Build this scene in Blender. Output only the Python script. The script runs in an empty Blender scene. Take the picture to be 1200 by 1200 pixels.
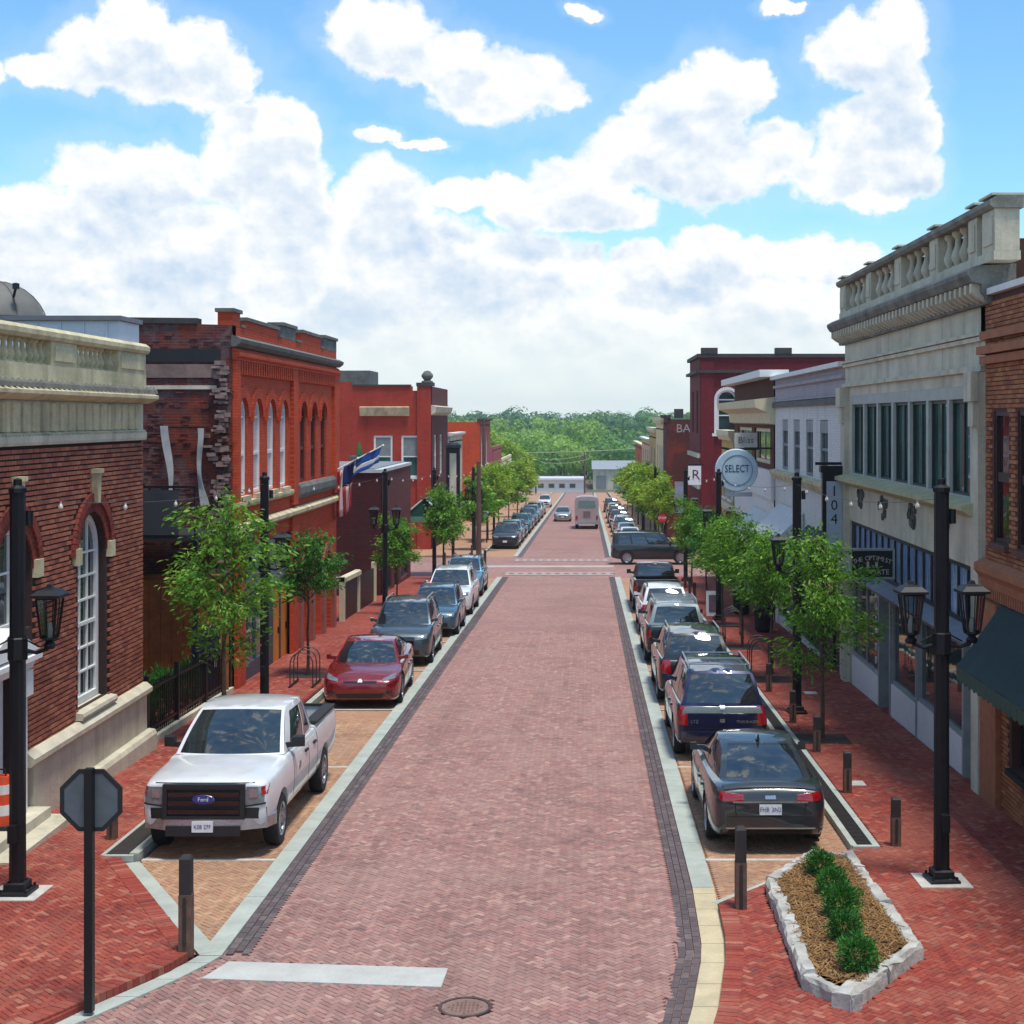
import bpy, bmesh, math, random
from mathutils import Vector, Matrix
from mathutils.bvhtree import BVHTree
from mathutils.geometry import delaunay_2d_cdt

random.seed(7)
scene = bpy.context.scene
COL = scene.collection
R = math.radians

# ------------------------------------------------------------------ viewpoint
H, F, VX, HY = 6.0, 1700.0, 687.0, 490.0      # eye height, focal length in photo pixels, axis point
S = 53.0 / 1700.0                               # the street runs downhill

cam_d = bpy.data.cameras.new('camera')
cam = bpy.data.objects.new('camera', cam_d)
COL.objects.link(cam)
cam.location = (0, 0, H)
cam.rotation_euler = (R(90), 0, 0)
cam_d.sensor_width = 36
cam_d.lens = 36 * F / 1200
cam_d.shift_x = -(VX - 600) / 1200
cam_d.shift_y = -(600 - HY) / 1200
cam_d.clip_start = 0.5
cam_d.clip_end = 6000
scene.camera = cam

scene.view_settings.view_transform = 'Standard'
scene.view_settings.look = 'None'
scene.view_settings.exposure = 0.68
scene.view_settings.gamma = 1
scene.view_settings.use_curve_mapping = False
scene.cycles.use_denoising = True
scene.cycles.max_bounces = 6
scene.cycles.diffuse_bounces = 3
scene.cycles.glossy_bounces = 3
scene.cycles.transparent_max_bounces = 8

# ------------------------------------------------------------------ sun and sky
SUN = Vector((0.16, -0.20, 0.95)).normalized()
sun_d = bpy.data.lights.new('sun', 'SUN')
sun_d.energy = 2.6
sun_d.angle = R(11)
sun_d.color = (1.0, 0.95, 0.87)
sun = bpy.data.objects.new('sun', sun_d)
COL.objects.link(sun)
sun.rotation_euler = SUN.to_track_quat('Z', 'Y').to_euler()
sun.location = (10, 20, 60)


class NT:
    """small helper for node trees"""
    def __init__(s, tree):
        s.t = tree
    def n(s, kind, **kw):
        nd = s.t.nodes.new(kind)
        ins = kw.pop('ins', None)
        for k, v in kw.items():
            setattr(nd, k, v)
        if ins:
            for k, v in ins.items():
                s.put(nd.inputs[k], v)
        return nd
    def put(s, sock, v):
        if isinstance(v, bpy.types.NodeSocket):
            s.t.links.new(v, sock)
        elif isinstance(v, bpy.types.Node):
            s.t.links.new(v.outputs[0], sock)
        else:
            if isinstance(v, (tuple, list)) and len(v) == 3 and sock.type == 'RGBA':
                v = (*v, 1)
            sock.default_value = v
    def m(s, op, a, b=None, c=None, clamp=False):
        nd = s.t.nodes.new('ShaderNodeMath')
        nd.operation = op
        nd.use_clamp = clamp
        s.put(nd.inputs[0], a)
        if b is not None: s.put(nd.inputs[1], b)
        if c is not None: s.put(nd.inputs[2], c)
        return nd.outputs[0]
    def v(s, op, a, b=None):
        nd = s.t.nodes.new('ShaderNodeVectorMath')
        nd.operation = op
        s.put(nd.inputs[0], a)
        if b is not None: s.put(nd.inputs[1], b)
        return nd
    def mix(s, fac, a, b, mode='MIX'):
        nd = s.t.nodes.new('ShaderNodeMix')
        nd.data_type = 'RGBA'
        nd.blend_type = mode
        s.put(nd.inputs[0], fac)
        s.put(nd.inputs[6], a)
        s.put(nd.inputs[7], b)
        return nd.outputs[2]
    def ss(s, x, lo, hi, to0=0.0, to1=1.0):
        nd = s.t.nodes.new('ShaderNodeMapRange')
        nd.interpolation_type = 'SMOOTHSTEP'
        s.put(nd.inputs[0], x)
        nd.inputs[1].default_value = lo
        nd.inputs[2].default_value = hi
        nd.inputs[3].default_value = to0
        nd.inputs[4].default_value = to1
        return nd.outputs[0]
    def noise(s, vec, scale, detail=4, rough=0.55):
        return s.n('ShaderNodeTexNoise', ins={'Vector': vec, 'Scale': scale, 'Detail': detail, 'Roughness': rough})
    def ramp(s, fac, stops):
        nd = s.t.nodes.new('ShaderNodeValToRGB')
        s.put(nd.inputs[0], fac)
        el = nd.color_ramp.elements
        while len(el) < len(stops): el.new(0.5)
        for e, (p, c) in zip(el, stops):
            e.position = p
            e.color = (*c, 1) if len(c) == 3 else c
        return nd.outputs[0]


# cumulus banks seen over the street: photo position and radii of each swelling
BANK_FAR = [(150,400,260,62),(400,396,300,66),(700,392,280,60),(950,398,260,70),(640,430,620,44),(640,462,700,30),(60,330,120,60),(1060,332,50,34),(520,360,120,50),(900,360,150,50),
 (250,372,90,46),(1010,345,60,40)]
BANK_MID = [(150,216,90,46),(190,200,40,34),(60,262,84,40),(100,290,120,60),(220,310,120,70),(452,222,50,44),(440,270,80,70),(500,320,100,70),(600,300,58,34),(640,320,84,50),(585,345,80,50),
 (760,312,50,28),(838,290,44,28),(800,330,110,40),(900,312,56,26),(955,306,60,26),(1010,302,40,22),(400,340,110,70),
 (585,228,84,20),(525,232,40,18),(690,214,70,34),(640,250,80,24),(720,250,70,24),(1030,232,50,22),(10,300,70,60)]
BANK_NEAR = [(175,74,112,46),(112,52,46,40),(158,30,44,40),(250,96,58,36),(55,84,40,24),(285,100,22,24),(-6,88,24,24),
 (452,36,66,46),(420,22,36,30),(590,108,90,42),(520,66,56,34),(645,118,40,26),(545,60,34,28),(445,154,24,12),(492,168,36,7),
 (312,162,72,44),(356,162,32,40),(335,225,56,80),(355,262,46,66),(270,200,40,40),(330,320,60,50),
 (765,140,44,42),(842,104,54,48),(880,96,34,34),(800,150,78,58),(830,196,110,52),(740,186,74,42),(905,180,40,42),
 (1004,62,60,50),(1052,34,44,48),(1046,100,46,58),(1012,170,72,54),(1052,200,48,42),(975,216,60,30),(1075,150,26,42),(690,10,20,10),(924,2,26,8)]


def build_world():
    w = bpy.data.worlds.new('World')
    scene.world = w
    w.use_nodes = True
    t = w.node_tree
    t.nodes.clear()
    k = NT(t)

    def cloud_group(name, puffs, rest, seed):
        """swellings of one bank as a node group: angle in, height of the cloud out"""
        g = bpy.data.node_groups.new(name, 'ShaderNodeTree')
        g.interface.new_socket('p', in_out='INPUT', socket_type='NodeSocketVector')
        g.interface.new_socket('d', in_out='OUTPUT', socket_type='NodeSocketFloat')
        q = NT(g)
        gi, go = g.nodes.new('NodeGroupInput'), g.nodes.new('NodeGroupOutput')
        p0 = gi.outputs[0]
        ps = q.v('ADD', p0, (0, 0, seed)).outputs[0]
        n1 = q.noise(ps, 12.0, 3, 0.5)
        n2 = q.noise(ps, 44.0, 5, 0.6)
        w1 = q.v('MULTIPLY', q.v('SUBTRACT', n1.outputs['Color'], (.5, .5, .5)), (.040, .032, 0))
        w2 = q.v('MULTIPLY', q.v('SUBTRACT', n2.outputs['Color'], (.5, .5, .5)), (.020, .020, 0))
        p = q.v('ADD', q.v('ADD', p0, w1), w2).outputs[0]
        acc = None
        for (px, py, rx, ry) in puffs:
            az = math.atan((px - VX) / F)
            el = math.atan((HY - py) / F * math.cos(az))
            d = q.v('SUBTRACT', p, (az, el, 0))
            d = q.v('MULTIPLY', d, (F / rx / 1.12, F / ry / 1.12, 0))
            ln = q.v('LENGTH', d).outputs['Value']
            d = q.m('SUBTRACT', 1.0, ln)
            acc = d if acc is None else q.m('SMOOTH_MAX', acc, d, 0.10)
        if rest:
            # the rest of the sky carries the same kind of broken cumulus
            n3 = q.noise(q.v('MULTIPLY', p0, (1, 1.6, 1)), 5.5, 5, 0.55)
            gen = q.m('MULTIPLY', q.m('SUBTRACT', n3.outputs[0], 0.53), 3.2)
            sx = q.n('ShaderNodeSeparateXYZ', ins={0: p0})
            off = q.m('MAXIMUM', q.ss(q.m('ABSOLUTE', q.m('ADD', sx.outputs[0], .055)), .40, .55), q.ss(sx.outputs[1], .32, .42))
            gen = q.m('ADD', gen, q.m('MULTIPLY', q.m('SUBTRACT', off, 1.0), 2.0))
            acc = q.m('MAXIMUM', acc, gen)
        n4 = q.noise(ps, 66.0, 6, 0.62)
        acc = q.m('ADD', acc, q.m('MULTIPLY', q.m('SUBTRACT', n4.outputs[0], .5), .55))
        g.links.new(acc, go.inputs[0])
        return g

    tc = k.n('ShaderNodeTexCoord')
    s = k.n('ShaderNodeSeparateXYZ', ins={0: tc.outputs['Generated']})
    az = k.m('ARCTAN2', s.outputs[0], s.outputs[1])
    el = k.m('ARCSINE', s.outputs[2])
    P = k.n('ShaderNodeCombineXYZ', ins={0: az, 1: el, 2: 0.0}).outputs[0]
    sky = k.n('ShaderNodeTexSky', sky_type='NISHITA', sun_disc=False, sun_elevation=math.asin(SUN.z),
              sun_rotation=math.atan2(SUN.x, SUN.y), altitude=200, air_density=1.0, dust_density=0.4, ozone_density=2.0)
    skyc = k.mix(1.0, sky.outputs[0], (.65, .935, 1.05), 'MULTIPLY')
    bs = k.n('ShaderNodeBackground', ins={0: skyc, 1: 0.125})
    def bump(sc, off, det):
        n0 = k.noise(k.v('MULTIPLY', P, (1, 1.25, 1)).outputs[0], sc, det, .58)
        n1 = k.noise(k.v('MULTIPLY', k.v('ADD', P, off), (1, 1.25, 1)).outputs[0], sc, det, .58)
        return k.m('SUBTRACT', n1.outputs[0], n0.outputs[0])
    rel = k.m('ADD', k.m('MULTIPLY', bump(15.0, (.006, .020, 0), 5), 2.0), k.m('MULTIPLY', bump(38.0, (.003, .007, 0), 5), 1.4))
    lowf = k.ss(el, 0.0, 0.09, 0.55, 1.0)
    veil = k.ss(el, 0.0, 0.16, 0.74, 0.0)
    col, alp = (.56, .62, .65), veil
    for name, puffs, rest, seed, soft, dep, dark in (('cloud_bank_far', BANK_FAR, False, 0.0, .50, .45, (.40, .48, .57)), ('cloud_bank_mid', BANK_MID, True, 3.7, .32, .56, (.38, .47, .58)), ('cloud_bank_near', BANK_NEAR, False, 8.1, .31, .52, (.38, .47, .58))):
        g = cloud_group(name, puffs, rest, seed)
        def field(vec):
            nd = t.nodes.new('ShaderNodeGroup')
            nd.node_tree = g
            k.put(nd.inputs[0], vec)
            return nd.outputs[0]
        D, Du = field(P), field(k.v('ADD', P, (-.004, .022, 0)).outputs[0])
        a_ = k.ss(D, 0.0, soft)
        core = k.m('MULTIPLY', k.ss(Du, 0.06, 0.62), k.ss(D, .06, .45))
        sh = k.m('ADD', k.m('MULTIPLY', core, dep), k.m('MULTIPLY', rel, k.ss(D, .02, .35)), clamp=True)
        cc = k.mix(k.m('MULTIPLY', sh, lowf), (.67, .67, .66), dark)
        col = k.mix(a_, col, cc)
        alp = k.m('MAXIMUM', alp, k.m('MAXIMUM', a_, k.m('MULTIPLY', k.ss(D, -.5, .05), .16)))
    col = k.mix(k.ss(el, 0.0, .10, .80, 0.0), col, (.54, .61, .60))
    # floor half of the dome: plain ground light
    col = k.mix(k.ss(s.outputs[2], -.05, 0.0), (.18, .15, .13), col)
    bc = k.n('ShaderNodeBackground', ins={0: col, 1: 1.0})
    mx = k.n('ShaderNodeMixShader', ins={0: alp, 1: bs.outputs[0], 2: bc.outputs[0]})
    k.n('ShaderNodeOutputWorld', ins={0: mx.outputs[0]})
    w.cycles.sampling_method = 'MANUAL'
    w.cycles.sample_map_resolution = 512


build_world()


# ------------------------------------------------------------------ where things are
def gz(y):
    return -S * y

def gp(px, py, h=0.0):
    """ground point under a photo pixel"""
    y = F * (H - h) / (py - HY - F * S)
    return Vector(((px - VX) * y / F, y, gz(y) + h))

def at(px, py, y):
    return Vector(((px - VX) * y / F, y, H - (py - HY) * y / F))

# ------------------------------------------------------------------ materials
def srgb(r, g, b):
    def f(c):
        c /= 255.0
        return c / 12.92 if c <= .04045 else ((c + .055) / 1.055) ** 2.4
    return (f(r), f(g), f(b))

MATS = {}

def base_mat(name):
    m = bpy.data.materials.new(name)
    m.use_nodes = True
    t = m.node_tree
    t.nodes.clear()
    k = NT(t)
    out = k.n('ShaderNodeOutputMaterial')
    b = k.n('ShaderNodeBsdfPrincipled')
    t.links.new(b.outputs[0], out.inputs[0])
    MATS[name] = m
    return m, k, b

def plain(name, col, rough=.6, metal=0.0, vary=.18, scale=3.0, bump=0.0, coat=0.0, spec=.5, ior=1.5, bscale=None, streak=0.0):
    """one colour with wear: large soft stains and a fine grain"""
    if name in MATS: return MATS[name]
    m, k, b = base_mat(name)
    g = k.n('ShaderNodeNewGeometry')
    pos = g.outputs['Position']
    if vary > 0:
        n = k.noise(pos, scale, 6, .6)
        n2 = k.noise(pos, scale * 14, 3, .6)
        f = k.m('ADD', k.m('MULTIPLY', n.outputs[0], .7), k.m('MULTIPLY', n2.outputs[0], .3))
        dark = tuple(c * (1 - vary * 1.6) for c in col)
        light = tuple(min(1, c * (1 + vary)) for c in col)
        c = k.ramp(f, [(.30, dark), (.70, light)])
        if streak:
            sn = k.noise(k.v('MULTIPLY', pos, (2.4, 2.4, .22)).outputs[0], 1.0, 6, .65)
            c = k.mix(k.ss(sn.outputs[0], .48, .70, 0, streak), c, tuple(x * .35 for x in col))
        k.put(b.inputs['Base Color'], c)
        k.put(b.inputs['Roughness'], k.ss(n2.outputs[0], .2, .8, max(.02, rough - .08), min(1, rough + .08)))
        if bump:
            nb = k.noise(pos, bscale or scale * 8, 5, .6)
            bp = k.n('ShaderNodeBump', ins={'Strength': bump, 'Distance': .02, 'Height': nb.outputs[0]})
            k.put(b.inputs['Normal'], bp.outputs[0])
    else:
        b.inputs['Base Color'].default_value = (*col, 1)
        b.inputs['Roughness'].default_value = rough
    b.inputs['Metallic'].default_value = metal
    b.inputs['IOR'].default_value = ior
    b.inputs['Specular IOR Level'].default_value = spec
    b.inputs['Coat Weight'].default_value = coat
    b.inputs['Coat Roughness'].default_value = .03
    return m

def paint(name, col, metal=.25, rough=.32):
    if name in MATS: return MATS[name]
    m, k, b = base_mat(name)
    pos = k.n('ShaderNodeTexCoord').outputs['Object']
    n = k.noise(pos, 2.5, 5, .6)
    b.inputs['Metallic'].default_value = metal
    k.put(b.inputs['Base Color'], k.ramp(n.outputs[0], [(.3, tuple(c * .86 for c in col)), (.7, col)]))
    k.put(b.inputs['Roughness'], k.ss(n.outputs[0], .3, .7, rough, rough + .1))
    b.inputs['Coat Weight'].default_value = 1.0
    b.inputs['Coat Roughness'].default_value = .04
    return m

def glass(name, col, rough=.03, ior=1.75, vary=True):
    if name in MATS: return MATS[name]
    m, k, b = base_mat(name)
    pos = k.n('ShaderNodeNewGeometry').outputs['Position']
    n = k.noise(pos, .9, 3, .5)
    k.put(b.inputs['Base Color'], k.ramp(n.outputs[0], [(.35, tuple(c * .55 for c in col)), (.65, tuple(c * 1.3 for c in col))]))
    b.inputs['Roughness'].default_value = rough
    b.inputs['IOR'].default_value = ior
    if vary:
        nb = k.noise(pos, 1.4, 2, .5)
        bp = k.n('ShaderNodeBump', ins={'Strength': .05, 'Distance': .05, 'Height': nb.outputs[0]})
        k.put(b.inputs['Normal'], bp.outputs[0])
    return m

def brick_mat(name, c1, c2, mortar, axis, blen=.22, bh=.075, soot=.35, sootcol=(.03, .025, .028), patch=None, joint=.10, mix2=None):
    """coursed brick on a wall; axis tells which way the wall runs"""
    if name in MATS: return MATS[name]
    m, k, b = base_mat(name)
    pos = k.n('ShaderNodeNewGeometry').outputs['Position']
    s = k.n('ShaderNodeSeparateXYZ', ins={0: pos})
    u = s.outputs[1] if axis == 'y' else s.outputs[0]
    vec = k.n('ShaderNodeCombineXYZ', ins={0: u, 1: s.outputs[2], 2: 0.0}).outputs[0]
    bt = k.n('ShaderNodeTexBrick', ins={'Vector': vec, 'Color1': c1, 'Color2': c2, 'Mortar': mortar, 'Scale': 1.0,
             'Mortar Size': bh * joint, 'Mortar Smooth': .3, 'Bias': 0.0, 'Brick Width': blen, 'Row Height': bh})
    n = k.noise(pos, .55, 7, .62)
    n2 = k.noise(pos, 2.6, 6, .62)
    n3 = k.noise(vec, 9.0, 4, .6)
    col = bt.outputs['Color']
    col = k.mix(k.ss(n3.outputs[0], .35, .75, 0, .45), col, tuple(c * .55 for c in c1))
    if mix2:
        col = k.mix(k.ss(n2.outputs[0], .48, .60, 0, .85), col, mix2)
    if patch:
        col = k.mix(k.ss(n.outputs[0], .50, .60, 0, .8), col, patch)
    col = k.mix(k.ss(k.m('ADD', k.m('MULTIPLY', n.outputs[0], .6), k.m('MULTIPLY', n2.outputs[0], .4)), .46, .66, 0, soot), col, sootcol)
    stv = k.n('ShaderNodeCombineXYZ', ins={0: k.m('MULTIPLY', u, 2.2), 1: k.m('MULTIPLY', s.outputs[2], .22), 2: 0.0}).outputs[0]
    st = k.noise(stv, 1.0, 6, .65)
    col = k.mix(k.ss(st.outputs[0], .50, .72, 0, .42), col, tuple(c * .5 for c in c2))
    col = k.mix(k.ss(st.outputs[0], .28, .44, .22, 0), col, tuple(min(1, c * 1.15 + .05) for c in mortar))
    k.put(b.inputs['Base Color'], col)
    b.inputs['Roughness'].default_value = .85
    b.inputs['Specular IOR Level'].default_value = .25
    hh = k.m('SUBTRACT', k.m('MULTIPLY', n3.outputs[0], .3), bt.outputs['Fac'])
    bp = k.n('ShaderNodeBump', ins={'Strength': .7, 'Distance': .012, 'Height': hh})
    k.put(b.inputs['Normal'], bp.outputs[0])
    return m

def piece_mat(name, stops, rough=.8, stain=.3, staincol=(.05, .04, .04), grain=.3, tint=None, tracks=0.0):
    """colour of loose laid pieces (pavers, wall bricks): every piece gets its own tone"""
    if name in MATS: return MATS[name]
    m, k, b = base_mat(name)
    g = k.n('ShaderNodeNewGeometry')
    oi = k.n('ShaderNodeObjectInfo')
    r = k.m('FRACT', k.m('ADD', g.outputs['Random Per Island'], oi.outputs['Random']))
    col = k.ramp(r, stops)
    pos = g.outputs['Position']
    n = k.noise(pos, .8, 6, .6)
    n2 = k.noise(pos, 22.0, 4, .6)
    col = k.mix(k.ss(n2.outputs[0], .3, .75, 0, grain), col, tuple(c * .45 for c in stops[0][1]))
    col = k.mix(k.ss(n.outputs[0], .48, .68, 0, stain), col, staincol)
    if tracks:
        tn = k.noise(k.v('MULTIPLY', pos, (1.3, .10, .1)).outputs[0], 1.0, 6, .6)
        col = k.mix(k.ss(tn.outputs[0], .50, .66, 0, tracks), col, staincol)
    if tint:
        n5 = k.noise(k.v('ADD', pos, (13, 7, 3)).outputs[0], .55, 5, .65)
        col = k.mix(k.ss(n5.outputs[0], .46, .62, 0, .42), col, tint)
    k.put(b.inputs['Base Color'], col)
    k.put(b.inputs['Roughness'], k.ss(n2.outputs[0], .2, .8, rough - .12, rough + .1))
    b.inputs['Specular IOR Level'].default_value = .3
    bp = k.n('ShaderNodeBump', ins={'Strength': .5, 'Distance': .006, 'Height': n2.outputs[0]})
    k.put(b.inputs['Normal'], bp.outputs[0])
    return m

def leaf_mat(name, c1, c2, c3=None, trans=.35):
    if name in MATS: return MATS[name]
    m = bpy.data.materials.new(name)
    m.use_nodes = True
    MATS[name] = m
    t = m.node_tree
    t.nodes.clear()
    k = NT(t)
    g = k.n('ShaderNodeNewGeometry')
    col = k.ramp(g.outputs['Random Per Island'], [(0.0, c1), (.6, c2), (1.0, c3 or c2)])
    n = k.noise(g.outputs['Position'], 1.2 if c3 else .5, 3, .5)
    col = k.mix(k.ss(n.outputs[0], .4, .65, 0, .45), col, tuple(c * .55 for c in c1))
    d = k.n('ShaderNodeBsdfPrincipled', ins={'Base Color': col, 'Roughness': .55, 'Specular IOR Level': .3})
    tr = k.n('ShaderNodeBsdfTranslucent', ins={0: k.mix(1.0, col, (1.2, 1.35, .55), 'MULTIPLY')})
    mx = k.n('ShaderNodeMixShader', ins={0: trans, 1: d.outputs[0], 2: tr.outputs[0]})
    k.n('ShaderNodeOutputMaterial', ins={0: mx.outputs[0]})
    return m

# ------------------------------------------------------------------ mesh building
class MB:
    def __init__(s):
        s.v = []
        s.f = []
    def add(s, vs, fs):
        o = len(s.v)
        s.v.extend([tuple(v) for v in vs])
        s.f.extend([tuple(i + o for i in f) for f in fs])
        return s
    def box(s, x0, x1, y0, y1, z0, z1, skew=0.0):
        """skew > 0 tilts the box down the street"""
        vs = [(x, y, z - skew * y) for z in (z0, z1) for y in (y0, y1) for x in (x0, x1)]
        return s.add(vs, [(0, 2, 3, 1), (4, 5, 7, 6), (0, 1, 5, 4), (2, 6, 7, 3), (0, 4, 6, 2), (1, 3, 7, 5)])
    def hexa(s, p):
        """eight corners: four of one end, four of the other"""
        return s.add(p, [(3, 2, 1, 0), (4, 5, 6, 7), (0, 1, 5, 4), (1, 2, 6, 5), (2, 3, 7, 6), (3, 0, 4, 7)])
    def prism(s, bot, top):
        n = len(bot)
        fs = [tuple(range(n))[::-1], tuple(range(n, 2 * n))]
        fs += [(i, (i + 1) % n, n + (i + 1) % n, n + i) for i in range(n)]
        return s.add(list(bot) + list(top), fs)
    def quad(s, a, b, c, d):
        return s.add([a, b, c, d], [(0, 1, 2, 3)])
    def tube(s, pts, rad, n=8, cap=True):
        pts = [Vector(p) for p in pts]
        if not isinstance(rad, (list, tuple)): rad = [rad] * len(pts)
        vs, fs = [], []
        ref = None
        for i, p in enumerate(pts):
            a = pts[max(0, i - 1)]; c = pts[min(len(pts) - 1, i + 1)]
            d = (c - a).normalized()
            if ref is None:
                ref = Vector((0, 0, 1)) if abs(d.z) < .9 else Vector((1, 0, 0))
            e1 = (ref - d * ref.dot(d)).normalized()
            e2 = d.cross(e1)
            ref = e1
            for j in range(n):
                t = 2 * math.pi * j / n
                vs.append(p + (e1 * math.cos(t) + e2 * math.sin(t)) * rad[i])
        for i in range(len(pts) - 1):
            for j in range(n):
                fs.append((i * n + j, i * n + (j + 1) % n, (i + 1) * n + (j + 1) % n, (i + 1) * n + j))
        if cap:
            fs.append(tuple(range(n))[::-1])
            fs.append(tuple((len(pts) - 1) * n + j for j in range(n)))
        return s.add(vs, fs)
    def lathe(s, prof, n=16, c=(0, 0, 0), axis='z', a0=0.0, a1=2 * math.pi):
        """prof: (radius, height) from bottom to top"""
        full = abs(a1 - a0 - 2 * math.pi) < 1e-6
        m = n if full else n + 1
        vs = []
        for r, h in prof:
            for j in range(m):
                t = a0 + (a1 - a0) * j / n
                x, y, z = r * math.cos(t), r * math.sin(t), h
                if axis == 'y': x, y, z = x, h, y
                if axis == 'x': x, y, z = h, x, y
                vs.append((c[0] + x, c[1] + y, c[2] + z))
        fs = []
        for i in range(len(prof) - 1):
            for j in range(n):
                k2 = (j + 1) % m
                fs.append((i * m + j, i * m + k2, (i + 1) * m + k2, (i + 1) * m + j))
        return s.add(vs, fs)
    def mesh(s, name, m, smooth=None):
        me = bpy.data.meshes.new(name)
        me.from_pydata(s.v, [], s.f)
        if m is not None: me.materials.append(m)
        if smooth is not None:
            me.polygons.foreach_set('use_smooth', [True] * len(me.polygons))
            me.set_sharp_from_angle(angle=R(smooth))
        me.update()
        return me
    def build(s, name, m, parent=None, smooth=None, **kw):
        return link(name, s.mesh(name, m, smooth), parent, **kw)

def link(name, data, parent=None, label=None, cat=None, group=None, kind=None, loc=None):
    o = bpy.data.objects.new(name, data)
    COL.objects.link(o)
    if parent is not None:
        o.parent = parent
        if parent.name in WORLD: o.matrix_parent_inverse = WORLD[parent.name]
        KIDS.setdefault(parent.name, []).append(o)
    if loc is not None: o.location = loc
    tag(o, label, cat, group, kind)
    return o

def tag(o, label=None, cat=None, group=None, kind=None):
    if label: o['label'] = label
    if cat: o['category'] = cat
    if group: o['group'] = group
    if kind: o['kind'] = kind
    return o

def thing(name, label, cat, loc=(0, 0, 0), rz=0.0, group=None):
    o = link(name, None, None, label, cat, group)
    o.location = loc
    o.rotation_euler = (0, 0, rz)
    o.empty_display_size = .3
    return o

KIDS = {}
WORLD = {}

def place(name, label, cat, loc, group=None):
    """an Empty at the foot of something whose parts are given in street coordinates"""
    o = thing(name, label, cat, loc, 0, group)
    WORLD[o.name] = Matrix.Translation(-Vector(loc))
    return o

def copy_tree(o, parent=None, label=None):
    """a thing with copies of its parts and sub-parts"""
    c = o.copy()
    COL.objects.link(c)
    if parent is not None:
        c.parent = parent
        KIDS.setdefault(parent.name, []).append(c)
    for ch in list(KIDS.get(o.name, [])):
        copy_tree(ch, c)
    if label: c['label'] = label
    return c

def text_mesh(body, size, m, name, parent, loc, rot, ext=.004, align='CENTER', xs=1.0):
    cu = bpy.data.curves.new(name, 'FONT')
    cu.body = body
    cu.size = size
    cu.extrude = ext
    cu.align_x = align
    cu.align_y = 'CENTER'
    cu.resolution_u = 2
    tmp = bpy.data.objects.new('tmp', cu)
    me = bpy.data.meshes.new_from_object(tmp)
    bpy.data.objects.remove(tmp); bpy.data.curves.remove(cu)
    me.name = name
    me.materials.clear(); me.materials.append(m)
    o = link(name, me, parent)
    o.location = loc
    o.rotation_euler = rot
    o.scale = (xs, 1, 1)
    return o

# ------------------------------------------------------------------ walls with openings
class Fac:
    """a facade plane: 'L' faces the street from the left, 'R' from the right, 'N' faces the viewer"""
    def __init__(s, side, c):
        s.side, s.c = side, c
    def P(s, u, v, d=0.0):
        if s.side == 'L': return (s.c + d, u, v)
        if s.side == 'R': return (s.c - d, u, v)
        return (u, s.c - d, v)

def fbox(mb, f, u0, u1, v0, v1, d0, d1):
    a = [f.P(u0, v0, d0), f.P(u1, v0, d0), f.P(u1, v1, d0), f.P(u0, v1, d0)]
    b = [f.P(u0, v0, d1), f.P(u1, v0, d1), f.P(u1, v1, d1), f.P(u0, v1, d1)]
    return mb.hexa(a + b)

def fprism(mb, f, poly, d0, d1):
    return mb.prism([f.P(u, v, d0) for u, v in poly], [f.P(u, v, d1) for u, v in poly])

def fprofile(mb, f, u0, u1, prof):
    """moulding: (d, v) profile swept along the facade"""
    return mb.prism([f.P(u0, v, d) for d, v in prof], [f.P(u1, v, d) for d, v in prof])

def rect(u0, u1, v0, v1):
    return [(u0, v0), (u1, v0), (u1, v1), (u0, v1)]

def arch(uc, w, v0, vs, n=12, rise=None):
    r = w / 2
    rise = r if rise is None else rise
    pts = [(uc - r, v0), (uc + r, v0)]
    for i in range(n + 1):
        t = math.pi * i / n
        pts.append((uc + r * math.cos(t), vs + rise * math.sin(t)))
    return pts

def inside(pt, poly):
    x, y = pt
    c = False
    n = len(poly)
    for i in range(n):
        x1, y1 = poly[i]; x2, y2 = poly[(i + 1) % n]
        if (y1 > y) != (y2 > y) and x < (x2 - x1) * (y - y1) / (y2 - y1) + x1: c = not c
    return c

def wall(mb, f, outer, holes, depth=.25, d=0.0, back=True):
    """front skin with openings, deep reveals, and side edges"""
    vs, es = [], []
    for loop in [outer] + holes:
        o = len(vs)
        vs += [Vector(p) for p in loop]
        es += [(o + i, o + (i + 1) % len(loop)) for i in range(len(loop))]
    r = delaunay_2d_cdt(vs, es, [], 0, 1e-5)
    ov, of = r[0], r[2]
    fs = []
    for fa in of:
        c = ((ov[fa[0]].x + ov[fa[1]].x + ov[fa[2]].x) / 3, (ov[fa[0]].y + ov[fa[1]].y + ov[fa[2]].y) / 3)
        if inside(c, outer) and not any(inside(c, h) for h in holes): fs.append(fa)
    mb.add([f.P(v.x, v.y, d) for v in ov], fs)
    for loop in ([outer] if back else []) + holes:
        n = len(loop)
        a = [f.P(u, v, d) for u, v in loop]
        b = [f.P(u, v, d - depth) for u, v in loop]
        mb.add(a + b, [(i, (i + 1) % n, n + (i + 1) % n, n + i) for i in range(n)])
    return mb

def frame_poly(mb, f, poly, inner, d0, d1):
    """ring between two loops of equal length"""
    n = len(poly)
    A = [f.P(u, v, d1) for u, v in poly]; B = [f.P(u, v, d1) for u, v in inner]
    C = [f.P(u, v, d0) for u, v in inner]; D = [f.P(u, v, d0) for u, v in poly]
    fs = []
    for i in range(n):
        j = (i + 1) % n
        fs += [(i, j, n + j, n + i), (n + i, n + j, 2 * n + j, 2 * n + i), (3 * n + i, 3 * n + j, j, i)]
    mb.add(A + B + C + D, fs)

def shrink(uc, w, v0, vs, t, n=12, rise=None):
    r = w / 2
    rr = r if rise is None else rise
    return arch(uc, w - 2 * t, v0 + t, vs, n, rr - t)

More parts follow.
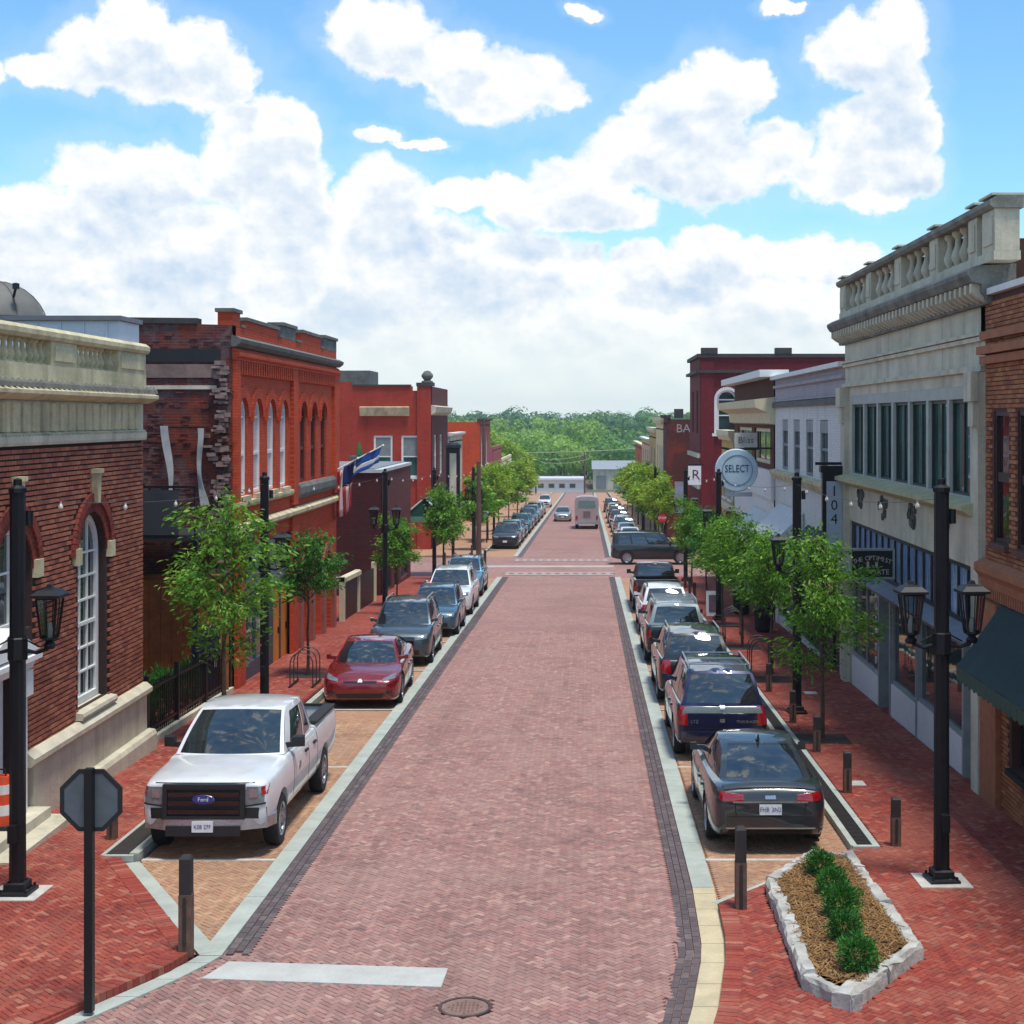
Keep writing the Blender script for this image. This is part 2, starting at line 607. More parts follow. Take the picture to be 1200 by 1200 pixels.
def window(f, parent, uc, w, v0, v1, fm, gm, arched=False, cols=2, rows=2, depth=.18, t=.07, mt=.03, sill=None, sash=None, rise=None, sd=.10, name='window'):
    """frame with glazing bars; its pane is a sub-part"""
    mb = MB()
    if arched:
        r = w / 2
        rs = r if rise is None else rise
        vs = v1 - rs
        frame_poly(mb, f, arch(uc, w, v0, vs, rise=rs), shrink(uc, w, v0, vs, t, rise=rs), -depth, -depth + .07)
        top = lambda u: vs + (rs - t) * math.sqrt(max(0, 1 - ((u - uc) / (r - t)) ** 2))
    else:
        frame_poly(mb, f, rect(uc - w / 2, uc + w / 2, v0, v1), rect(uc - w / 2 + t, uc + w / 2 - t, v0 + t, v1 - t), -depth, -depth + .07)
        top = lambda u: v1 - t
    iu0, iu1 = uc - w / 2 + t, uc + w / 2 - t
    for i in range(1, cols):
        u = iu0 + (iu1 - iu0) * i / cols
        fbox(mb, f, u - mt / 2, u + mt / 2, v0 + t, top(u), -depth + .005, -depth + .05)
    vmax = (v1 - (w / 2 if rise is None else rise)) if arched else v1 - t
    nr = rows
    for i in range(1, nr + (1 if arched else 0)):
        v = v0 + t + (vmax - v0 - t) * i / nr
        mm = mt * 1.8 if sash and abs(i - sash) < .1 else mt
        fbox(mb, f, iu0, iu1, v - mm / 2, v + mm / 2, -depth + .003, -depth + .052)
    if sill:
        fbox(mb, f, uc - w / 2 - .08, uc + w / 2 + .08, v0 - .10, v0 - .002, -depth, sd)
    o = mb.build(name, fm, parent)
    g = MB()
    if arched:
        vs = v1 - (w / 2 if rise is None else rise)
        lp = shrink(uc, w, v0, vs, t * .5, rise=(w / 2 if rise is None else rise))
    else:
        lp = rect(uc - w / 2 + t * .5, uc + w / 2 - t * .5, v0 + t * .5, v1 - t * .5)
    fprism(g, f, lp, -depth - .03, -depth + .012)
    g.build('pane', gm, o)
    return o

def bricks_on(f, u0, u1, v0, v1, holes, blen=.22, bh=.066, joint=.016, d=0.0, proud=.022, jit=.004, rnd=None, edge=True):
    """real coursed bricks standing on a backing wall; returns a mesh"""
    rnd = rnd or random
    mb = MB()
    rows = int((v1 - v0) / (bh + joint))
    for r in range(rows):
        va = v0 + r * (bh + joint); vb = va + bh
        u = u0 - (blen * .5 if r % 2 else 0)
        while u < u1 - .02:
            ua, ub = max(u, u0), min(u + blen - joint * .6, u1)
            u += blen
            if ub - ua < .04: continue
            um, vm = (ua + ub) / 2, (va + vb) / 2
            hit = False
            for h in holes:
                if any(inside(p, h) for p in ((ua + .01, vm), (ub - .01, vm), (um, va), (um, vb))): hit = True; break
            if hit: continue
            e = d + proud + rnd.uniform(-jit, jit)
            a = [f.P(ua, va, d), f.P(ub, va, d), f.P(ub, vb, d), f.P(ua, vb, d)]
            b = [f.P(ua, va, e), f.P(ub, va, e), f.P(ub, vb, e), f.P(ua, vb, e)]
            mb.add(a + b, [(4, 5, 6, 7), (0, 1, 5, 4), (1, 2, 6, 5), (2, 3, 7, 6), (3, 0, 4, 7)])
    return mb

# ================================================================== THE SETTING
M_road_under = piece_mat('mortar_red', [(0, srgb(88, 58, 56)), (1, srgb(100, 68, 62))], .95, .3)
ROADC = [(0.0, srgb(138, 104, 98)), (.25, srgb(158, 118, 110)), (.45, srgb(170, 132, 122)), (.62, srgb(148, 114, 108)), (.78, srgb(164, 116, 108)), (.92, srgb(184, 150, 136)), (1.0, srgb(120, 96, 93))]
PAVEC = [(0.0, srgb(128, 54, 46)), (.3, srgb(148, 64, 52)), (.55, srgb(160, 76, 58)), (.75, srgb(136, 60, 52)), (.9, srgb(176, 112, 90)), (1.0, srgb(106, 54, 50))]
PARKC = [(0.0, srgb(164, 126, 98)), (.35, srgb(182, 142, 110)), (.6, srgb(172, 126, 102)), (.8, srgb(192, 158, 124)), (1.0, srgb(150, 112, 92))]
DARKC = [(0.0, srgb(84, 74, 76)), (.4, srgb(102, 92, 92)), (.7, srgb(92, 78, 80)), (1.0, srgb(116, 104, 102))]
M_road = piece_mat('road_brick', ROADC, .78, .28, srgb(104, 78, 74), .32, srgb(156, 126, 116), .26)
M_pave = piece_mat('pavement_brick', PAVEC, .78, .38, srgb(92, 48, 44), .38, srgb(158, 96, 78))
M_park = piece_mat('parking_brick', PARKC, .8, .40, srgb(104, 80, 68), .35, srgb(150, 120, 100), .3)
M_dark = piece_mat('edge_brick', DARKC, .8, .2, srgb(70, 62, 62), .35)

BL = .15
def paver_far(name, stops, mort):
    """same pavers where they are too far off to be laid one by one"""
    m, k, b = base_mat(name)
    pos = k.n('ShaderNodeNewGeometry').outputs['Position']
    rot = k.n('ShaderNodeMapping', ins={0: pos, 2: (0, 0, R(45))}).outputs[0]
    bt = k.n('ShaderNodeTexBrick', ins={'Vector': rot, 'Color1': stops[0][1], 'Color2': stops[2][1], 'Mortar': mort, 'Scale': 1.0,
             'Mortar Size': .005, 'Mortar Smooth': .3, 'Bias': 0.0, 'Brick Width': BL, 'Row Height': BL / 2})
    n = k.noise(pos, .35, 7, .62)
    n2 = k.noise(pos, 3.0, 6, .7)
    wn = k.n('ShaderNodeTexWhiteNoise', ins={0: k.v('SNAP', rot, (BL, BL / 2, 9)).outputs[0]})
    c = k.mix(.6, bt.outputs[0], k.ramp(wn.outputs[0], stops))
    c = k.mix(k.ss(n2.outputs[0], .45, .7, 0, .3), c, stops[-1][1])
    c = k.mix(k.ss(n.outputs[0], .42, .66, 0, .4), c, tuple(x * .6 for x in stops[1][1]))
    k.put(b.inputs['Base Color'], c)
    b.inputs['Roughness'].default_value = .8
    b.inputs['Specular IOR Level'].default_value = .3
    bp = k.n('ShaderNodeBump', ins={'Strength': .4, 'Distance': .01, 'Height': bt.outputs['Fac']})
    bp.invert = True
    k.put(b.inputs['Normal'], bp.outputs[0])
    return m
M_road_far = paver_far('road_brick_far', [(p, tuple(x * .97 for x in c)) for p, c in ROADC], srgb(100, 74, 68))
M_pave_far = paver_far('pavement_brick_far', PAVEC, srgb(90, 48, 44))
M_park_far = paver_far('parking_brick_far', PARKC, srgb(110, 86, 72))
M_conct = plain('tan_kerb_stone', srgb(190, 176, 142), .85, vary=.18, scale=2.2, bump=.35)
M_conc = plain('kerb_stone', srgb(166, 172, 162), .85, vary=.16, scale=2.2, bump=.35)
M_bar = plain('stop_bar_stone', srgb(178, 178, 172), .85, vary=.13, scale=2.5, bump=.3)
M_line = plain('white_marking', srgb(190, 186, 176), .8, vary=.2, scale=6)
M_soil = plain('ground_earth', srgb(92, 88, 66), .95, vary=.25, scale=.3, bump=.3)
M_asph = plain('asphalt', srgb(98, 94, 92), .9, vary=.2, scale=.8, bump=.3)

def lin(y, pts):
    """x of an edge line given as (y, x) pairs"""
    if y <= pts[0][0]: return pts[0][1]
    for (y0, x0), (y1, x1) in zip(pts, pts[1:]):
        if y <= y1: return x0 + (x1 - x0) * (y - y0) / (y1 - y0)
    return pts[-1][1]

# kerb and edge lines of the street, metres from the axis
L_IN = [(11, -8.6), (15.4, -5.5), (17.1, -4.62), (17.7, -4.43), (300, -4.43)]     # road | left band
R_IN = [(11, -1.2), (14, .75), (15.6, 1.12), (17.8, 1.43), (20.5, 1.50), (300, 1.50)]
L_DK = [(17.7, -4.12), (300, -4.12)]
CUT = 52.0
BL = .15

def sheet(name, poly, dz, m, kind='structure', parent=None, thick=0.0, sub=None):
    """flat slab lying on the slope"""
    top = [(x, y, gz(y) + dz) for x, y in poly]
    mb = MB()
    if thick:
        mb.prism([(x, y, gz(y) + dz - thick) for x, y in poly], top)
    else:
        mb.add(top, [tuple(range(len(top)))])
    return mb.build(name, m, parent, kind=(kind if parent is None else None))

# terrain: one sheet to the horizon, falling with the street, rising into the wooded hill
def terrain():
    xs = [-700, -450, -300, -140, -80, -40, -20, 0, 20, 40, 80, 140, 300, 450, 700]
    ys = [-300, -60, 0, 40, 80, 120, 160, 200, 240, 290, 330, 380, 430, 500, 600, 800, 1000]
    def z(x, y):
        b = gz(max(-60, min(y, 310))) - .22
        if y > 330:
            t = min(1, (y - 330) / 270)
            b += 5.5 * t * t * (3 - 2 * t) - 5 * max(0, min(1, (y - 700) / 500))
        return b
    mb = MB()
    vs = [(x, y, z(x, y)) for y in ys for x in xs]
    n = len(xs)
    mb.add(vs, [(j * n + i, j * n + i + 1, (j + 1) * n + i + 1, (j + 1) * n + i) for j in range(len(ys) - 1) for i in range(n - 1)])
    mb.build('ground', M_soil, kind='structure', smooth=60)
    return z
terrain_z = terrain()

# ---- herringbone pavers laid one by one
def herringbone(poly, dz, zones=None, gap=.007, L=BL, jit=.0022, seed=1, strict=False):
    """yields (centre x, y, angle) of pavers whose centres fall in poly"""
    rnd = random.Random(seed)
    x0 = min(p[0] for p in poly); x1 = max(p[0] for p in poly)
    y0 = min(p[1] for p in poly); y1 = max(p[1] for p in poly)
    c = s = math.sqrt(.5)
    w = L / 2
    cx, cy = (x0 + x1) / 2, (y0 + y1) / 2
    rad = (abs(x1 - x0) + abs(y1 - y0)) / 2 * 1.0 / w + 4
    rad = int(rad)
    for j in range(-rad, rad):
        for m in range(-rad // 4 - 2, rad // 4 + 2):
            for o, (bx, by, hz) in enumerate(((j + 4 * m + 1, j + .5, 1), (j + 3 + 4 * m + .5, j + 1, 0))):
                a, b = bx * w, by * w
                X = cx + a * c - b * s; Y = cy + a * s + b * c
                if X < x0 or X > x1 or Y < y0 or Y > y1: continue
                if not inside((X, Y), poly): continue
                hx, hy = (w * .96, w * .48)
                if strict and not all(inside((X + (u * hx if hz else v * hy) * c - (v * hy if hz else u * hx) * s, Y + (u * hx if hz else v * hy) * s + (v * hy if hz else u * hx) * c), poly) for u, v in ((1, 1), (1, -1), (-1, -1), (-1, 1))): continue
                yield X, Y, (R(45) if hz else R(135)), rnd.uniform(-jit, jit), rnd

def paver_verts(L, gap, h=.03, bev=.006):
    a, b = L / 2 - gap / 2, L / 4 - gap / 2
    top = [(-a + bev, -b + bev, 0), (a - bev, -b + bev, 0), (a - bev, b - bev, 0), (-a + bev, b - bev, 0)]
    mid = [(-a, -b, -bev * .8), (a, -b, -bev * .8), (a, b, -bev * .8), (-a, b, -bev * .8)]
    low = [(x, y, -h) for x, y, _ in mid]
    fs = [(0, 1, 2, 3)]
    for i in range(4):
        j = (i + 1) % 4
        fs += [(4 + i, 4 + j, j, i)]
    fs2 = [(8 + i, 8 + (i + 1) % 4, 4 + (i + 1) % 4, 4 + i) for i in range(4)]
    return top + mid + low, fs + fs2
PV, PF = paver_verts(BL, .007)

def lay(poly, dz, m, parent, seed, singles=300, excl=(), strict=False):
    """nearest pavers are objects of their own, the rest one joined bed"""
    items = []
    for X, Y, a, dzj, rnd in herringbone(poly, dz, seed=seed, strict=strict):
        if any(inside((X, Y), e) for e in excl): continue
        items.append((Y, X, a, dzj, rnd.uniform(-.012, .012), rnd.uniform(-.012, .012)))
    def inview(X, Y):
        px = VX + F * X / Y; py = HY + F * (H - gz(Y)) / Y
        return -4 < px < 1204 and py < 1203
    items.sort(key=lambda t: (not inview(t[1], t[0]), t[0]))
    me = None
    mb = MB()
    for i, (Y, X, a, dzj, t1, t2) in enumerate(items):
        if i < singles:
            if me is None:
                q = MB(); q.add(PV, PF); me = q.mesh('brick', m)
            o = link('brick', me, parent)
            o.matrix_world = Matrix.Translation((X, Y, gz(Y) + dz + dzj)) @ Matrix.Rotation(-math.atan(S), 4, 'X') @ Matrix.Rotation(a + t1 * .6, 4, 'Z') @ Matrix.Rotation(t2 * .7, 4, 'X')
        else:
            c, s = math.cos(a + t1 * .6), math.sin(a + t1 * .6)
            vs = []
            for x, y, z in PV:
                wx = X + x * c - y * s; wy = Y + x * s + y * c
                vs.append((wx, wy, gz(wy) + dz + dzj + z + y * t2 * .7))
            mb.add(vs, PF)
    o = mb.build('brick_bed', m, parent)
    o['kind'] = 'stuff'

def edge(pts, y0, y1, step=1.0, dx=0.0):
    ys = [y0]
    while ys[-1] + step < y1: ys.append(ys[-1] + step)
    ys.append(y1)
    return [(lin(y, pts) + dx, y) for y in ys]

# road
road_poly = edge(L_IN, 11, 60, 1.5) + [(-4.43, 300), (1.5, 300)] + edge(R_IN, 11, 60, 1.5)[::-1]
under = MB()
def strip_mesh(eL, eR, y0, y1, dz, step=2.0):
    mb = MB()
    ys = [y0]
    while ys[-1] + step < y1: ys.append(ys[-1] + step)
    ys.append(y1)
    vs = []
    for y in ys:
        vs += [(lin(y, eL), y, gz(y) + dz), (lin(y, eR), y, gz(y) + dz)]
    mb.add(vs, [(2 * i, 2 * i + 1, 2 * i + 3, 2 * i + 2) for i in range(len(ys) - 1)])
    return mb
road = strip_mesh([(0, -13), (11, -9)] + L_IN[1:], R_IN, 6, 300, -.026, 1.0).build('road', M_road_far, kind='structure')
near_road = edge(L_IN, 13.5, 17.7, .6, -.0) + edge(L_DK, 17.7, CUT, 4) + edge(R_IN, 13.5, CUT, 1.0, -.30)[::-1]
BAR = [gp(268, 1127).xy, gp(525, 1135).xy, gp(517, 1157).xy, gp(236, 1147).xy]
BAR = [tuple(p) for p in BAR]
MAN = (gp(545, 1180).x, gp(545, 1180).y)
manpoly = [(MAN[0] + .30 * math.cos(i * math.pi / 10), MAN[1] + .30 * math.sin(i * math.pi / 10)) for i in range(20)]
lay(near_road, 0.0, M_road, road, 3, 300, (BAR, manpoly))

# dark brick edge courses beside the road
def edge_course(name, e, dx0, dx1, y0, y1, parent, seed):
    rnd = random.Random(seed)
    mb = MB()
    y = y0
    w = (dx1 - dx0) / 3
    while y < y1:
        for i in range(3):
            off = .1 if i == 1 else 0
            a0 = lin(y + off, e) + dx0 + w * i; a1 = lin(y + off + .2, e) + dx0 + w * i
            h = rnd.uniform(-.002, .002)
            g = .005
            ya, yb = y + off + g, y + off + .2 - g
            top = [(a0 + g, ya, gz(ya) + h), (a0 + w - g, ya, gz(ya) + h), (a1 + w - g, yb, gz(yb) + h), (a1 + g, yb, gz(yb) + h)]
            low = [(x, yy, z - .03) for x, yy, z in top]
            mb.add(top + low, [(0, 1, 2, 3), (4, 5, 1, 0), (5, 6, 2, 1), (6, 7, 3, 2), (7, 4, 0, 3)])
        y += .2
    o = mb.build(name, M_dark, parent); o['kind'] = 'stuff'
edge_course('edge_bricks', [(17, -4.43), (300, -4.43)], .01, .31, 17.75, 75, road, 1)
edge_course('edge_bricks', R_IN, -.30, -.01, 13.2, 75, road, 2)
far_edge = MB()
for (a, b) in ((-4.42, -4.12), (1.2, 1.49)):
    for (y0, y1) in ((75.2, 77), (93, 300)):
        far_edge.add([(a, y0, gz(y0) - .018), (b, y0, gz(y0) - .018), (b, y1, gz(y1) - .018), (a, y1, gz(y1) - .018)], [(0, 1, 2, 3)])
far_edge.build('edge_course', M_dark, road)

# concrete bands, built as separate stones end to end
def band(name, e, dx0, dx1, y0, y1, seg=2.4, dz=.012, m=None):
    root = None
    y = y0
    me = MB()
    while y < y1 - .05:
        ye = min(y + seg, y1)
        a = [(lin(y, e) + dx0, y), (lin(y, e) + dx1, y), (lin(ye - .012, e) + dx1, ye - .012), (lin(ye - .012, e) + dx0, ye - .012)]
        me.prism([(x, yy, gz(yy) - .1) for x, yy in a], [(x, yy, gz(yy) + dz) for x, yy in a])
        y = ye
    return me.build(name, m or M_conc, kind='structure')
band('kerb_band', [(11, -8.6)] + L_IN[1:], -.27, 0.0, 13.0, 17.65, .55)
band('kerb_band', L_IN, -.27, 0.0, 17.66, 76.5)
band('kerb_band', R_IN, 0.0, .30, 12.5, 20.5, .7, m=M_conct)
band('kerb_band', R_IN, 0.0, .30, 20.51, 76.5)
band('kerb_band', L_IN, -.27, 0.0, 93.5, 296, 4)
band('kerb_band', R_IN, 0.0, .30, 93.5, 296, 4)

def slab_line(name, a, b, w, dz, m, thick=.05):
    a, b = Vector(a), Vector(b)
    d = (b - a).normalized(); n = Vector((-d.y, d.x)) * w / 2
    p = [a - n, b - n, b + n, a + n]
    return sheet(name, [tuple(q) for q in p], dz, m, thick=thick)
# splayed kerbs at the two near corners
slab_line('kerb_band', (-4.62, 17.75), (-6.82, 21.75), .24, .016, M_conc, .1)
slab_line('kerb_band', (1.80, 19.7), (3.98, 22.2), .24, .016, M_conc, .1)

# parking lanes
L_PK = (-6.72, -4.70); R_PK = (1.80, 4.06)
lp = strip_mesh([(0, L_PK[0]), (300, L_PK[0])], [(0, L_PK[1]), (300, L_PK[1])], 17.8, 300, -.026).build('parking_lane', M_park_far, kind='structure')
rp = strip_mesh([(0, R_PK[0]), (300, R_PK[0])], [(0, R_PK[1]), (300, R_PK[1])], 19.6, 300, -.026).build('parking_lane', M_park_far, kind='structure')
lay([(-4.71, 17.9), (-4.71, 34), (L_PK[0], 34), (L_PK[0], 21.8)], 0.0, M_park, lp, 5, 120)
lay([(1.80, 19.8), (4.06, 22.35), (4.06, 34), (1.80, 34)], 0.0, M_park, rp, 6, 120)
for y in (21.95, 28.65, 35.35, 42.05, 48.75, 55.5, 62.2):
    sheet('stall_marking', rect(L_PK[0], L_PK[1] - .01, y - .05, y + .05), .006, M_line, thick=.02)
    sheet('stall_marking', rect(R_PK[0] + .01, R_PK[1], y - .05, y + .05), .006, M_line, thick=.02)

# pavements, stepped a little above the parking lane
PH = .10
LP = [(-5.75, 13.0), (-5.72, 15.4), (-4.93, 17.2), (-4.80, 17.75), (-7.00, 21.8), (-7.00, 76)]
left_poly = [(-9.6, 10), (-7.9, 11.5)] + LP[1:] + [(-40, 76), (-40, 34), (-9.6, 34)]
RPp = [(-.3, 11.0)] + edge(R_IN, 12.6, 19.45, .8, .302) + [(4.08, 22.24), (4.10, 22.34), (4.52, 22.34), (4.52, 76)]
right_poly = RPp + [(40, 76), (40, 40), (7.6, 40), (7.6, 10), (2, 9)]
lpav = sheet('pavement', left_poly, PH - .026, M_pave_far, thick=.12)
rpav = sheet('pavement', right_poly, PH - .026, M_pave_far, thick=.12)
near_left = [(-9.2, 13.2), (-7.0, 13.4)] + LP[1:5] + [(-7.00, 50), (-9.2, 50)]
PLANTER = [(2.48, 20.1), (3.30, 21.45), (3.95, 21.4), (4.02, 17.3), (2.85, 15.6), (2.42, 16.3)]
near_right = [(.9, 13.4), (1.44, 15.6), (1.75, 17.8), (1.86, 19.6), (4.10, 22.3), (4.52, 22.34), (4.52, 50), (7.2, 50), (7.2, 13.4)]
lay(near_left, PH, M_pave, lpav, 7, 300, (), True)
lay(near_right, PH, M_pave, rpav, 8, 300, (PLANTER,), True)
def border(name, pts, parent, seed, w=.2, inward=1):
    """a course of pavers laid along the edge of the pavement"""
    rnd = random.Random(seed); mb = MB()
    for a, b in zip(pts, pts[1:]):
        a, b = Vector(a), Vector(b)
        ln = (b - a).length; d = (b - a) / ln; n = Vector((-d.y, d.x)) * inward
        k = max(1, int(ln / .1 + .5))
        for i in range(k):
            p0, p1 = a + d * (ln * i / k + .004), a + d * (ln * (i + 1) / k - .004)
            h = rnd.uniform(-.002, .003) + PH + .006
            c = [p0, p1, p1 + n * w, p0 + n * w]
            top = [(p.x, p.y, gz(p.y) + h) for p in c]
            mb.add(top + [(x, y, z - .11) for x, y, z in top], [(0, 1, 2, 3), (4, 5, 1, 0), (5, 6, 2, 1), (6, 7, 3, 2), (7, 4, 0, 3)])
    o = mb.build(name, M_pave, parent); o['kind'] = 'stuff'
border('border_bricks', [(-7.6, 12.6), (-5.77, 15.4), (-4.90, 17.1), (-4.76, 17.62), (-6.98, 21.74)], lpav, 1, .22, 1)
border('border_bricks', [(x, y) for x, y in edge(R_IN, 12.6, 19.45, .8, .30)] + [(4.06, 22.20)], rpav, 2, .22, -1)
# far blocks: tan paving colour stands in for sunlight on these pavements
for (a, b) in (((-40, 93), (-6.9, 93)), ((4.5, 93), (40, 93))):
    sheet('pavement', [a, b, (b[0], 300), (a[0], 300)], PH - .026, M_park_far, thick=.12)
# side street with its crossings
side = MB()
for (x0, x1) in ((-60, -4.43), (1.5, 60)):
    side.add([(x0, 76.3, gz(76.3) - .02), (x1, 76.3, gz(76.3) - .02), (x1, 93.2, gz(93.2) - .02), (x0, 93.2, gz(93.2) - .02)], [(0, 1, 2, 3)])
side.build('side_street', M_road_far, kind='structure')
M_xpave = plain('crossing_paver', srgb(164, 146, 138), .85, vary=.15, scale=1.5)
M_xdark = plain('crossing_block', srgb(118, 100, 98), .85, vary=.2, scale=1.5)
for yb in (79.0, 90.0):
    sheet('crossing_band', rect(-4.4, 1.5, yb - 1.1, yb + 1.1), .003, M_xpave, thick=.03)
    blk = None
    x = -4.2
    while x < 1.4:
        if blk is None:
            q = MB(); q.prism([(0, -.42, S * .42 - .02), (.26, -.42, S * .42 - .02), (.26, .42, -S * .42 - .02), (0, .42, -S * .42 - .02)], [(0, -.42, S * .42), (.26, -.42, S * .42), (.26, .42, -S * .42), (0, .42, -S * .42)])
            blk = q.mesh('crossing_block', M_xdark)
        o = link('crossing_block', blk, road); o.location = (x, yb, gz(yb) + .008)
        x += .50
sheet('crossing_band', rect(-6.5, 1.6, 83.6, 85.2), .004, plain('pale_crossing_paver', srgb(170, 158, 150), .85, vary=.15, scale=1.5), thick=.03)

# kerbs along the pavement, in stones
def kerb_line(x0, x1, y0, y1, seg=1.8):
    mb = MB(); y = y0
    while y < y1 - .1:
        ye = min(y + seg, y1)
        mb.box(x0, x1, y + .006, ye - .006, -.15, PH + .012, S)
        y = ye
    mb.build('kerb', M_conc, kind='structure')
kerb_line(-6.90, -6.76, 21.9, 76); kerb_line(4.08, 4.18, 22.36, 76)
kerb_line(-6.90, -6.76, 94, 296, 4); kerb_line(4.4, 4.52, 94, 296, 4)
kerb_line(4.42, 4.52, 22.36, 76)
slab_line('kerb', (4.10, 22.34), (4.52, 22.34), .1, PH + .014, M_conc, .15)
slab_line('kerb', (-7.25, 21.8), (-6.8, 21.8), .08, PH + .014, M_conc, .15)
# sunk drain strip between parking and pavement
M_grate = plain('drain_grate', srgb(52, 46, 44), .8, metal=.2, vary=.2, scale=8, bump=.4)
dg = MB()
y = 22.45
while y < 76:
    dg.box(4.185, 4.415, y, y + .045, -.02, PH - .02, S); y += .085
    if y > 45: break
dg.build('drain_grate', M_grate, kind='structure')
sheet('drain_bed', rect(4.18, 4.42, 22.4, 76), PH - .05, M_grate)
sheet('drain_bed', rect(-7.24, -6.92, 21.85, 24.2), PH + .004, M_grate, thick=.03)
slab_line('kerb', (-7.27, 21.8), (-7.27, 24.2), .06, PH + .014, M_conc, .15)
# stop bar and cover
bar = MB()
bar.prism([(x, y, gz(y) - .05) for x, y in BAR], [(x, y, gz(y) + .006) for x, y in BAR])
bar.build('stop_bar', M_bar, kind='structure')
M_iron = plain('cast_iron', srgb(92, 74, 70), .6, metal=.5, vary=.25, scale=9, bump=.3)
mc = thing('manhole_cover', 'round cast iron manhole cover set in the brick road', 'manhole cover', (MAN[0], MAN[1], gz(MAN[1])))
mc.rotation_euler = (-math.atan(S), 0, 0)
q = MB(); q.lathe([(.262, .004), (.30, .006), (.30, -.03)], 28)
q.build('rim', M_iron, mc)
q = MB(); q.lathe([(0, -.002), (.258, -.002)], 28)
for i in range(-4, 5):
    for j in range(-4, 5):
        if i * i + j * j < 17: q.box(i * .045 - .012, i * .045 + .012, j * .045 - .012, j * .045 + .012, -.004, .006)
q.build('lid', plain('iron_lid', srgb(132, 104, 94), .75, metal=.1, vary=.3, scale=9), mc)
# tree pits and pale slabs in the pavements
M_pit = plain('tree_pit_soil', srgb(58, 42, 38), .95, vary=.3, scale=7, bump=.5)
def pit(x, y, s=1.1):
    q = MB()
    q.box(x - s / 2, x + s / 2, y - s / 2, y + s / 2, PH - .06, PH + .008, S)
    q.build('tree_pit', M_pit, kind='structure')
for p in (gp(1003, 918, PH), gp(950, 812, PH)):
    sheet('access_cover', rect(p.x - .16, p.x + .16, p.y - .2, p.y + .2), PH + .008, M_line, thick=.03)

# ================================================================== BUILDINGS
M_limestone = plain('weathered_limestone', srgb(200, 188, 150), .85, vary=.28, scale=1.6, bump=.35, streak=.55)
M_stonegrey = plain('grey_cast_stone', srgb(204, 196, 172), .85, vary=.20, scale=1.3, bump=.3, streak=.40)
M_stonedark = plain('sooty_stone', srgb(104, 104, 98), .9, vary=.35, scale=2.0, bump=.5)
M_basestone = plain('base_stone', srgb(196, 188, 164), .85, vary=.18, scale=1.8, bump=.4, streak=.3)
M_white = plain('white_paint', srgb(222, 222, 218), .55, vary=.07, scale=3)
M_cream = plain('cream_paint', srgb(214, 204, 168), .6, vary=.12, scale=2)
M_black = plain('black_metal', srgb(24, 25, 28), .45, metal=.3, vary=.2, scale=6)
M_blackm = plain('black_matt', srgb(30, 30, 33), .75, vary=.2, scale=5)
M_glassd = glass('window_glass', (.03, .05, .05))
M_glassg = glass('green_window_glass', (.045, .12, .10), ior=1.7)
M_glassb = glass('blue_shop_glass', (.05, .12, .18))
M_blind = plain('pale_blind_glass', srgb(196, 178, 182), .25, vary=.08, scale=2)
M_mort = plain('mortar', srgb(84, 54, 46), .95, vary=.2, scale=5)
M_brickL = piece_mat('wall_brick_russet', [(0, srgb(146, 82, 62)), (.35, srgb(168, 98, 74)), (.65, srgb(182, 116, 88)), (.85, srgb(154, 86, 72)), (1, srgb(126, 74, 64))], .85, .25, srgb(84, 44, 38), .3)
M_brickR = piece_mat('wall_brick_buff', [(0, srgb(150, 92, 60)), (.35, srgb(172, 108, 70)), (.65, srgb(186, 126, 84)), (.85, srgb(158, 92, 62)), (1, srgb(134, 80, 58))], .85, .25, srgb(104, 62, 46), .3)
M_mortL = plain('deep_joint', srgb(52, 32, 30), .95, vary=.2, scale=5)
M_brickV = piece_mat('arch_brick', [(0, srgb(116, 48, 40)), (.5, srgb(138, 62, 48)), (1, srgb(104, 46, 40))], .85, .2, srgb(70, 36, 32), .3)
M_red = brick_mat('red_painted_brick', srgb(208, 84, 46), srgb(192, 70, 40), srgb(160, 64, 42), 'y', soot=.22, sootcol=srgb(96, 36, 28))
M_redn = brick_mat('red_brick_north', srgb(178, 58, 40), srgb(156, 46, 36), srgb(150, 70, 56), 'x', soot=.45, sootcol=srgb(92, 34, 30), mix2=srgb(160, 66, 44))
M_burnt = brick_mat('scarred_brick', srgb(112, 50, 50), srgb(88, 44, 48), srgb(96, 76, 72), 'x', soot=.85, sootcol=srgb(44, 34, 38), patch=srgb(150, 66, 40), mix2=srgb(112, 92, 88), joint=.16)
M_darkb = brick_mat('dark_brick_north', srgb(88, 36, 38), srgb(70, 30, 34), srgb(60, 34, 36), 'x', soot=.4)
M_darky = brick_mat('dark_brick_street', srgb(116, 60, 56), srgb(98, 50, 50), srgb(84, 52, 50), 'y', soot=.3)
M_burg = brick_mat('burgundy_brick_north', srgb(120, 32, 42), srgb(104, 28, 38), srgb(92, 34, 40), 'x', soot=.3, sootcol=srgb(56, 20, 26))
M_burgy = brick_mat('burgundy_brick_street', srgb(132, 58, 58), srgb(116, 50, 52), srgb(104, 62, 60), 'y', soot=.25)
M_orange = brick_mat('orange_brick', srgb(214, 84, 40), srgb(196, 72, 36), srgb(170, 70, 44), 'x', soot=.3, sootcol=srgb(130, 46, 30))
M_coping = plain('dark_coping', srgb(62, 58, 58), .8, vary=.25, scale=3)

def ring(mb, f, uc, vs, r0, r1, d0, d1, n, a0=0.0, a1=math.pi, gap=.12):
    """radial bricks round an arch"""
    for i in range(n):
        t0 = a0 + (a1 - a0) * (i + gap * .5) / n
        t1 = a0 + (a1 - a0) * (i + 1 - gap * .5) / n
        q = [(uc + r * math.cos(t), vs + r * math.sin(t)) for r, t in ((r0, t0), (r1, t0), (r1, t1), (r0, t1))]
        fprism(mb, f, q, d0, d1)

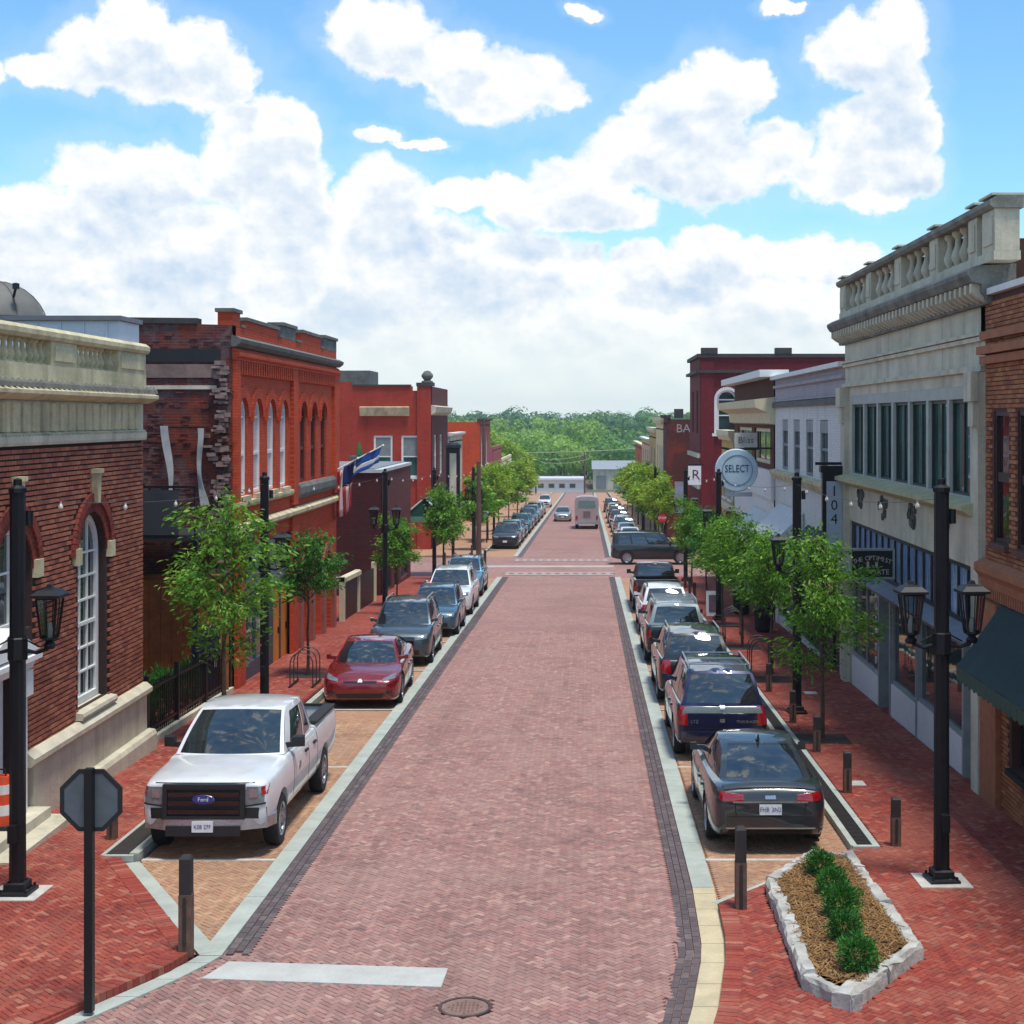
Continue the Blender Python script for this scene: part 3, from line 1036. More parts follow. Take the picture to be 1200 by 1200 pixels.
def baluster_mesh(h, r, m, name='baluster', n=12):
    q = MB()
    q.lathe([(0, 0), (r * .95, 0), (r * .95, h * .07), (r * .55, h * .10), (r * .62, h * .16), (r * .95, h * .27), (r * 1.0, h * .34), (r * .80, h * .47),
             (r * .50, h * .62), (r * .42, h * .74), (r * .50, h * .84), (r * .80, h * .88), (r * .9, h * .93), (r * .9, h), (0, h)], n)
    return q.mesh(name, m, 50)

def part(mb, name, m, root, **kw):
    return mb.build(name, m, root, **kw)

# ---------------------------------------------------------------- bank on the left
def bank():
    X = -9.2
    f = Fac('L', X)
    root = place('bank_building', 'russet brick bank with white arched windows under a stone balustrade', 'building', (X, 24, gz(24)))
    w1 = arch(27.0, 1.50, .72, 3.50); w2 = arch(23.3, 1.50, 2.55, 3.50); w3 = arch(19.6, 1.50, .72, 3.50)
    door = rect(21.86, 23.14, -.72, 2.0)
    q = MB(); wall(q, f, rect(15.0, 30.0, -1.3, 5.6), [w1, w2, w3, door], .45)
    q.add([f.P(30, -1.3, -.44), f.P(30, 6.5, -.44), (X - 14, 30, 6.5), (X - 14, 30, -1.3)], [(0, 1, 2, 3)])
    part(q, 'wall', M_mortL, root)
    a1, a2, a3 = arch(27.0, 2.28, .5, 3.50), arch(23.3, 2.28, 2.3, 3.50), arch(19.6, 2.28, .5, 3.5)
    inner = [arch(c, 1.5, lo, 3.5) for c, lo in ((27.0, .4), (23.3, 2.3), (19.6, .4))]
    up = [a for a in (a1, a2, a3)]
    class Cut(list): pass
    # arch rings only replace bricks above the springing
    rings = [[(c + 1.13 * math.cos(math.pi * i / 14), 3.5 + 1.13 * math.sin(math.pi * i / 14)) for i in range(15)] for c in (27.0, 23.3, 19.6)]
    blocks = [rect(c + s * .92 - .14, c + s * .92 + .14, 3.34, 3.66) for c in (27.0, 23.3, 19.6) for s in (-1, 1)]
    mb = bricks_on(f, 17.5, 30.0, .5, 5.55, inner + rings + blocks + [rect(21.5, 23.5, -1, 2.55)], .235, .060, .028, proud=.034, jit=.005, rnd=random.Random(2))
    o = part(mb, 'brick_courses', M_brickL, root); o['kind'] = 'stuff'
    q = MB()
    for c in (27.0, 23.3, 19.6):
        ring(q, f, c, 3.5, .76, .94, 0, .03, 24)
        ring(q, f, c, 3.5, .945, 1.12, 0, .075, 28)
    o = part(q, 'arch_bricks', M_brickV, root); o['kind'] = 'stuff'
    for c in (27.0, 23.3, 19.6):
        q = MB(); fprism(q, f, [(c - .07, 4.42), (c + .07, 4.42), (c + .13, 4.98), (c - .13, 4.98)], 0, .14)
        fprism(q, f, [(c - .15, 4.98), (c + .15, 4.98), (c + .15, 5.06), (c - .15, 5.06)], 0, .18)
        part(q, 'keystone', M_limestone, root)
        for s in (-1, 1):
            q = MB(); fbox(q, f, c + s * .92 - .13, c + s * .92 + .13, 3.35, 3.65, 0, .10)
            part(q, 'springer_block', M_limestone, root)
    window(f, root, 27.0, 1.48, .74, 4.24, M_white, M_glassd, True, 3, 6, .2, .12, .035, sash=3)
    window(f, root, 23.3, 1.48, 2.56, 4.24, M_white, M_glassd, True, 3, 1, .2, .11, .035)
    window(f, root, 19.6, 1.48, .74, 4.24, M_white, M_glassd, True, 3, 6, .2, .12, .035, sash=3)
    for c in (27.0, 19.6):
        q = MB(); fprofile(q, f, c - .95, c + .95, [(-.2, .56), (.16, .56), (.18, .62), (.16, .68), (-.2, .74)])
        part(q, 'window_sill', M_basestone, root)
    # door with its white surround
    q = MB()
    for s in (-1, 1):
        fbox(q, f, 22.50 + s * .78 - .14, 22.50 + s * .78 + .14, -.75, 1.95, 0, .18)
        fbox(q, f, 22.50 + s * .78 - .18, 22.50 + s * .78 + .18, -.75, -.52, 0, .22)
        fprism(q, f, [(22.50 + s * .78 - .13, 1.55), (22.50 + s * .78 + .13, 1.55), (22.50 + s * .78 + .13, 1.95), (22.50 + s * .78 - .13, 1.95)], .18, .28)
    fprofile(q, f, 21.4, 23.6, [(0, 1.95), (.20, 1.95), (.24, 2.06), (.36, 2.12), (.36, 2.20), (0, 2.26)])
    fprism(q, f, [(21.4, 2.262), (23.6, 2.262), (22.50, 2.74)], .02, .32)
    part(q, 'door_surround', M_white, root)
    q = MB(); wall(q, f, rect(21.87, 23.13, -.72, 1.99), [rect(22.50 - .5 + i * .52, 22.50 - .5 + i * .52 + .44, v, v + .42) for i in (0, 1) for v in (.0, .5, 1.0, 1.5)], .06, d=-.1)
    d = part(q, 'door', M_white, root)
    q = MB(); fbox(q, f, 21.89, 23.11, -.7, 1.98, -.2, -.15); part(q, 'pane', M_glassd, d)
    q = MB(); fbox(q, f, 22.94, 23.0, .05, .25, -.1, -.03); part(q, 'handle', M_black, d)
    for i, (e, z0) in enumerate(((.75, 0), (.42, .16))):
        q = MB(); q.box(X + .002, X + e, 21.3, 23.95 - i * .15, gz(23.5) - .2, gz(24.4) + PH + .13 + z0)
        part(q, 'step', M_basestone, root)
    # stone base, block by block
    rnd = random.Random(4)
    u = 15.0
    while u < 29.95:
        w = min(rnd.uniform(.95, 1.35), 30 - u)
        if not (21.35 < u + w / 2 < 23.65):
            a, b = u, u + w
            if a < 21.35 < b: b = 21.35
            if a < 23.65 < b: a = 23.65
            q = MB(); fbox(q, f, a + .006, b - .006, -1.25, .30, 0, .12); part(q, 'stone', M_basestone, root)
        u += w
    q = MB(); fprofile(q, f, 23.62, 30.05, [(0, .302), (.16, .302), (.22, .36), (.22, .44), (.10, .54), (0, .54)]); part(q, 'base_cap', M_basestone, root)
    q = MB(); fprofile(q, f, 15.0, 21.38, [(0, .302), (.16, .302), (.22, .36), (.22, .44), (.10, .54), (0, .54)]); part(q, 'base_cap', M_basestone, root)
    q = MB(); fprofile(q, f, 25.6, 30.08, [(.122, -1.3), (.30, -1.3), (.30, -.52), (.26, -.44), (.122, -.42)]); part(q, 'plinth', M_basestone, root)
    # frieze and cornice
    q = MB(); fbox(q, f, 15.0, 30.02, 5.6, 6.30, -.3, .03); part(q, 'frieze', M_stonegrey, root)
    fl = MB(); fbox(fl, f, -.16, .16, 0, .46, 0, .05); fl = None
    u = 18.2
    fm = None
    while u < 29.8:
        if fm is None:
            z = MB(); z.hexa([(0, -.16, 0), (0, .16, 0), (0, .16, .47), (0, -.16, .47), (.05, -.15, 0), (.05, .15, 0), (.05, .15, .47), (.05, -.15, .47)])
            fm = z.mesh('frieze_panel', M_limestone)
        link('frieze_panel', fm, root, loc=(X + .03, u, 5.78)); u += .42
    q = MB(); fprofile(q, f, 15.0, 30.06, [(0, 5.55), (.08, 5.55), (.10, 5.60), (.10, 5.70), (.05, 5.76), (0, 5.76)]); part(q, 'frieze_moulding', M_stonegrey, root)
    q = MB()
    u = 17.0
    while u < 30:
        q.lathe([(0, 0), (.035, .01), (.02, .05)], 6, f.P(u, 5.72, .06), 'x'); u += .14
    o = part(q, 'bead_course', M_limestone, root); o['kind'] = 'stuff'
    q = MB(); fprofile(q, f, 15.0, 30.22, [(-.3, 6.302), (.10, 6.302), (.24, 6.36), (.30, 6.40), (.30, 6.46), (.18, 6.52), (.12, 6.60), (-.3, 6.60)]); part(q, 'cornice', M_limestone, root)
    q = MB()
    u = 17.0
    while u < 30.3:
        q.lathe([(.001, .15), (.07, .08), (.09, .0)], 7, f.P(u, 6.50, .20)); u += .24
    o = part(q, 'cresting', M_stonedark, root); o['kind'] = 'stuff'
    q = MB(); fbox(q, f, 15.0, 30.0, 6.602, 6.90, -.30, .10); part(q, 'balustrade_base', M_limestone, root)
    q = MB(); fprofile(q, f, 15.0, 30.04, [(-.34, 7.32), (.13, 7.32), (.17, 7.38), (.17, 7.46), (.08, 7.53), (-.30, 7.53)]); part(q, 'balustrade_rail', M_limestone, root)
    for (a, b) in ((28.25, 30.0), (24.7, 25.95), (21.2, 22.4), (17.6, 18.8)):
        q = MB(); fbox(q, f, a, b, 6.902, 7.318, -.28, .09)
        fbox(q, f, a + .15, b - .15, 6.98, 7.24, .09, .115); part(q, 'balustrade_pier', M_limestone, root)
    bm = baluster_mesh(.416, .085, M_limestone)
    for (a, b, n) in ((25.95, 28.25, 9), (22.4, 24.7, 9), (18.8, 21.2, 9)):
        for i in range(n):
            link('baluster', bm, root, loc=f.P(a + (b - a) * (i + .5) / n, 6.902, -.06))
    q = MB(); q.box(X - 14, X - .46, 15, 29.98, 6.2, 6.4); part(q, 'roof', M_coping, root)
bank()

M_metalw = plain('white_sheet_metal', srgb(206, 210, 214), .5, metal=.1, vary=.08, scale=1.5)
def annex():
    root = place('rooftop_annex', 'flat white sheet metal annex behind the balustrade of the bank', 'building', (-14, 33, gz(33)))
    q = MB(); q.box(-22, -10.05, 31.2, 32.6, -1.3, 8.10); part(q, 'wall', M_metalw, root)
    q = MB(); q.box(-22.1, -9.98, 31.1, 32.65, 8.102, 8.20); part(q, 'roof_edge', plain('grey_flashing', srgb(112, 112, 116), .5, metal=.3), root)
    sm = None
    for i in range(24):
        if sm is None:
            z = MB(); z.box(-.012, .012, -.03, 0, 6.2, 8.08); sm = z.mesh('seam', M_metalw)
        link('seam', sm, root, loc=(-21.8 + i * .5, 31.198, 0))
annex()
M_dome = plain('grey_dome_metal', srgb(104, 102, 96), .7, metal=0, vary=.2, scale=2)
def dome():
    root = place('roof_dome', 'grey rounded metal dish standing on the flat roof above the bank', 'roof dish', (-13.35, 32.9, 8.2))
    q = MB(); c = (-13.40, 32.9, 7.98)
    q.lathe([(1.12 * math.cos(t * math.pi / 20), 1.12 * math.sin(t * math.pi / 20)) for t in range(0, 11)], 28, c)
    part(q, 'dish', M_dome, root, smooth=50)
    q = MB()
    for i in range(6):
        a = i * math.pi / 3 + .3
        q.tube([(c[0] + 1.13 * math.cos(t) * math.cos(a), c[1] + 1.13 * math.cos(t) * math.sin(a), c[2] + 1.13 * math.sin(t)) for t in [k * math.pi / 16 for k in range(9)]], .012, 5)
    part(q, 'rib', M_dome, root)
    q = MB(); q.lathe([(1.17, 0), (1.17, .07), (1.1, .07)], 28, (c[0], c[1], 8.202)); part(q, 'rim', M_coping, root)
    q = MB(); q.tube([(-12.75, 32.3, 8.7), (-12.62, 32.1, 8.9)], .03, 6); q.lathe([(0, 0), (.08, .0), (.08, .12), (0, .14)], 8, (-12.62, 32.1, 8.86)); part(q, 'feed_arm', M_black, root)
dome()

# ---------------------------------------------------------------- red arcaded building
def redhouse():
    X = -9.2
    f = Fac('L', X)
    root = place('red_arcade_building', 'orange red brick building with arched windows and a stepped battlement parapet', 'building', (X, 45, gz(45)))
    A, B = 37.7, 53.4
    wl = [38.85, 40.6, 42.35, 44.1]; wr = [47.15, 48.95, 50.75]
    holes = [arch(c, 1.02, 3.92, 6.02) for c in wl + wr]
    lowL = rect(39.0, 45.4, -1.75, 2.5)
    ar = [arch(c, 1.5, -1.75, .55) for c in (47.5, 49.5, 51.5)]
    q = MB(); wall(q, f, rect(A, B, -2.2, 8.42), holes + [lowL] + ar, .4)
    part(q, 'wall', M_red, root)
    # battlements with stone caps
    for (a, b, h, st) in ((37.7, 38.55, 8.86, 0), (39.2, 43.3, 8.72, 1), (43.9, 45.9, 8.90, 2), (46.9, 50.2, 8.86, 1), (50.9, 53.4, 8.92, 2)):
        q = MB()
        fbox(q, f, a, b, 8.422, h - .1, -.38, .002 + .002)
        part(q, 'merlon', M_stonedark if st == 2 else M_red, root)
        q = MB(); fbox(q, f, a - .06, b + .06, h - .098, h, -.44, .06); part(q, 'merlon_cap', M_stonedark, root)
    for (a, b) in ((38.62, 39.12), (43.37, 43.83), (45.97, 46.83), (50.27, 50.83)):
        q = MB(); fbox(q, f, a, b, 8.422, 8.50, -.42, .03); part(q, 'parapet_cap', M_stonedark, root)
    q = MB(); fprofile(q, f, A - .12, B + .12, [(0, 7.86), (.10, 7.86), (.24, 7.96), (.26, 8.06), (.12, 8.14), (0, 8.14)]); part(q, 'cornice', M_stonedark, root)
    q = MB()
    fprofile(q, f, A, B, [(0, 7.52), (.14, 7.52), (.14, 7.60), (.20, 7.62), (.20, 7.70), (.05, 7.84), (0, 7.84)]); part(q, 'corbel_course', M_red, root)
    q = MB()
    for (a, b) in ((38.2, 45.0), (45.9, 52.4)):
        u = a
        while u < b:
            fprism(q, f, [(u, 7.16), (u + .14, 7.16), (u + .14, 7.518), (u, 7.518)], 0, .13); u += .29
    o = part(q, 'corbel_table', M_red, root); o['kind'] = 'stuff'
    for (a, b) in ((37.72, 38.15), (45.1, 45.8), (52.5, 53.38)):
        q = MB(); fbox(q, f, a, b, 3.3, 7.515, 0, .12); part(q, 'pilaster', M_red, root)
    for c in wl + wr:
        q = MB(); ring(q, f, c, 6.02, .54, .84, 0, .05, 15, .02, math.pi - .02, .10); fbox(q, f, c - .86, c - .78, 5.9, 6.3, 0, .09); part(q, 'arch_hood', M_red, root)
    for c in wl:
        window(f, root, c, 1.0, 3.93, 6.53, M_white, M_blind, True, 1, 2, .13, .09, .05, sash=1)
        q = MB(); fbox(q, f, c - .56, c + .56, 3.80, 3.916, -.2, .12); part(q, 'window_sill', M_limestone, root)
    dw = plain('oxblood_paint', srgb(96, 34, 30), .6)
    for c in wr:
        window(f, root, c, 1.0, 3.93, 6.53, dw, M_glassd, True, 1, 2, .13, .09, .06, sash=1)
    q = MB(); fprofile(q, f, A, 45.05, [(0, 3.62), (.10, 3.62), (.14, 3.70), (.14, 3.78), (0, 3.796)]); part(q, 'sill_course', M_limestone, root)
    q = MB(); fprofile(q, f, 45.9, 52.45, [(0, 3.45), (.10, 3.45), (.18, 3.60), (.18, 3.80), (.1, 3.92), (0, 3.92)]); part(q, 'sill_course', M_stonedark, root)
    q = MB(); fprofile(q, f, A, B, [(0, 2.95), (.12, 2.95), (.20, 3.02), (.20, 3.12), (.06, 3.20), (0, 3.20)]); part(q, 'belt_course', M_limestone, root)
    # shopfront
    q = MB(); fbox(q, f, 39.0, 45.4, 1.15, 2.45, -.3, -.1); part(q, 'transom_panel', plain('grey_panel', srgb(118, 126, 128), .5), root)
    for (a, b) in ((39.1, 42.5),):
        q = MB(); wall(q, f, rect(39.0, 42.6, -1.75, 1.148), [rect(39.12, 40.7, -.75, 1.05), rect(40.82, 42.5, -.75, 1.05)], .1, d=-.08)
        w = part(q, 'shop_window', plain('slate_paint', srgb(64, 76, 90), .5), root)
        q = MB(); fbox(q, f, 39.05, 42.55, -.8, 1.1, -.17, -.13); part(q, 'pane', M_glassb, w)
    q = MB(); wall(q, f, rect(42.62, 45.4, -1.75, 1.148), [rect(43.1, 44.0, -1.5, .95), rect(44.2, 45.1, -1.5, .95)], .1, d=-.1)
    part(q, 'door_frame', plain('teal_paint', srgb(40, 70, 74), .5), root)
    for a in (43.1, 44.2):
        q = MB(); fbox(q, f, a + .02, a + .88, -1.5, .94, -.16, -.12); d = part(q, 'door', plain('orange_door', srgb(206, 120, 28), .5, vary=.15, scale=2), root)
        q = MB(); fbox(q, f, a + .70, a + .76, -.5, -.3, -.12, -.06); part(q, 'handle', M_black, d)
    for a in (38.35, 45.45):
        q = MB(); fbox(q, f, a - .45, a + .45, -2.1, 2.93, 0, .10); part(q, 'pier', M_red, root)
    pk = plain('dusky_pink_paint', srgb(150, 84, 74), .8, vary=.2, scale=2)
    for c in (47.5, 49.5, 51.5):
        q = MB(); ring(q, f, c, .55, .76, 1.02, 0, .06, 16); part(q, 'arch_hood', pk, root)
        q = MB(); fprism(q, f, arch(c, 1.46, -1.75, .55), -.39, -.34); part(q, 'door', plain('dark_red_door', srgb(62, 22, 24), .5), root)
    for u in (46.5, 48.5, 50.5, 52.55):
        q = MB(); fbox(q, f, u - .2, u + .2, -2.1, .55, 0, .12); fbox(q, f, u - .26, u + .26, .552, .70, 0, .16); part(q, 'pilaster', pk, root)
    # scarred flank facing the viewer
    g = Fac('N', A - .006)
    q = MB(); wall(q, g, [(-24, -2.0), (X, -2.0), (X, 8.42), (-12.2, 8.50), (-24, 8.62)], [], .4)
    part(q, 'side_wall', M_burnt, root)
    q = MB(); q.hexa([(-24, A - .06, 8.62), (X - .9, A - .06, 8.45), (X - .9, A + .4, 8.45), (-24, A + .4, 8.62), (-24, A - .06, 8.74), (X - .9, A - .06, 8.60), (X - .9, A + .4, 8.60), (-24, A + .4, 8.74)])
    part(q, 'coping', M_coping, root)
    rnd = random.Random(11)
    q = MB()
    for i in range(190):                       # torn toothing where the neighbour was pulled away
        v = rnd.uniform(-1.2, 7.4)
        u = X - abs(rnd.gauss(.0, .16)) - .02
        w, h = rnd.uniform(.1, .26), rnd.uniform(.05, .12)
        fbox(q, g, u - w, min(u, X - .004), v, v + h, 0, rnd.uniform(.05, .22))
    o = part(q, 'toothing', plain('torn_masonry', srgb(150, 124, 116), .95, vary=.45, scale=4, bump=.6), root); o['kind'] = 'stuff'
    q = MB()
    for i in range(420):
        u, v = rnd.uniform(-12.4, X - .1), rnd.uniform(-1, 8.2)
        fbox(q, g, u, u + .2, v, v + .062, 0, rnd.uniform(.008, .03))
    o = part(q, 'proud_bricks', M_burnt, root); o['kind'] = 'stuff'
    for (v0, v1, u0, u1, m) in ((6.75, 6.85, -12.0, -9.6, M_stonegrey), (7.45, 7.8, -11.6, -9.5, M_blackm), (7.05, 7.4, -12.2, -9.4, plain('old_render', srgb(132, 110, 102), .95, vary=.35, scale=2))):
        q = MB(); fbox(q, g, u0, u1, v0, v1, 0, .045); part(q, 'old_flashing', m, root)
    q = MB(); q.box(-24, X - .42, A + .42, B - .02, 7.9, 8.0); part(q, 'roof', M_coping, root)
    q = MB(); q.add([(X - .01, B, -2.2), (X - .01, B, 8.4), (-24, B, 8.4), (-24, B, -2.2)], [(0, 1, 2, 3)]); part(q, 'back_wall', M_redn, root)
redhouse()

# torn pale drapes on the scarred flank
M_drape = plain('pale_cloth', srgb(178, 178, 176), .9, vary=.14, scale=4)
for (u, w, z0, z1, lab) in ((-10.86, .24, 5.80, 3.02, 'longer pale cloth strip hanging down the scarred brick flank'), (-10.02, .22, 5.74, 3.75, 'shorter pale cloth strip hanging down the scarred brick flank')):
    q = MB(); n = 16
    vs = []
    for i in range(n + 1):
        t = i / n
        for s in (-1, 1):
            ww = w * (.7 + .25 * math.sin(t * 5 + u))
            sag = .10 * math.sin(t * 6 + u * 3)
            for dd in (0, .02):
                vs.append((u + s * ww / 2 + sag * .6 + t * .12, 37.5 - .06 * math.sin(t * 9 + s) - dd, z0 + (z1 - z0) * t))
    fs = []
    for i in range(n):
        a = i * 4
        fs += [(a + 1, a + 3, a + 7, a + 5), (a, a + 4, a + 6, a + 2), (a, a + 1, a + 5, a + 4), (a + 2, a + 6, a + 7, a + 3)]
    q.add(vs, fs)
    q.build('cloth_strip', M_drape, smooth=60, label=lab, cat='cloth', group='cloth strips on the scarred wall')
q = MB(); q.tube([(-11.05, 37.55, 5.76), (-9.75, 37.55, 5.76)], .02, 6)
q.build('curtain_rod', M_black, label='thin dark rod across the scarred wall carrying the pale cloth', cat='rod')

# black steel balcony in the gap
def balcony():
    root = place('steel_balcony', 'black steel balcony over the gap beside the scarred brick wall', 'balcony', (-10.5, 36, gz(36)))
    q = MB(); q.box(-13, -9.45, 35.2, 37.6, 3.02, 3.16); part(q, 'deck', M_blackm, root)
    q = MB(); q.box(-11.0, -9.9, 35.18, 35.24, 3.162, 4.25); part(q, 'panel', plain('charcoal_panel', srgb(52, 54, 60), .6), root)
    q = MB(); q.box(-12.6, -10.95, 35.1, 35.16, 3.0, 3.22); part(q, 'fascia', M_white, root)
    for x in (-12.6, -10.9, -9.5):
        q = MB(); q.box(x - .05, x + .05, 35.25, 35.35, gz(35) - .2, 3.018); part(q, 'post', M_black, root)
    for x in (-11.6, -10.6, -9.5):
        q = MB(); q.box(x - .02, x + .02, 35.19, 35.23, 3.162, 4.3); part(q, 'baluster', M_black, root)
    q = MB(); q.box(-12.9, -9.45, 35.17, 35.25, 4.3, 4.36); part(q, 'rail', M_black, root)
balcony()
def gap_wall():
    root = place('gap_wall', 'low dark wall of orange brown boards closing the gap behind the iron fence', 'wall', (-10.4, 36.6, gz(36.6)))
    q = MB(); q.box(-14, -9.25, 36.9, 37.3, -1.6, 2.0); part(q, 'wall', plain('ochre_wall', srgb(128, 82, 40), .9, vary=.3, scale=1.5), root)
    bmesh_ = None
    for i in range(14):
        if bmesh_ is None:
            z = MB(); z.box(-.14, .14, -.03, 0, -1.2, 1.9); bmesh_ = z.mesh('board', plain('ochre_board', srgb(146, 92, 40), .85, vary=.35, scale=1.2))
        link('board', bmesh_, root, loc=(-13 + i * .29, 36.898, random.uniform(-.03, .03)))
    q = MB(); q.box(-10.0, -9.3, 36.78, 36.86, -1.2, .75); d = part(q, 'door', plain('navy_door', srgb(28, 34, 74), .5), root)
    q = MB(); q.box(-9.42, -9.36, 36.70, 36.78, -.3, -.1); part(q, 'handle', M_white, d)
gap_wall()
def iron_fence():
    root = place('iron_fence', 'dark iron railing on a stone curb across the gap beside the bank', 'fence', (-9.2, 33.8, gz(33.8)))
    y0, y1 = 30.3, 37.4
    q = MB(); q.box(-9.32, -9.08, y0, y1, -.3, .24, S); part(q, 'curb', M_basestone, root)
    for z in (.38, 1.22):
        q = MB(); q.box(-9.23, -9.17, y0, y1, z, z + .05, S); part(q, 'rail', M_black, root)
    bar = None
    y = y0 + .1
    while y < y1:
        if bar is None:
            z = MB(); z.box(-.012, .012, -.012, .012, .22, 1.38); bar = z.mesh('picket', M_black)
        link('picket', bar, root, loc=(-9.2, y, gz(y))); y += .14
    for y in (y0 + .05, 32.6, 35.0, y1 - .05):
        q = MB(); q.box(-9.25, -9.15, y - .05, y + .05, gz(y) + .2, gz(y) + 1.55); part(q, 'post', M_black, root)
iron_fence()

# ---------------------------------------------------------------- low dark building and its neighbours
def lowdark():
    X, A, B = -9.2, 65.0, 76.0
    root = place('low_dark_building', 'low dark purple brick building with a flat pale roof', 'building', (X, 70, gz(70)))
    f, g = Fac('L', X), Fac('N', A - .006)
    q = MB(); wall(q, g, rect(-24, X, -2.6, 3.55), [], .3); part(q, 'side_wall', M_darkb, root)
    q = MB(); wall(q, f, rect(A, B, -2.8, 3.55), [rect(66.2, 68.6, -2.0, .6), rect(69.6, 71.0, -2.3, .6), rect(72, 75, -2.0, .6)], .3); part(q, 'wall', M_darky, root)
    for (a, b, lo) in ((66.2, 68.6, -2.0), (69.6, 71.0, -2.3), (72, 75, -2.0)):
        window(f, root, (a + b) / 2, b - a, lo, .6, M_blackm, M_glassd, False, 2, 1, .15, .08, .05)
    q = MB(); q.box(-24, X + .05, A - .08, B, 3.552, 3.70); part(q, 'coping', plain('pale_coping', srgb(188, 190, 190), .7), root)
    q = MB(); q.box(-15.8, -9.5, A + .1, B - .1, 3.702, 3.74); part(q, 'roof', plain('grey_roof', srgb(120, 124, 128), .8), root)
lowdark()
def rooftop_planters():
    M_pl = plain('grey_planter', srgb(108, 116, 112), .8)
    for i, x in enumerate((-12.6, -10.8)):
        r = place('roof_planter', 'small %s planter on the pale roof edge of the low dark building' % ('left' if i == 0 else 'right'), 'planter', (x, 69, 3.74))
        q = MB(); q.prism([(x - .3, 68.7, 3.742), (x + .3, 68.7, 3.742), (x + .3, 69.3, 3.742), (x - .3, 69.3, 3.742)], [(x - .4, 68.6, 4.2), (x + .4, 68.6, 4.2), (x + .4, 69.4, 4.2), (x - .4, 69.4, 4.2)]); part(q, 'pot', M_pl, r)
        q = MB(); q.lathe([(0, 4.2), (.2, 4.25), (.12, 4.6), (0, 4.9)], 7, (x, 69, 0)); part(q, 'foliage', leaf_mat('roof_leaf', srgb(60, 90, 50), srgb(80, 110, 60)), r)
rooftop_planters()

def portal_rail():
    root = place('stair_railing', 'white and black stair railing beside the low dark building', 'railing', (-9.1, 59, gz(59)))
    for y in (54.4, 58.0, 62.5):
        q = MB(); q.box(-9.25, -9.05, y - .1, y + .1, gz(y), gz(y) + 1.75); part(q, 'post', M_cream, root)
    q = MB(); q.box(-9.3, -9.0, 54.3, 58.1, 1.56, 1.72, S); q.box(-12.5, -9.3, 54.3, 54.5, gz(54) + 1.56, gz(54) + 1.72); part(q, 'rail', M_cream, root)
    for (a, b) in ((54.55, 57.85), (58.15, 62.35)):
        q = MB(); q.box(-9.19, -9.13, a, b, .1, 1.5, S); part(q, 'panel', M_black, root)
portal_rail()

def corner_red():
    X, Y = -10.7, 100.0
    root = place('corner_red_building', 'two storey red brick corner building with paired white windows beyond the crossing', 'building', (X, Y, gz(Y)))
    g, f = Fac('N', Y - .006), Fac('L', X)
    wx = [(-14.65, -13.35), (-12.75, -11.45)]
    holes = [rect(a, b, 1.9, 4.8) for a, b in wx]
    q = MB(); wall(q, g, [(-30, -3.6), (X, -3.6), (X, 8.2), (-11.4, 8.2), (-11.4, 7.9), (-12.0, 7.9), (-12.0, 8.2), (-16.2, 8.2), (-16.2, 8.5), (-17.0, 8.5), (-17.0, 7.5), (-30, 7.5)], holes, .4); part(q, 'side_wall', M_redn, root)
    for a, b in wx:
        window(g, root, (a + b) / 2, b - a, 1.9, 4.8, M_white, M_glassg, False, 1, 2, .12, .14, .08, sill=True)
        q = MB(); fbox(q, g, a + .16, b - .16, 3.4, 4.62, -.1, -.085); part(q, 'blind', plain('grey_blind', srgb(122, 132, 128), .8), root)
    q = MB(); fprofile(q, g, -15.6, -12.2, [(0, 6.15), (.15, 6.15), (.25, 6.4), (.35, 6.75), (0, 6.8)]); part(q, 'cornice', M_limestone, root)
    q = MB(); fbox(q, g, X - .95, X - .0, -3.5, 8.195, 0, .14); part(q, 'pilaster', M_redn, root)
    q = MB(); fbox(q, g, X - 1.0, X + .2, 8.202, 8.45, -.6, .2); part(q, 'coping', M_coping, root)
    q = MB(); fbox(q, g, -16.1, -12.1, 8.202, 8.32, -.4, .08); part(q, 'coping', M_coping, root)
    q = MB(); q.box(-22, -15.2, Y + 2, Y + 6, 7.6, 9.35); part(q, 'roof_house', M_stonedark, root)
    q = MB(); wall(q, f, rect(Y, 112, -3.9, 8.2), [rect(102, 104, 1.9, 4.8), rect(106, 108, 1.9, 4.8)], .4); part(q, 'wall', M_darky, root)
    for c in (103, 107): window(f, root, c, 2, 1.9, 4.8, M_white, M_glassd, False, 2, 2, .15, .12)
    q = MB(); fprofile(q, f, Y, 112, [(0, 6.2), (.3, 6.4), (.4, 6.8), (0, 6.9)]); part(q, 'cornice', M_stonegrey, root)
    q = MB(); q.lathe([(0, 8.45), (.4, 8.45), (.4, 8.55), (.22, 8.62), (.40, 8.85), (.40, 9.0), (.2, 9.25), (0, 9.3)], 12, (X - .3, Y + .4, 0)); part(q, 'finial', M_stonedark, root, smooth=50)
corner_red()

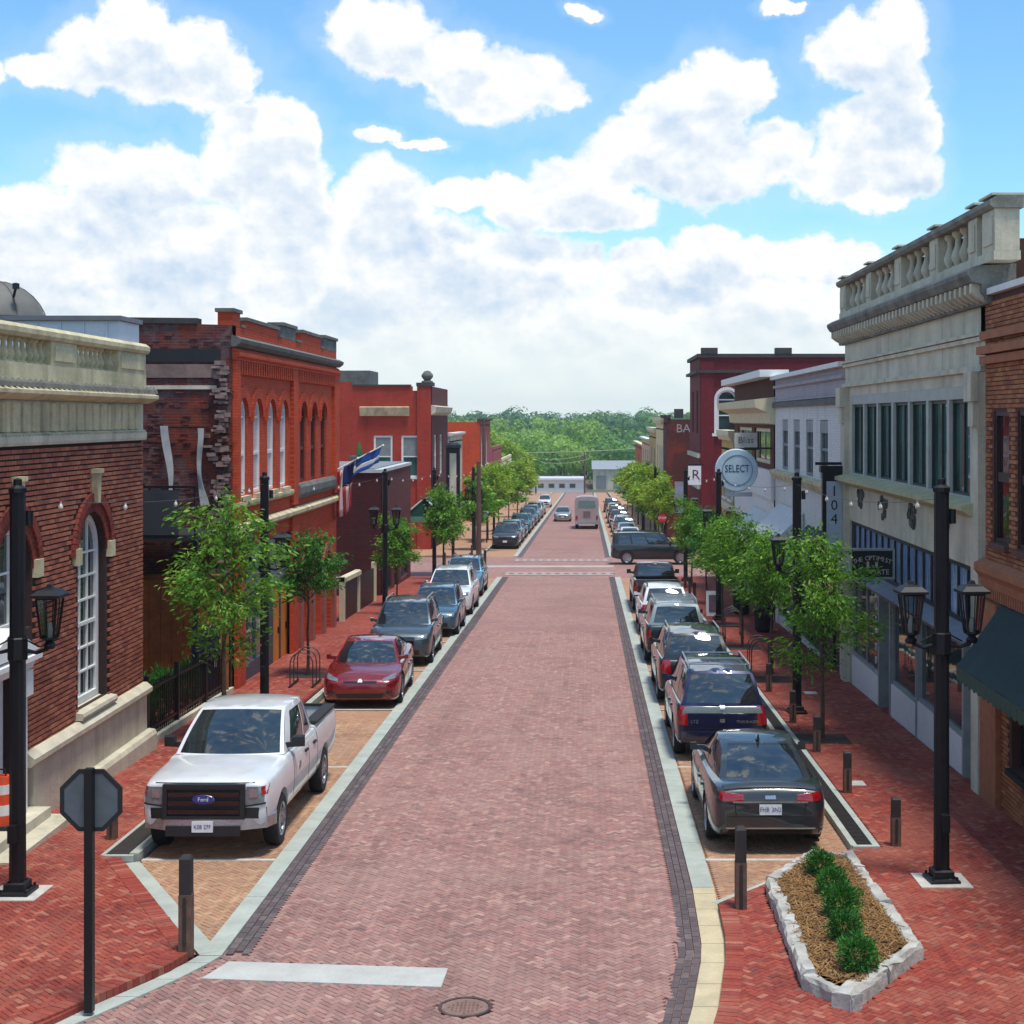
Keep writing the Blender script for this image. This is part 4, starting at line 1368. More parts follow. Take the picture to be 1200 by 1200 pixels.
def simple_front(name, label, side, X, A, B, top, wm, sm, wins=(), shop=True, wmat=None, cop=None, depth=14, coptop=.25, band=None, sign=None):
    """a two-faced street building: flank towards the viewer, front on the street"""
    s = -1 if side == 'L' else 1
    root = place(name, label, 'building', (X, A, gz(A)))
    f, g = Fac(side, X), Fac('N', A - .006)
    lo = gz(B) - .3
    holes = [rect(a, b, c, d) for a, b, c, d in wins]
    sh = None
    if shop:
        sh = (A + .8, B - .8, gz(B) + .5, gz(A) + 3.0)
        holes.append(rect(*sh))
    q = MB(); wall(q, f, rect(A, B, lo, top), holes, .3); part(q, 'wall', wm, root)
    xs = sorted((X, X + s * depth))
    q = MB(); wall(q, g, rect(xs[0], xs[1], lo, top - .1), [], .3); part(q, 'side_wall', sm, root)
    for (a, b, c, d) in wins:
        window(f, root, (a + b) / 2, b - a, c, d, wmat or M_white, M_glassd, False, 1, 2, .15, .09, .05, sill=True)
    if sh:
        window(f, root, (sh[0] + sh[1]) / 2, sh[1] - sh[0], sh[2], sh[3], M_blackm, M_glassd, False, max(2, int((B - A) / 2)), 1, .2, .1, .07, name='shop_window')
    if cop:
        q = MB(); fprofile(q, f, A - .1, B, [(-.3, top), (.15, top), (.3, top + coptop * .5), (.3, top + coptop), (-.3, top + coptop)]); part(q, 'cornice', cop, root)
    if band:
        q = MB(); fprofile(q, f, A, B, [(0, band), (.2, band + .05), (.25, band + .3), (0, band + .35)]); part(q, 'belt_course', cop or M_stonegrey, root)
    q = MB(); q.box(xs[0], xs[1], A + .1, B - .02, top - .5, top - .4); part(q, 'roof', M_coping, root)
    return root, f, g

M_brickpk = brick_mat('pinkish_brick', srgb(176, 92, 82), srgb(160, 80, 72), srgb(150, 90, 82), 'y', soot=.2)
simple_front('grey_shop_building', 'narrow pale grey shop building past the red corner building', 'L', -10.6, 112.2, 124, 4.6, M_stonegrey, M_stonegrey, [(113, 114.5, 1, 3.6), (116, 117.5, 1, 3.6), (119, 120.5, 1, 3.6)], True, cop=M_white)
simple_front('orange_brick_building', 'bright orange brick building with a bare flank beyond the grey shop', 'L', -11.0, 150, 166, 5.7, M_brickpk, M_orange, [(152, 154, 1, 4), (156, 158, 1, 4), (160, 162, 1, 4)], True, cop=M_coping)
M_mural = plain('magenta_mural', srgb(164, 72, 104), .8, vary=.2, scale=.6)
simple_front('mural_building', 'low building with a magenta painted flank far down the left side', 'L', -11.6, 180, 198, 2.4, M_brickpk, M_mural, [], True)
simple_front('tan_shop_building', 'low tan shop building farthest down the left side', 'L', -11.6, 199, 225, .4, M_cream, M_cream, [], True)

# ---------------------------------------------------------------- right side: buff brick building at the edge
def buff():
    X, A, B = 7.1, 14.5, 25.75
    f = Fac('R', X)
    root = place('buff_brick_building', 'buff brick building with tall dark upper windows above the green awning', 'building', (X, 22, gz(22)))
    ups = [(24.35, 25.25), (22.35, 23.85), (19.8, 21.3), (17.3, 18.8)]
    holes = [rect(a, b, 3.85, 6.12) for a, b in ups]
    shop = [rect(20.6, 24.2, .15, 2.3), rect(15.5, 19.6, .15, 2.3)]
    q = MB(); wall(q, f, rect(A, B, -1.2, 8.15), holes + shop, .35); part(q, 'wall', M_mort, root)
    mb = bricks_on(f, 18.0, B - .02, -1.0, 8.1, holes + shop, .225, .062, .016, proud=.02, jit=.003, rnd=random.Random(5))
    o = part(mb, 'brick_courses', M_brickR, root); o['kind'] = 'stuff'
    dk = plain('dark_brown_frame', srgb(46, 26, 26), .5)
    for a, b in ups:
        window(f, root, (a + b) / 2, b - a, 3.85, 6.12, dk, glass('plum_glass', (.03, .012, .014)), False, 1, 2, .09, .08, .09, sash=1)
        q = MB(); fbox(q, f, a - .04, b + .04, 3.74, 3.846, -.2, .10); part(q, 'window_sill', plain('dark_sill', srgb(96, 62, 52), .8), root)
    for (a, b, lo, hi) in ((20.6, 24.2, .15, 2.3), (15.5, 19.6, .15, 2.3)):
        window(f, root, (a + b) / 2, b - a, lo, hi, M_blackm, M_glassd, False, 3, 1, .2, .08, .06, sill=True, name='shop_window')
    mo = plain('brick_moulding', srgb(166, 104, 70), .85, vary=.2, scale=4, bump=.5)
    q = MB(); fprofile(q, f, A, B + .02, [(0, 3.05), (.10, 3.05), (.12, 3.2), (.22, 3.32), (.22, 3.44), (.05, 3.52), (0, 3.52)]); part(q, 'belt_course', mo, root)
    q = MB(); u = 18.0
    while u < 25.6:
        fbox(q, f, u, u + .07, 2.86, 3.046, 0, .09); u += .13
    o = part(q, 'dentil_course', mo, root); o['kind'] = 'stuff'
    for (a, b) in ((6.95, .10), (7.12, .16), (7.38, .10)):
        q = MB(); fbox(q, f, A, B + .01, a, a + .14, 0, b + .02); part(q, 'corbel_course', mo, root)
    q = MB(); fbox(q, f, A, B - .35, 8.152, 8.26, -.4, .12); part(q, 'coping', M_white, root)
    q = MB(); fbox(q, f, 24.75, 25.72, -1.2, 2.80, .022, .12); part(q, 'pier', mo, root)
    q = MB(); q.box(X + .4, X + 12, A, B, 7.7, 7.8); part(q, 'roof', M_coping, root)
    q = MB(); q.box(X + 1.3, X + 10, 24.8, 25.7, 7.8, 9.0); q.box(X + 1.2, X + 10, 24.7, 25.8, 9.002, 9.15); part(q, 'roof_wall', mo, root)
buff()

M_awn = plain('dark_green_canvas', srgb(20, 50, 52), .85, vary=.18, scale=1.8, bump=.2)
M_awt = plain('green_trim_canvas', srgb(62, 84, 70), .85, vary=.2, scale=9)
def awning(name, label, side, X, A, B, zt, zb, proj, val, m, mt, scal=True):
    root = place(name, label, 'awning', (X, A, gz(A)))
    f = Fac(side, X)
    q = MB()
    n = max(2, int((B - A) / .5))
    vs = []
    for i in range(n + 1):
        u = A + (B - A) * i / n
        for t in (0, .33, .66, 1):
            sag = .035 * math.sin(math.pi * t) + .012 * math.sin(i * 2.2)
            vs.append(f.P(u, zt + (zb - zt) * t - sag, .03 + (proj - .03) * t))
    fs = [(i * 4 + j, i * 4 + j + 1, (i + 1) * 4 + j + 1, (i + 1) * 4 + j) for i in range(n) for j in range(3)]
    q.add(vs, fs)
    for u in (A, B):
        q.add([f.P(u, zt, .03), f.P(u, zb, proj), f.P(u, zb, .03)], [(0, 1, 2)])
    o = part(q, 'canopy', m, root)
    so = o.modifiers.new('thick', 'SOLIDIFY'); so.thickness = .012
    q = MB()
    u = A
    w = .28 if scal else (B - A)
    while u < B - .05:
        b = min(u + w, B)
        fprism(q, f, [(u + .004, zb - val * (.8 if scal else 1)), ((u + b) / 2, zb - val), (b - .004, zb - val * (.8 if scal else 1)), (b - .004, zb), (u + .004, zb)], proj - .01, proj + .008)
        u = b
    part(q, 'valance', mt, root)
    for u in (A + .06, B - .06):
        q = MB(); q.tube([f.P(u, zb - .02, .02), f.P(u, zb - .02, proj - .02)], .016, 6); q.tube([f.P(u, zt - .05, .02), f.P(u, zb, proj - .03)], .016, 6); part(q, 'frame_bar', M_black, root)
    return root
awning('green_awning', 'dark green canvas awning with scalloped edge along the buff brick building', 'R', 7.1, 16.5, 24.7, 2.82, 1.78, .78, .26, M_awn, M_awt)

# ---------------------------------------------------------------- right side: grey balustraded building
def greyhall():
    X, A, B = 7.1, 25.8, 39.8
    f = Fac('R', X)
    root = place('grey_balustrade_building', 'grey stone fronted building with seven tall windows under a heavy balustrade', 'building', (X, 33, gz(33)))
    us = [A + .95 + i * (B - A - 1.9) / 7 for i in range(8)]
    bay = rect(us[0], us[-1], 4.50, 6.60)
    shop = rect(A + .55, B - .75, -1.6, 3.26)
    q = MB(); wall(q, f, rect(A, B, -1.9, 8.0), [bay, shop], .5); part(q, 'wall', M_stonegrey, root)
    g = Fac('N', A - .006)
    q = MB(); wall(q, g, rect(X, 22, 7.5, 9.2), [], .3); part(q, 'side_wall', M_mort, root)
    # upper windows
    tr = plain('window_trim', srgb(176, 178, 168), .7, vary=.12, scale=3)
    for i in range(7):
        c = (us[i] + us[i + 1]) / 2; w = us[i + 1] - us[i] - .205
        window(f, root, c, w, 4.52, 6.36, plain('dark_green_sash', srgb(30, 46, 42), .5), M_glassg, False, 2, 1, .14, .07, .05)
        q = MB(); fbox(q, f, c - w / 2, c + w / 2, 4.505, 4.54, -.13, 0); part(q, 'window_sill', tr, root)
    
    for i in range(8):
        q = MB()
        a, b = (us[i] - .10, us[i] + .10)
        if i == 0: a = us[i] + .002
        if i == 7: b = us[i] - .002
        fbox(q, f, a, b, 4.502, 6.36, -.16, .0); part(q, 'mullion', tr, root)
    q = MB(); fbox(q, f, us[0], us[-1], 6.362, 6.598, -.16, .0); part(q, 'lintel', tr, root)
    q = MB(); fbox(q, f, us[0], us[-1], 4.5, 6.6, -.62, -.55); part(q, 'room_back', M_blackm, root)
    ys = plain('mossy_sill', srgb(178, 174, 134), .85, vary=.2, scale=3)
    q = MB(); fprofile(q, f, A + .35, B - .2, [(0, 4.20), (.12, 4.20), (.34, 4.33), (.34, 4.42), (0, 4.498)]); part(q, 'sill_course', ys, root)
    for (v0, v1, d) in ((6.84, 6.94, .09), (7.38, 7.46, .07), (7.48, 7.54, .10)):
        q = MB(); fbox(q, f, A, B, v0, v1, 0, d); part(q, 'moulding', M_stonegrey, root)
    for (a, b) in ((A + .02, A + .5), (B - .62, B - .02)):
        q = MB(); fbox(q, f, a, b, -1.8, 6.83, 0, .13); part(q, 'pilaster', M_stonegrey, root)
        q = MB(); fbox(q, f, a - .015, b + .015, 6.3, 6.82, .132, .26); fbox(q, f, a + .06, b - .06, 5.85, 6.298, .132, .2); part(q, 'capital', M_stonegrey, root)
    # cornice with its modillions
    q = MB(); fprofile(q, f, A - .5, B + .35, [(-.4, 8.0), (.10, 8.0), (.14, 8.14), (.20, 8.20), (.20, 8.34), (.36, 8.38), (.44, 8.50), (.44, 8.58), (.30, 8.66), (-.4, 8.70)]); part(q, 'cornice', plain('worn_cornice_stone', srgb(122, 122, 114), .9, vary=.45, scale=1.8, bump=.5), root)
    mm = None
    u = A - .3
    while u < B + .2:
        if mm is None:
            z = MB(); z.prism([(-.35, -.07, 8.20), (-.22, -.07, 8.10), (-.10, -.07, 8.04), (-.10, -.07, 8.36), (-.35, -.07, 8.36)], [(-.35, .07, 8.20), (-.22, .07, 8.10), (-.10, .07, 8.04), (-.10, .07, 8.36), (-.35, .07, 8.36)])
            mm = z.mesh('modillion', M_stonegrey)
        link('modillion', mm, root, loc=(X, u, 0)); u += .36
    # balustrade
    q = MB(); fbox(q, f, A - 1.1, B, 8.702, 8.86, -.30, .16); part(q, 'balustrade_base', M_stonegrey, root)
    q = MB(); fprofile(q, f, A - 1.15, B + .05, [(-.34, 9.58), (.18, 9.58), (.24, 9.64), (.24, 9.72), (.1, 9.80), (-.34, 9.80)]); part(q, 'balustrade_rail', plain('worn_rail_stone', srgb(134, 134, 124), .9, vary=.35, scale=2.2, bump=.4), root)
    piers = [(A - 1.1, A - .3), (A + .05, A + .62), (28.75, 29.4), (32.1, 32.75), (35.5, 36.1), (39.0, 39.78)]
    for i, (a, b) in enumerate(piers):
        q = MB(); fbox(q, f, a, b, 8.862, 9.578, -.28, .14)
        fbox(q, f, a + .1, b - .1, 8.98, 9.46, .14, .165)
        fbox(q, f, a - .02, b + .02, 9.802, 9.84, -.36, .20); part(q, 'balustrade_pier', M_stonegrey, root)
    q = MB(); fbox(q, f, A, B - .1, 8.87, 9.57, -.42, -.36); part(q, 'parapet_back', plain('dark_parapet', srgb(72, 64, 58), .95, vary=.3), root)
    bm = baluster_mesh(.716, .135, M_stonegrey)
    for (p, r) in zip(piers[1:], piers[2:]):
        a, b = p[1], r[0]
        n = 4
        for i in range(n): link('baluster', bm, root, loc=f.P(a + (b - a) * (i + .5) / n, 8.862, -.05))
    # relief sprays under the sill
    rnd = random.Random(3)
    for c in (28.6, 31.4, 34.6, 37.4):
        q = MB()
        for k in range(16):
            a = rnd.uniform(-2.9, -.2); r = rnd.uniform(.15, .5)
            u, v = c + .6 * r * math.cos(a) * 1.6, 4.16 + r * math.sin(a)
            q.lathe([(0, .05), (.05, .03), (.07, 0)], 6, f.P(u, v, .0)[0:3], 'x') if False else fprism(q, f, [(u - .07, v), (u, v - .10), (u + .07, v), (u, v + .08)], 0, .06)
        part(q, 'relief_ornament', M_stonedark, root)
    # ground floor: transom lights of patterned glass above the shop windows
    m, k, b = base_mat('leaded_glass')
    pos = k.n('ShaderNodeNewGeometry').outputs['Position']
    vec = k.n('ShaderNodeMapping', ins={0: pos, 3: (1, 2.2, 1.2)}).outputs[0]
    wv = k.n('ShaderNodeTexWave', ins={'Vector': vec, 'Scale': 1.1, 'Distortion': 9.0, 'Detail': 3.0, 'Detail Scale': .9})
    wv.bands_direction = 'Y'
    k.put(b.inputs['Base Color'], k.ramp(wv.outputs[0], [(.20, srgb(74, 108, 156)), (.45, srgb(134, 160, 194)), (.60, srgb(222, 228, 236)), (.78, srgb(112, 142, 182))]))
    b.inputs['Roughness'].default_value = .12
    fr = plain('shop_frame_navy', srgb(26, 34, 48), .5)
    v0, v1 = 2.12, 3.22
    q = MB(); holes = []
    u = A + .75
    while u < B - 1.3:
        holes.append(rect(u, u + .62, v0 + .08, v1 - .06)); u += .72
    wall(q, f, rect(A + .55, B - .75, v0, v1 + .04), holes, .06, d=-.05); t = part(q, 'transom_window', fr, root)
    q = MB(); fbox(q, f, A + .57, B - .77, v0 + .02, v1, -.14, -.09); part(q, 'pane', m, t)
    q = MB(); fprofile(q, f, A + .5, B - .7, [(-.3, 1.84), (.25, 1.84), (.30, 1.92), (-.1, 2.118), (-.3, 2.118)]); part(q, 'shop_canopy', plain('grey_canopy', srgb(112, 118, 128), .6), root)
    # shop windows, doors and white bulkheads: (from, to, is a door)
    segs = [(26.4, 27.3, 1), (27.45, 31.2, 0), (31.35, 33.9, 0), (34.05, 35.2, 1), (35.35, 38.9, 0)]
    wf = plain('shop_frame_grey', srgb(150, 152, 150), .5)
    for (a, b2, dr) in segs:
        if dr:
            window(f, root, (a + b2) / 2, b2 - a, gz(a) + PH + .02, 1.8, fr, M_glassb, False, 1, 2, .75, .09, .05, name='door')
        else:
            window(f, root, (a + b2) / 2, b2 - a, gz(a) + .78, 1.82, wf, M_glassd, False, 2 if b2 - a > 3 else 1, 1, .12, .08, .06, name='shop_window')
            q = MB(); fbox(q, f, a, b2, gz(b2) - .3, gz(a) + .77, -.3, -.02); part(q, 'bulkhead', M_white, root)
    for u in (26.3, 27.37, 31.27, 33.97, 35.27):
        q = MB(); fbox(q, f, u - .06, u + .06, -1.5, 1.82, -.3, 0); part(q, 'shop_post', wf, root)
    q = MB(); fbox(q, f, A + .55, B - .75, -1.6, 2.1, -1.6, -1.5); part(q, 'shop_back', M_blackm, root)
    # white round emblems on the door bay
    for i in range(6):
        q = MB(); q.lathe([(.07, 0), (.095, 0), (.095, .02), (.07, .02)], 12, f.P(35.8, 1.35 - i * .33, -.04), 'x'); part(q, 'round_emblem', M_white, root)
    q = MB(); q.box(X + .5, X + 14, A, B, 7.6, 7.7); part(q, 'roof', M_coping, root)
    q = MB(); q.add([(X, B - .01, -1.9), (X + 14, B - .01, -1.9), (X + 14, B - .01, 8), (X, B - .01, 8)], [(0, 1, 2, 3)]); part(q, 'party_wall', M_mort, root)
greyhall()

# ---------------------------------------------------------------- right side: white painted front and beyond
def whitefront():
    X, A, B = 7.1, 39.85, 54.5
    f = Fac('R', X)
    root = place('white_painted_building', 'white painted brick building with four narrow windows and lilac upper band', 'building', (X, 47, gz(47)))
    wm = brick_mat('white_painted_brick', srgb(232, 230, 224), srgb(226, 224, 218), srgb(206, 204, 200), 'y', soot=.12, sootcol=srgb(140, 138, 138))
    lm = brick_mat('lilac_painted_brick', srgb(184, 176, 178), srgb(176, 168, 172), srgb(160, 152, 156), 'y', soot=.15, sootcol=srgb(110, 106, 116))
    cs = [43.35, 46.15, 48.95, 51.8]
    holes = [rect(c - .72, c + .72, 4.16, 5.95) for c in cs]
    shop = rect(A + .8, B - .8, -2.3, 1.6)
    q = MB(); wall(q, f, rect(A, B, -2.6, 6.46), holes + [shop], .35); part(q, 'wall', wm, root)
    q = MB(); wall(q, f, rect(A, B, 6.462, 7.42), [], .35); part(q, 'upper_wall', lm, root)
    for c in cs:
        window(f, root, c, 1.40, 4.18, 5.93, plain('grey_sash', srgb(128, 130, 132), .6), M_glassd, False, 2, 2, .10, .09, .05, sash=1)
        q = MB(); fbox(q, f, c - .7, c + .7, 5.55, 5.93, -.06, -.02); part(q, 'window_head', plain('grey_board', srgb(150, 150, 152), .7), root)
    for (a, b, d, m) in ((6.40, 6.56, .12, M_stonedark), (6.6, 6.66, .06, lm), (7.1, 7.2, .08, lm), (7.42, 7.56, .2, M_white)):
        q = MB(); fbox(q, f, A - .05, B + .05, a + .002, b, -.3, d); part(q, 'moulding', m, root)
    q = MB(); fprofile(q, f, A + .4, B - .2, [(0, 3.78), (.14, 3.80), (.24, 3.98), (.24, 4.08), (0, 4.12)]); part(q, 'sill_course', M_limestone, root)
    window(f, root, (A + B) / 2, B - A - 1.6, -1.3, 1.6, M_blackm, M_glassd, False, 6, 1, .25, .1, .07, name='shop_window')
    q = MB(); fbox(q, f, A + .8, B - .8, -2.4, -1.3, -.3, -.03); part(q, 'bulkhead', wm, root)
    q = MB(); q.box(X + .4, X + 14, A, B, 6.9, 7.0); part(q, 'roof', M_coping, root)
whitefront()
M_awnw = plain('white_canvas', srgb(206, 206, 204), .85, vary=.1, scale=3)
awning('green_awning', 'deep green awning below the white painted brick building', 'R', 7.1, 41.0, 46.2, 2.6, 1.45, 1.2, .2, M_awn, M_awn, False)
awning('pale_awning', 'short pale canvas awning below the white painted brick building', 'R', 7.1, 47.2, 53.0, 2.9, 1.9, 1.1, .22, M_awnw, M_awnw, False)
awning('striped_awning', 'pale scalloped awning beside the round hanging sign', 'R', 7.1, 55.4, 61.0, 2.3, 1.1, 1.5, .25, M_awnw, M_awnw, True)

def brownfront():
    X, A, B = 7.1, 54.6, 69.5
    f = Fac('R', X)
    root = place('brown_cream_building', 'brown brick building with cream cornice and white coping beside the lilac band', 'building', (X, 60, gz(60)))
    bm_ = brick_mat('brown_brick_street', srgb(112, 62, 40), srgb(96, 52, 36), srgb(90, 60, 46), 'y', soot=.3)
    q = MB(); wall(q, f, rect(A, B, 2.9, 7.55), [rect(56.0, 61.2, 4.2, 5.6), rect(62.2, 67.8, 4.2, 5.6)], .35); part(q, 'wall', bm_, root)
    q = MB(); wall(q, f, rect(A, B, -2.9, 2.898), [rect(A + .8, B - .8, -2.4, 1.2)], .35); part(q, 'lower_wall', M_white, root)
    for c, w in ((58.6, 5.2), (65.0, 5.6)):
        window(f, root, c, w, 4.2, 5.6, M_cream, M_glassd, False, 2, 1, .15, .14, .12)
    q = MB(); fprofile(q, f, A - .1, B + .3, [(0, 5.75), (.2, 5.8), (.25, 6.2), (.75, 6.4), (.8, 6.7), (0, 6.8)]); part(q, 'cornice', M_cream, root)
    q = MB(); fbox(q, f, A - .2, B + .4, 7.552, 7.82, -.5, .6); part(q, 'coping', M_white, root)
    q = MB(); fbox(q, f, A, B, 2.9, 4.0, .002, .14); part(q, 'sign_band', M_white, root)
    window(f, root, (A + B) / 2, B - A - 1.6, -2.2, 1.2, M_blackm, M_glassd, False, 6, 1, .25, .1, .07, name='shop_window')
    g = Fac('N', A - .006)
    q = MB(); wall(q, g, rect(X, X + 14, -2.6, 7.5), [], .3); part(q, 'side_wall', M_darkb, root)
    q = MB(); q.box(X + .4, X + 14, A + .1, B, 6.9, 7.0); part(q, 'roof', M_coping, root)
brownfront()
M_yel = plain('ochre_stucco', srgb(190, 160, 96), .85, vary=.15, scale=2)
simple_front('ochre_building', 'low ochre stucco building between the brown front and the crossing', 'R', 7.1, 69.6, 76.0, 4.9, M_yel, M_yel, [(70.4, 72.2, 2.0, 4.0), (73.2, 75, 2.0, 4.0)], True, cop=M_cream, coptop=.5, band=1.4)

def burgundy():
    X, A, B = 7.72, 98.0, 108.0
    root = place('burgundy_building', 'tall burgundy brick corner building with one white arched window', 'building', (X, A, gz(A)))
    g, f = Fac('N', A - .006), Fac('R', X)
    win = arch(9.5, 1.35, 5.0, 7.25)
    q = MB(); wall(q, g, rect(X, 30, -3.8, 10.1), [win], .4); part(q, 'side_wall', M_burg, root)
    window(g, root, 9.5, 1.31, 5.0, 7.9, M_white, M_glassd, True, 1, 2, .2, .12, .08)
    q = MB(); ring(q, g, 9.5, 7.25, .68, .86, 0, .06, 16); fbox(q, g, 8.45, 8.815, 4.8, 7.2, 0, .04) if False else None
    part(q, 'window_arch', M_white, root)
    q = MB()
    for s in (-1, 1): fbox(q, g, 9.5 + s * .77 - .09, 9.5 + s * .77 + .09, 5.0, 7.25, 0, .05)
    fbox(q, g, 8.5, 10.5, 4.78, 4.98, 0, .14); part(q, 'window_trim', M_white, root)
    q = MB(); wall(q, f, rect(A, B, -3.8, 10.1), [rect(100, 101.6, 5, 7.9), rect(104, 105.6, 5, 7.9), rect(99.5, 107, -3.2, -.3)], .4); part(q, 'wall', M_burgy, root)
    for c in (100.8, 104.8): window(f, root, c, 1.6, 5, 7.9, M_white, M_glassd, False, 1, 2, .2, .12)
    window(f, root, 103.25, 7.5, -3.2, -.3, M_blackm, M_glassd, False, 4, 1, .2, .1, name='shop_window')
    q = MB(); fbox(q, g, X, X + .9, -3.8, 9.8, 0, .12); part(q, 'pilaster', M_burg, root)
    for (v, t, d) in ((9.05, .2, .2), (10.1, .25, .12)):
        q = MB(); fbox(q, g, X - .2, 30, v + .002, v + t, -.3, d); part(q, 'coping', M_coping, root)
        q = MB(); fbox(q, f, A, B, v + .003, v + t - .002, -.3, d + .1); part(q, 'coping', M_coping, root)
    for x in (X + .6, X + 5.6, X + 11):
        q = MB(); fbox(q, g, x - .55, x + .55, 10.352, 10.75, -.5, .16); part(q, 'merlon', M_coping, root)
    for v in (3.3, 1.2):
        q = MB(); fbox(q, f, A, B, v, v + .3, 0, .2); part(q, 'belt_course', M_stonegrey, root)
    q = MB(); q.box(X + .4, 30, A + .4, B, 9.5, 9.6); part(q, 'roof', M_coping, root)
burgundy()
M_brownn = brick_mat('brown_brick_north', srgb(106, 52, 46), srgb(90, 46, 44), srgb(84, 56, 52), 'x', soot=.35, patch=srgb(150, 58, 40))
rt, f_, g_ = simple_front('painted_sign_building', 'dark brown brick building with faded white lettering high on its flank', 'R', 6.45, 116.0, 121, 6.0, M_darky, M_brownn, [], True, cop=M_coping)
text_mesh('BAR', .95, plain('faded_white', srgb(176, 168, 164), .9, vary=.2, scale=5), 'lettering', rt, (8.05, 115.985, 5.15), (R(90), 0, 0), .004, 'CENTER', 1.0)
q = MB(); q.box(7.2, 7.9, 118, 119, 6.0, 6.75); part(q, 'chimney', M_coping, rt)
simple_front('cream_building', 'tall cream painted building far down the right side', 'R', 6.45, 121.2, 134, 5.5, plain('cream_stucco', srgb(222, 202, 156), .85, vary=.12, scale=1.5), M_darkb, [(122.5, 124.5, 1, 3.6), (126, 128, 1, 3.6), (130, 132, 1, 3.6)], True, cop=M_cream, coptop=.6, band=.3)
simple_front('yellow_building', 'yellow fronted building next to the tall cream one', 'R', 6.5, 134.2, 150, 4.6, M_yel, M_yel, [(136, 139, .8, 3.2), (142, 145, .8, 3.2)], True, cop=M_cream, coptop=.5)
simple_front('pale_building', 'pale tan building past the yellow front', 'R', 6.6, 150.2, 172, 3.6, plain('tan_stucco', srgb(214, 186, 150), .85), M_cream, [(154, 157, .2, 2.6), (160, 163, .2, 2.6), (166, 169, .2, 2.6)], True, cop=M_white)
simple_front('rust_brick_building', 'small rust orange brick building farthest down the right side', 'R', 6.9, 172.2, 205, 2.6, brick_mat('rust_brick', srgb(206, 112, 60), srgb(190, 100, 54), srgb(170, 100, 66), 'y', soot=.2), M_orange, [(176, 180, -1, 1.4), (186, 190, -1, 1.4)], True, cop=M_cream)
def endhall():
    root = place('white_end_building', 'long low white building closing the far end of the street', 'building', (-7, 300, gz(300)))
    g = Fac('N', 302.0)
    hs = [rect(-14.5 + i * 2.2, -13.2 + i * 2.2, -8.6, -7.6) for i in range(6)]
    q = MB(); wall(q, g, rect(-15.5, -.5, -9.8, -6.9), hs, .3); part(q, 'wall', M_white, root)
    for i in range(6): window(g, root, -13.85 + i * 2.2, 1.3, -8.6, -7.6, M_stonegrey, M_glassd, False, 1, 1, .2, .1)
    q = MB(); q.box(-15.8, -.2, 301.5, 312, -6.898, -6.5); part(q, 'roof', M_metalw, root)
    for x in (-15.5, -.8):
        q = MB(); q.box(x, x + .3, 302.4, 311, -9.8, -6.9); part(q, 'end_wall', M_white, root)
endhall()
def greyshed():
    root = place('grey_shed', 'pale grey shed among poles below the wooded hill', 'building', (8, 330, -9.5))
    q = MB(); q.box(1.5, 17, 318, 340, -9.8, -5.2); part(q, 'wall', M_stonegrey, root)
    q = MB(); q.prism([(1.2, 317.5, -5.2), (17.3, 317.5, -5.2), (17.3, 340, -5.2), (1.2, 340, -5.2)], [(1.2, 328, -3.6), (17.3, 328, -3.6), (17.3, 329, -3.6), (1.2, 329, -3.6)]); part(q, 'roof', plain('grey_shed_roof', srgb(150, 156, 162), .6, metal=.2), root)
    for i in range(4):
        q = MB(); q.box(2.2 + i * 3.8, 4.4 + i * 3.8, 317.9, 317.98, -9.3, -6.6); part(q, 'door', plain('shed_door', srgb(122, 128, 130), .7), root)
greyshed()

# ================================================================== VEHICLES
CARM = {
 'glass': glass('car_glass', (.010, .018, .022), .02, 2.1, False),
 'head': plain('headlamp_lens', (.20, .23, .25), .15, metal=.3, vary=.25, scale=18, coat=1.0),
 'tail': plain('tail_lamp_lens', srgb(150, 14, 18), .15, vary=.3, scale=14, coat=1.0),
 'amber': plain('amber_lens', srgb(170, 40, 30), .15, vary=.2, scale=14, coat=1.0),
 'black': plain('car_black_plastic', (.012, .012, .013), .5, vary=.2, scale=9),
 'gloss': plain('car_gloss_black', (.008, .008, .01), .12, vary=.1, scale=9, coat=1.0),
 'chrome': plain('chrome', (.46, .46, .47), .28, metal=.9, vary=.1, scale=9),
 'plate': plain('plate_white', srgb(214, 214, 216), .5, vary=.1, scale=20),
 'blue': plain('badge_blue', srgb(30, 52, 120), .3, vary=.1, scale=20, coat=1.0),
 'tyre': plain('tyre_rubber', (.014, .014, .015), .85, vary=.3, scale=12, bump=.3),
 'rim': plain('alloy_rim', (.42, .42, .43), .3, metal=.9, vary=.15, scale=8),
 'bed': plain('bed_liner', (.02, .02, .022), .7, vary=.3, scale=10, bump=.3),
 'band': plain('hatch_band_grey', srgb(120, 126, 120), .3, metal=.4, vary=.08, scale=6),
 'seam': plain('panel_gap', (.008, .008, .009), .9, vary=0),
}

def catmull(st, n=4):
    out = []
    for i in range(len(st) - 1):
        p0 = st[max(0, i - 1)]; p1 = st[i]; p2 = st[i + 1]; p3 = st[min(len(st) - 1, i + 2)]
        for j in range(n):
            t = j / n
            row = []
            for a, b, c, d in zip(p0, p1, p2, p3):
                m1 = (c - a) / 2; m2 = (d - b) / 2
                if (b - a) * (c - b) <= 0: m1 = 0
                if (c - b) * (d - c) <= 0: m2 = 0
                row.append((2 * t**3 - 3 * t**2 + 1) * b + (t**3 - 2 * t**2 + t) * m1 + (-2 * t**3 + 3 * t**2) * c + (t**3 - t**2) * m2)
            out.append(row)
    out.append(list(st[-1]))
    return out

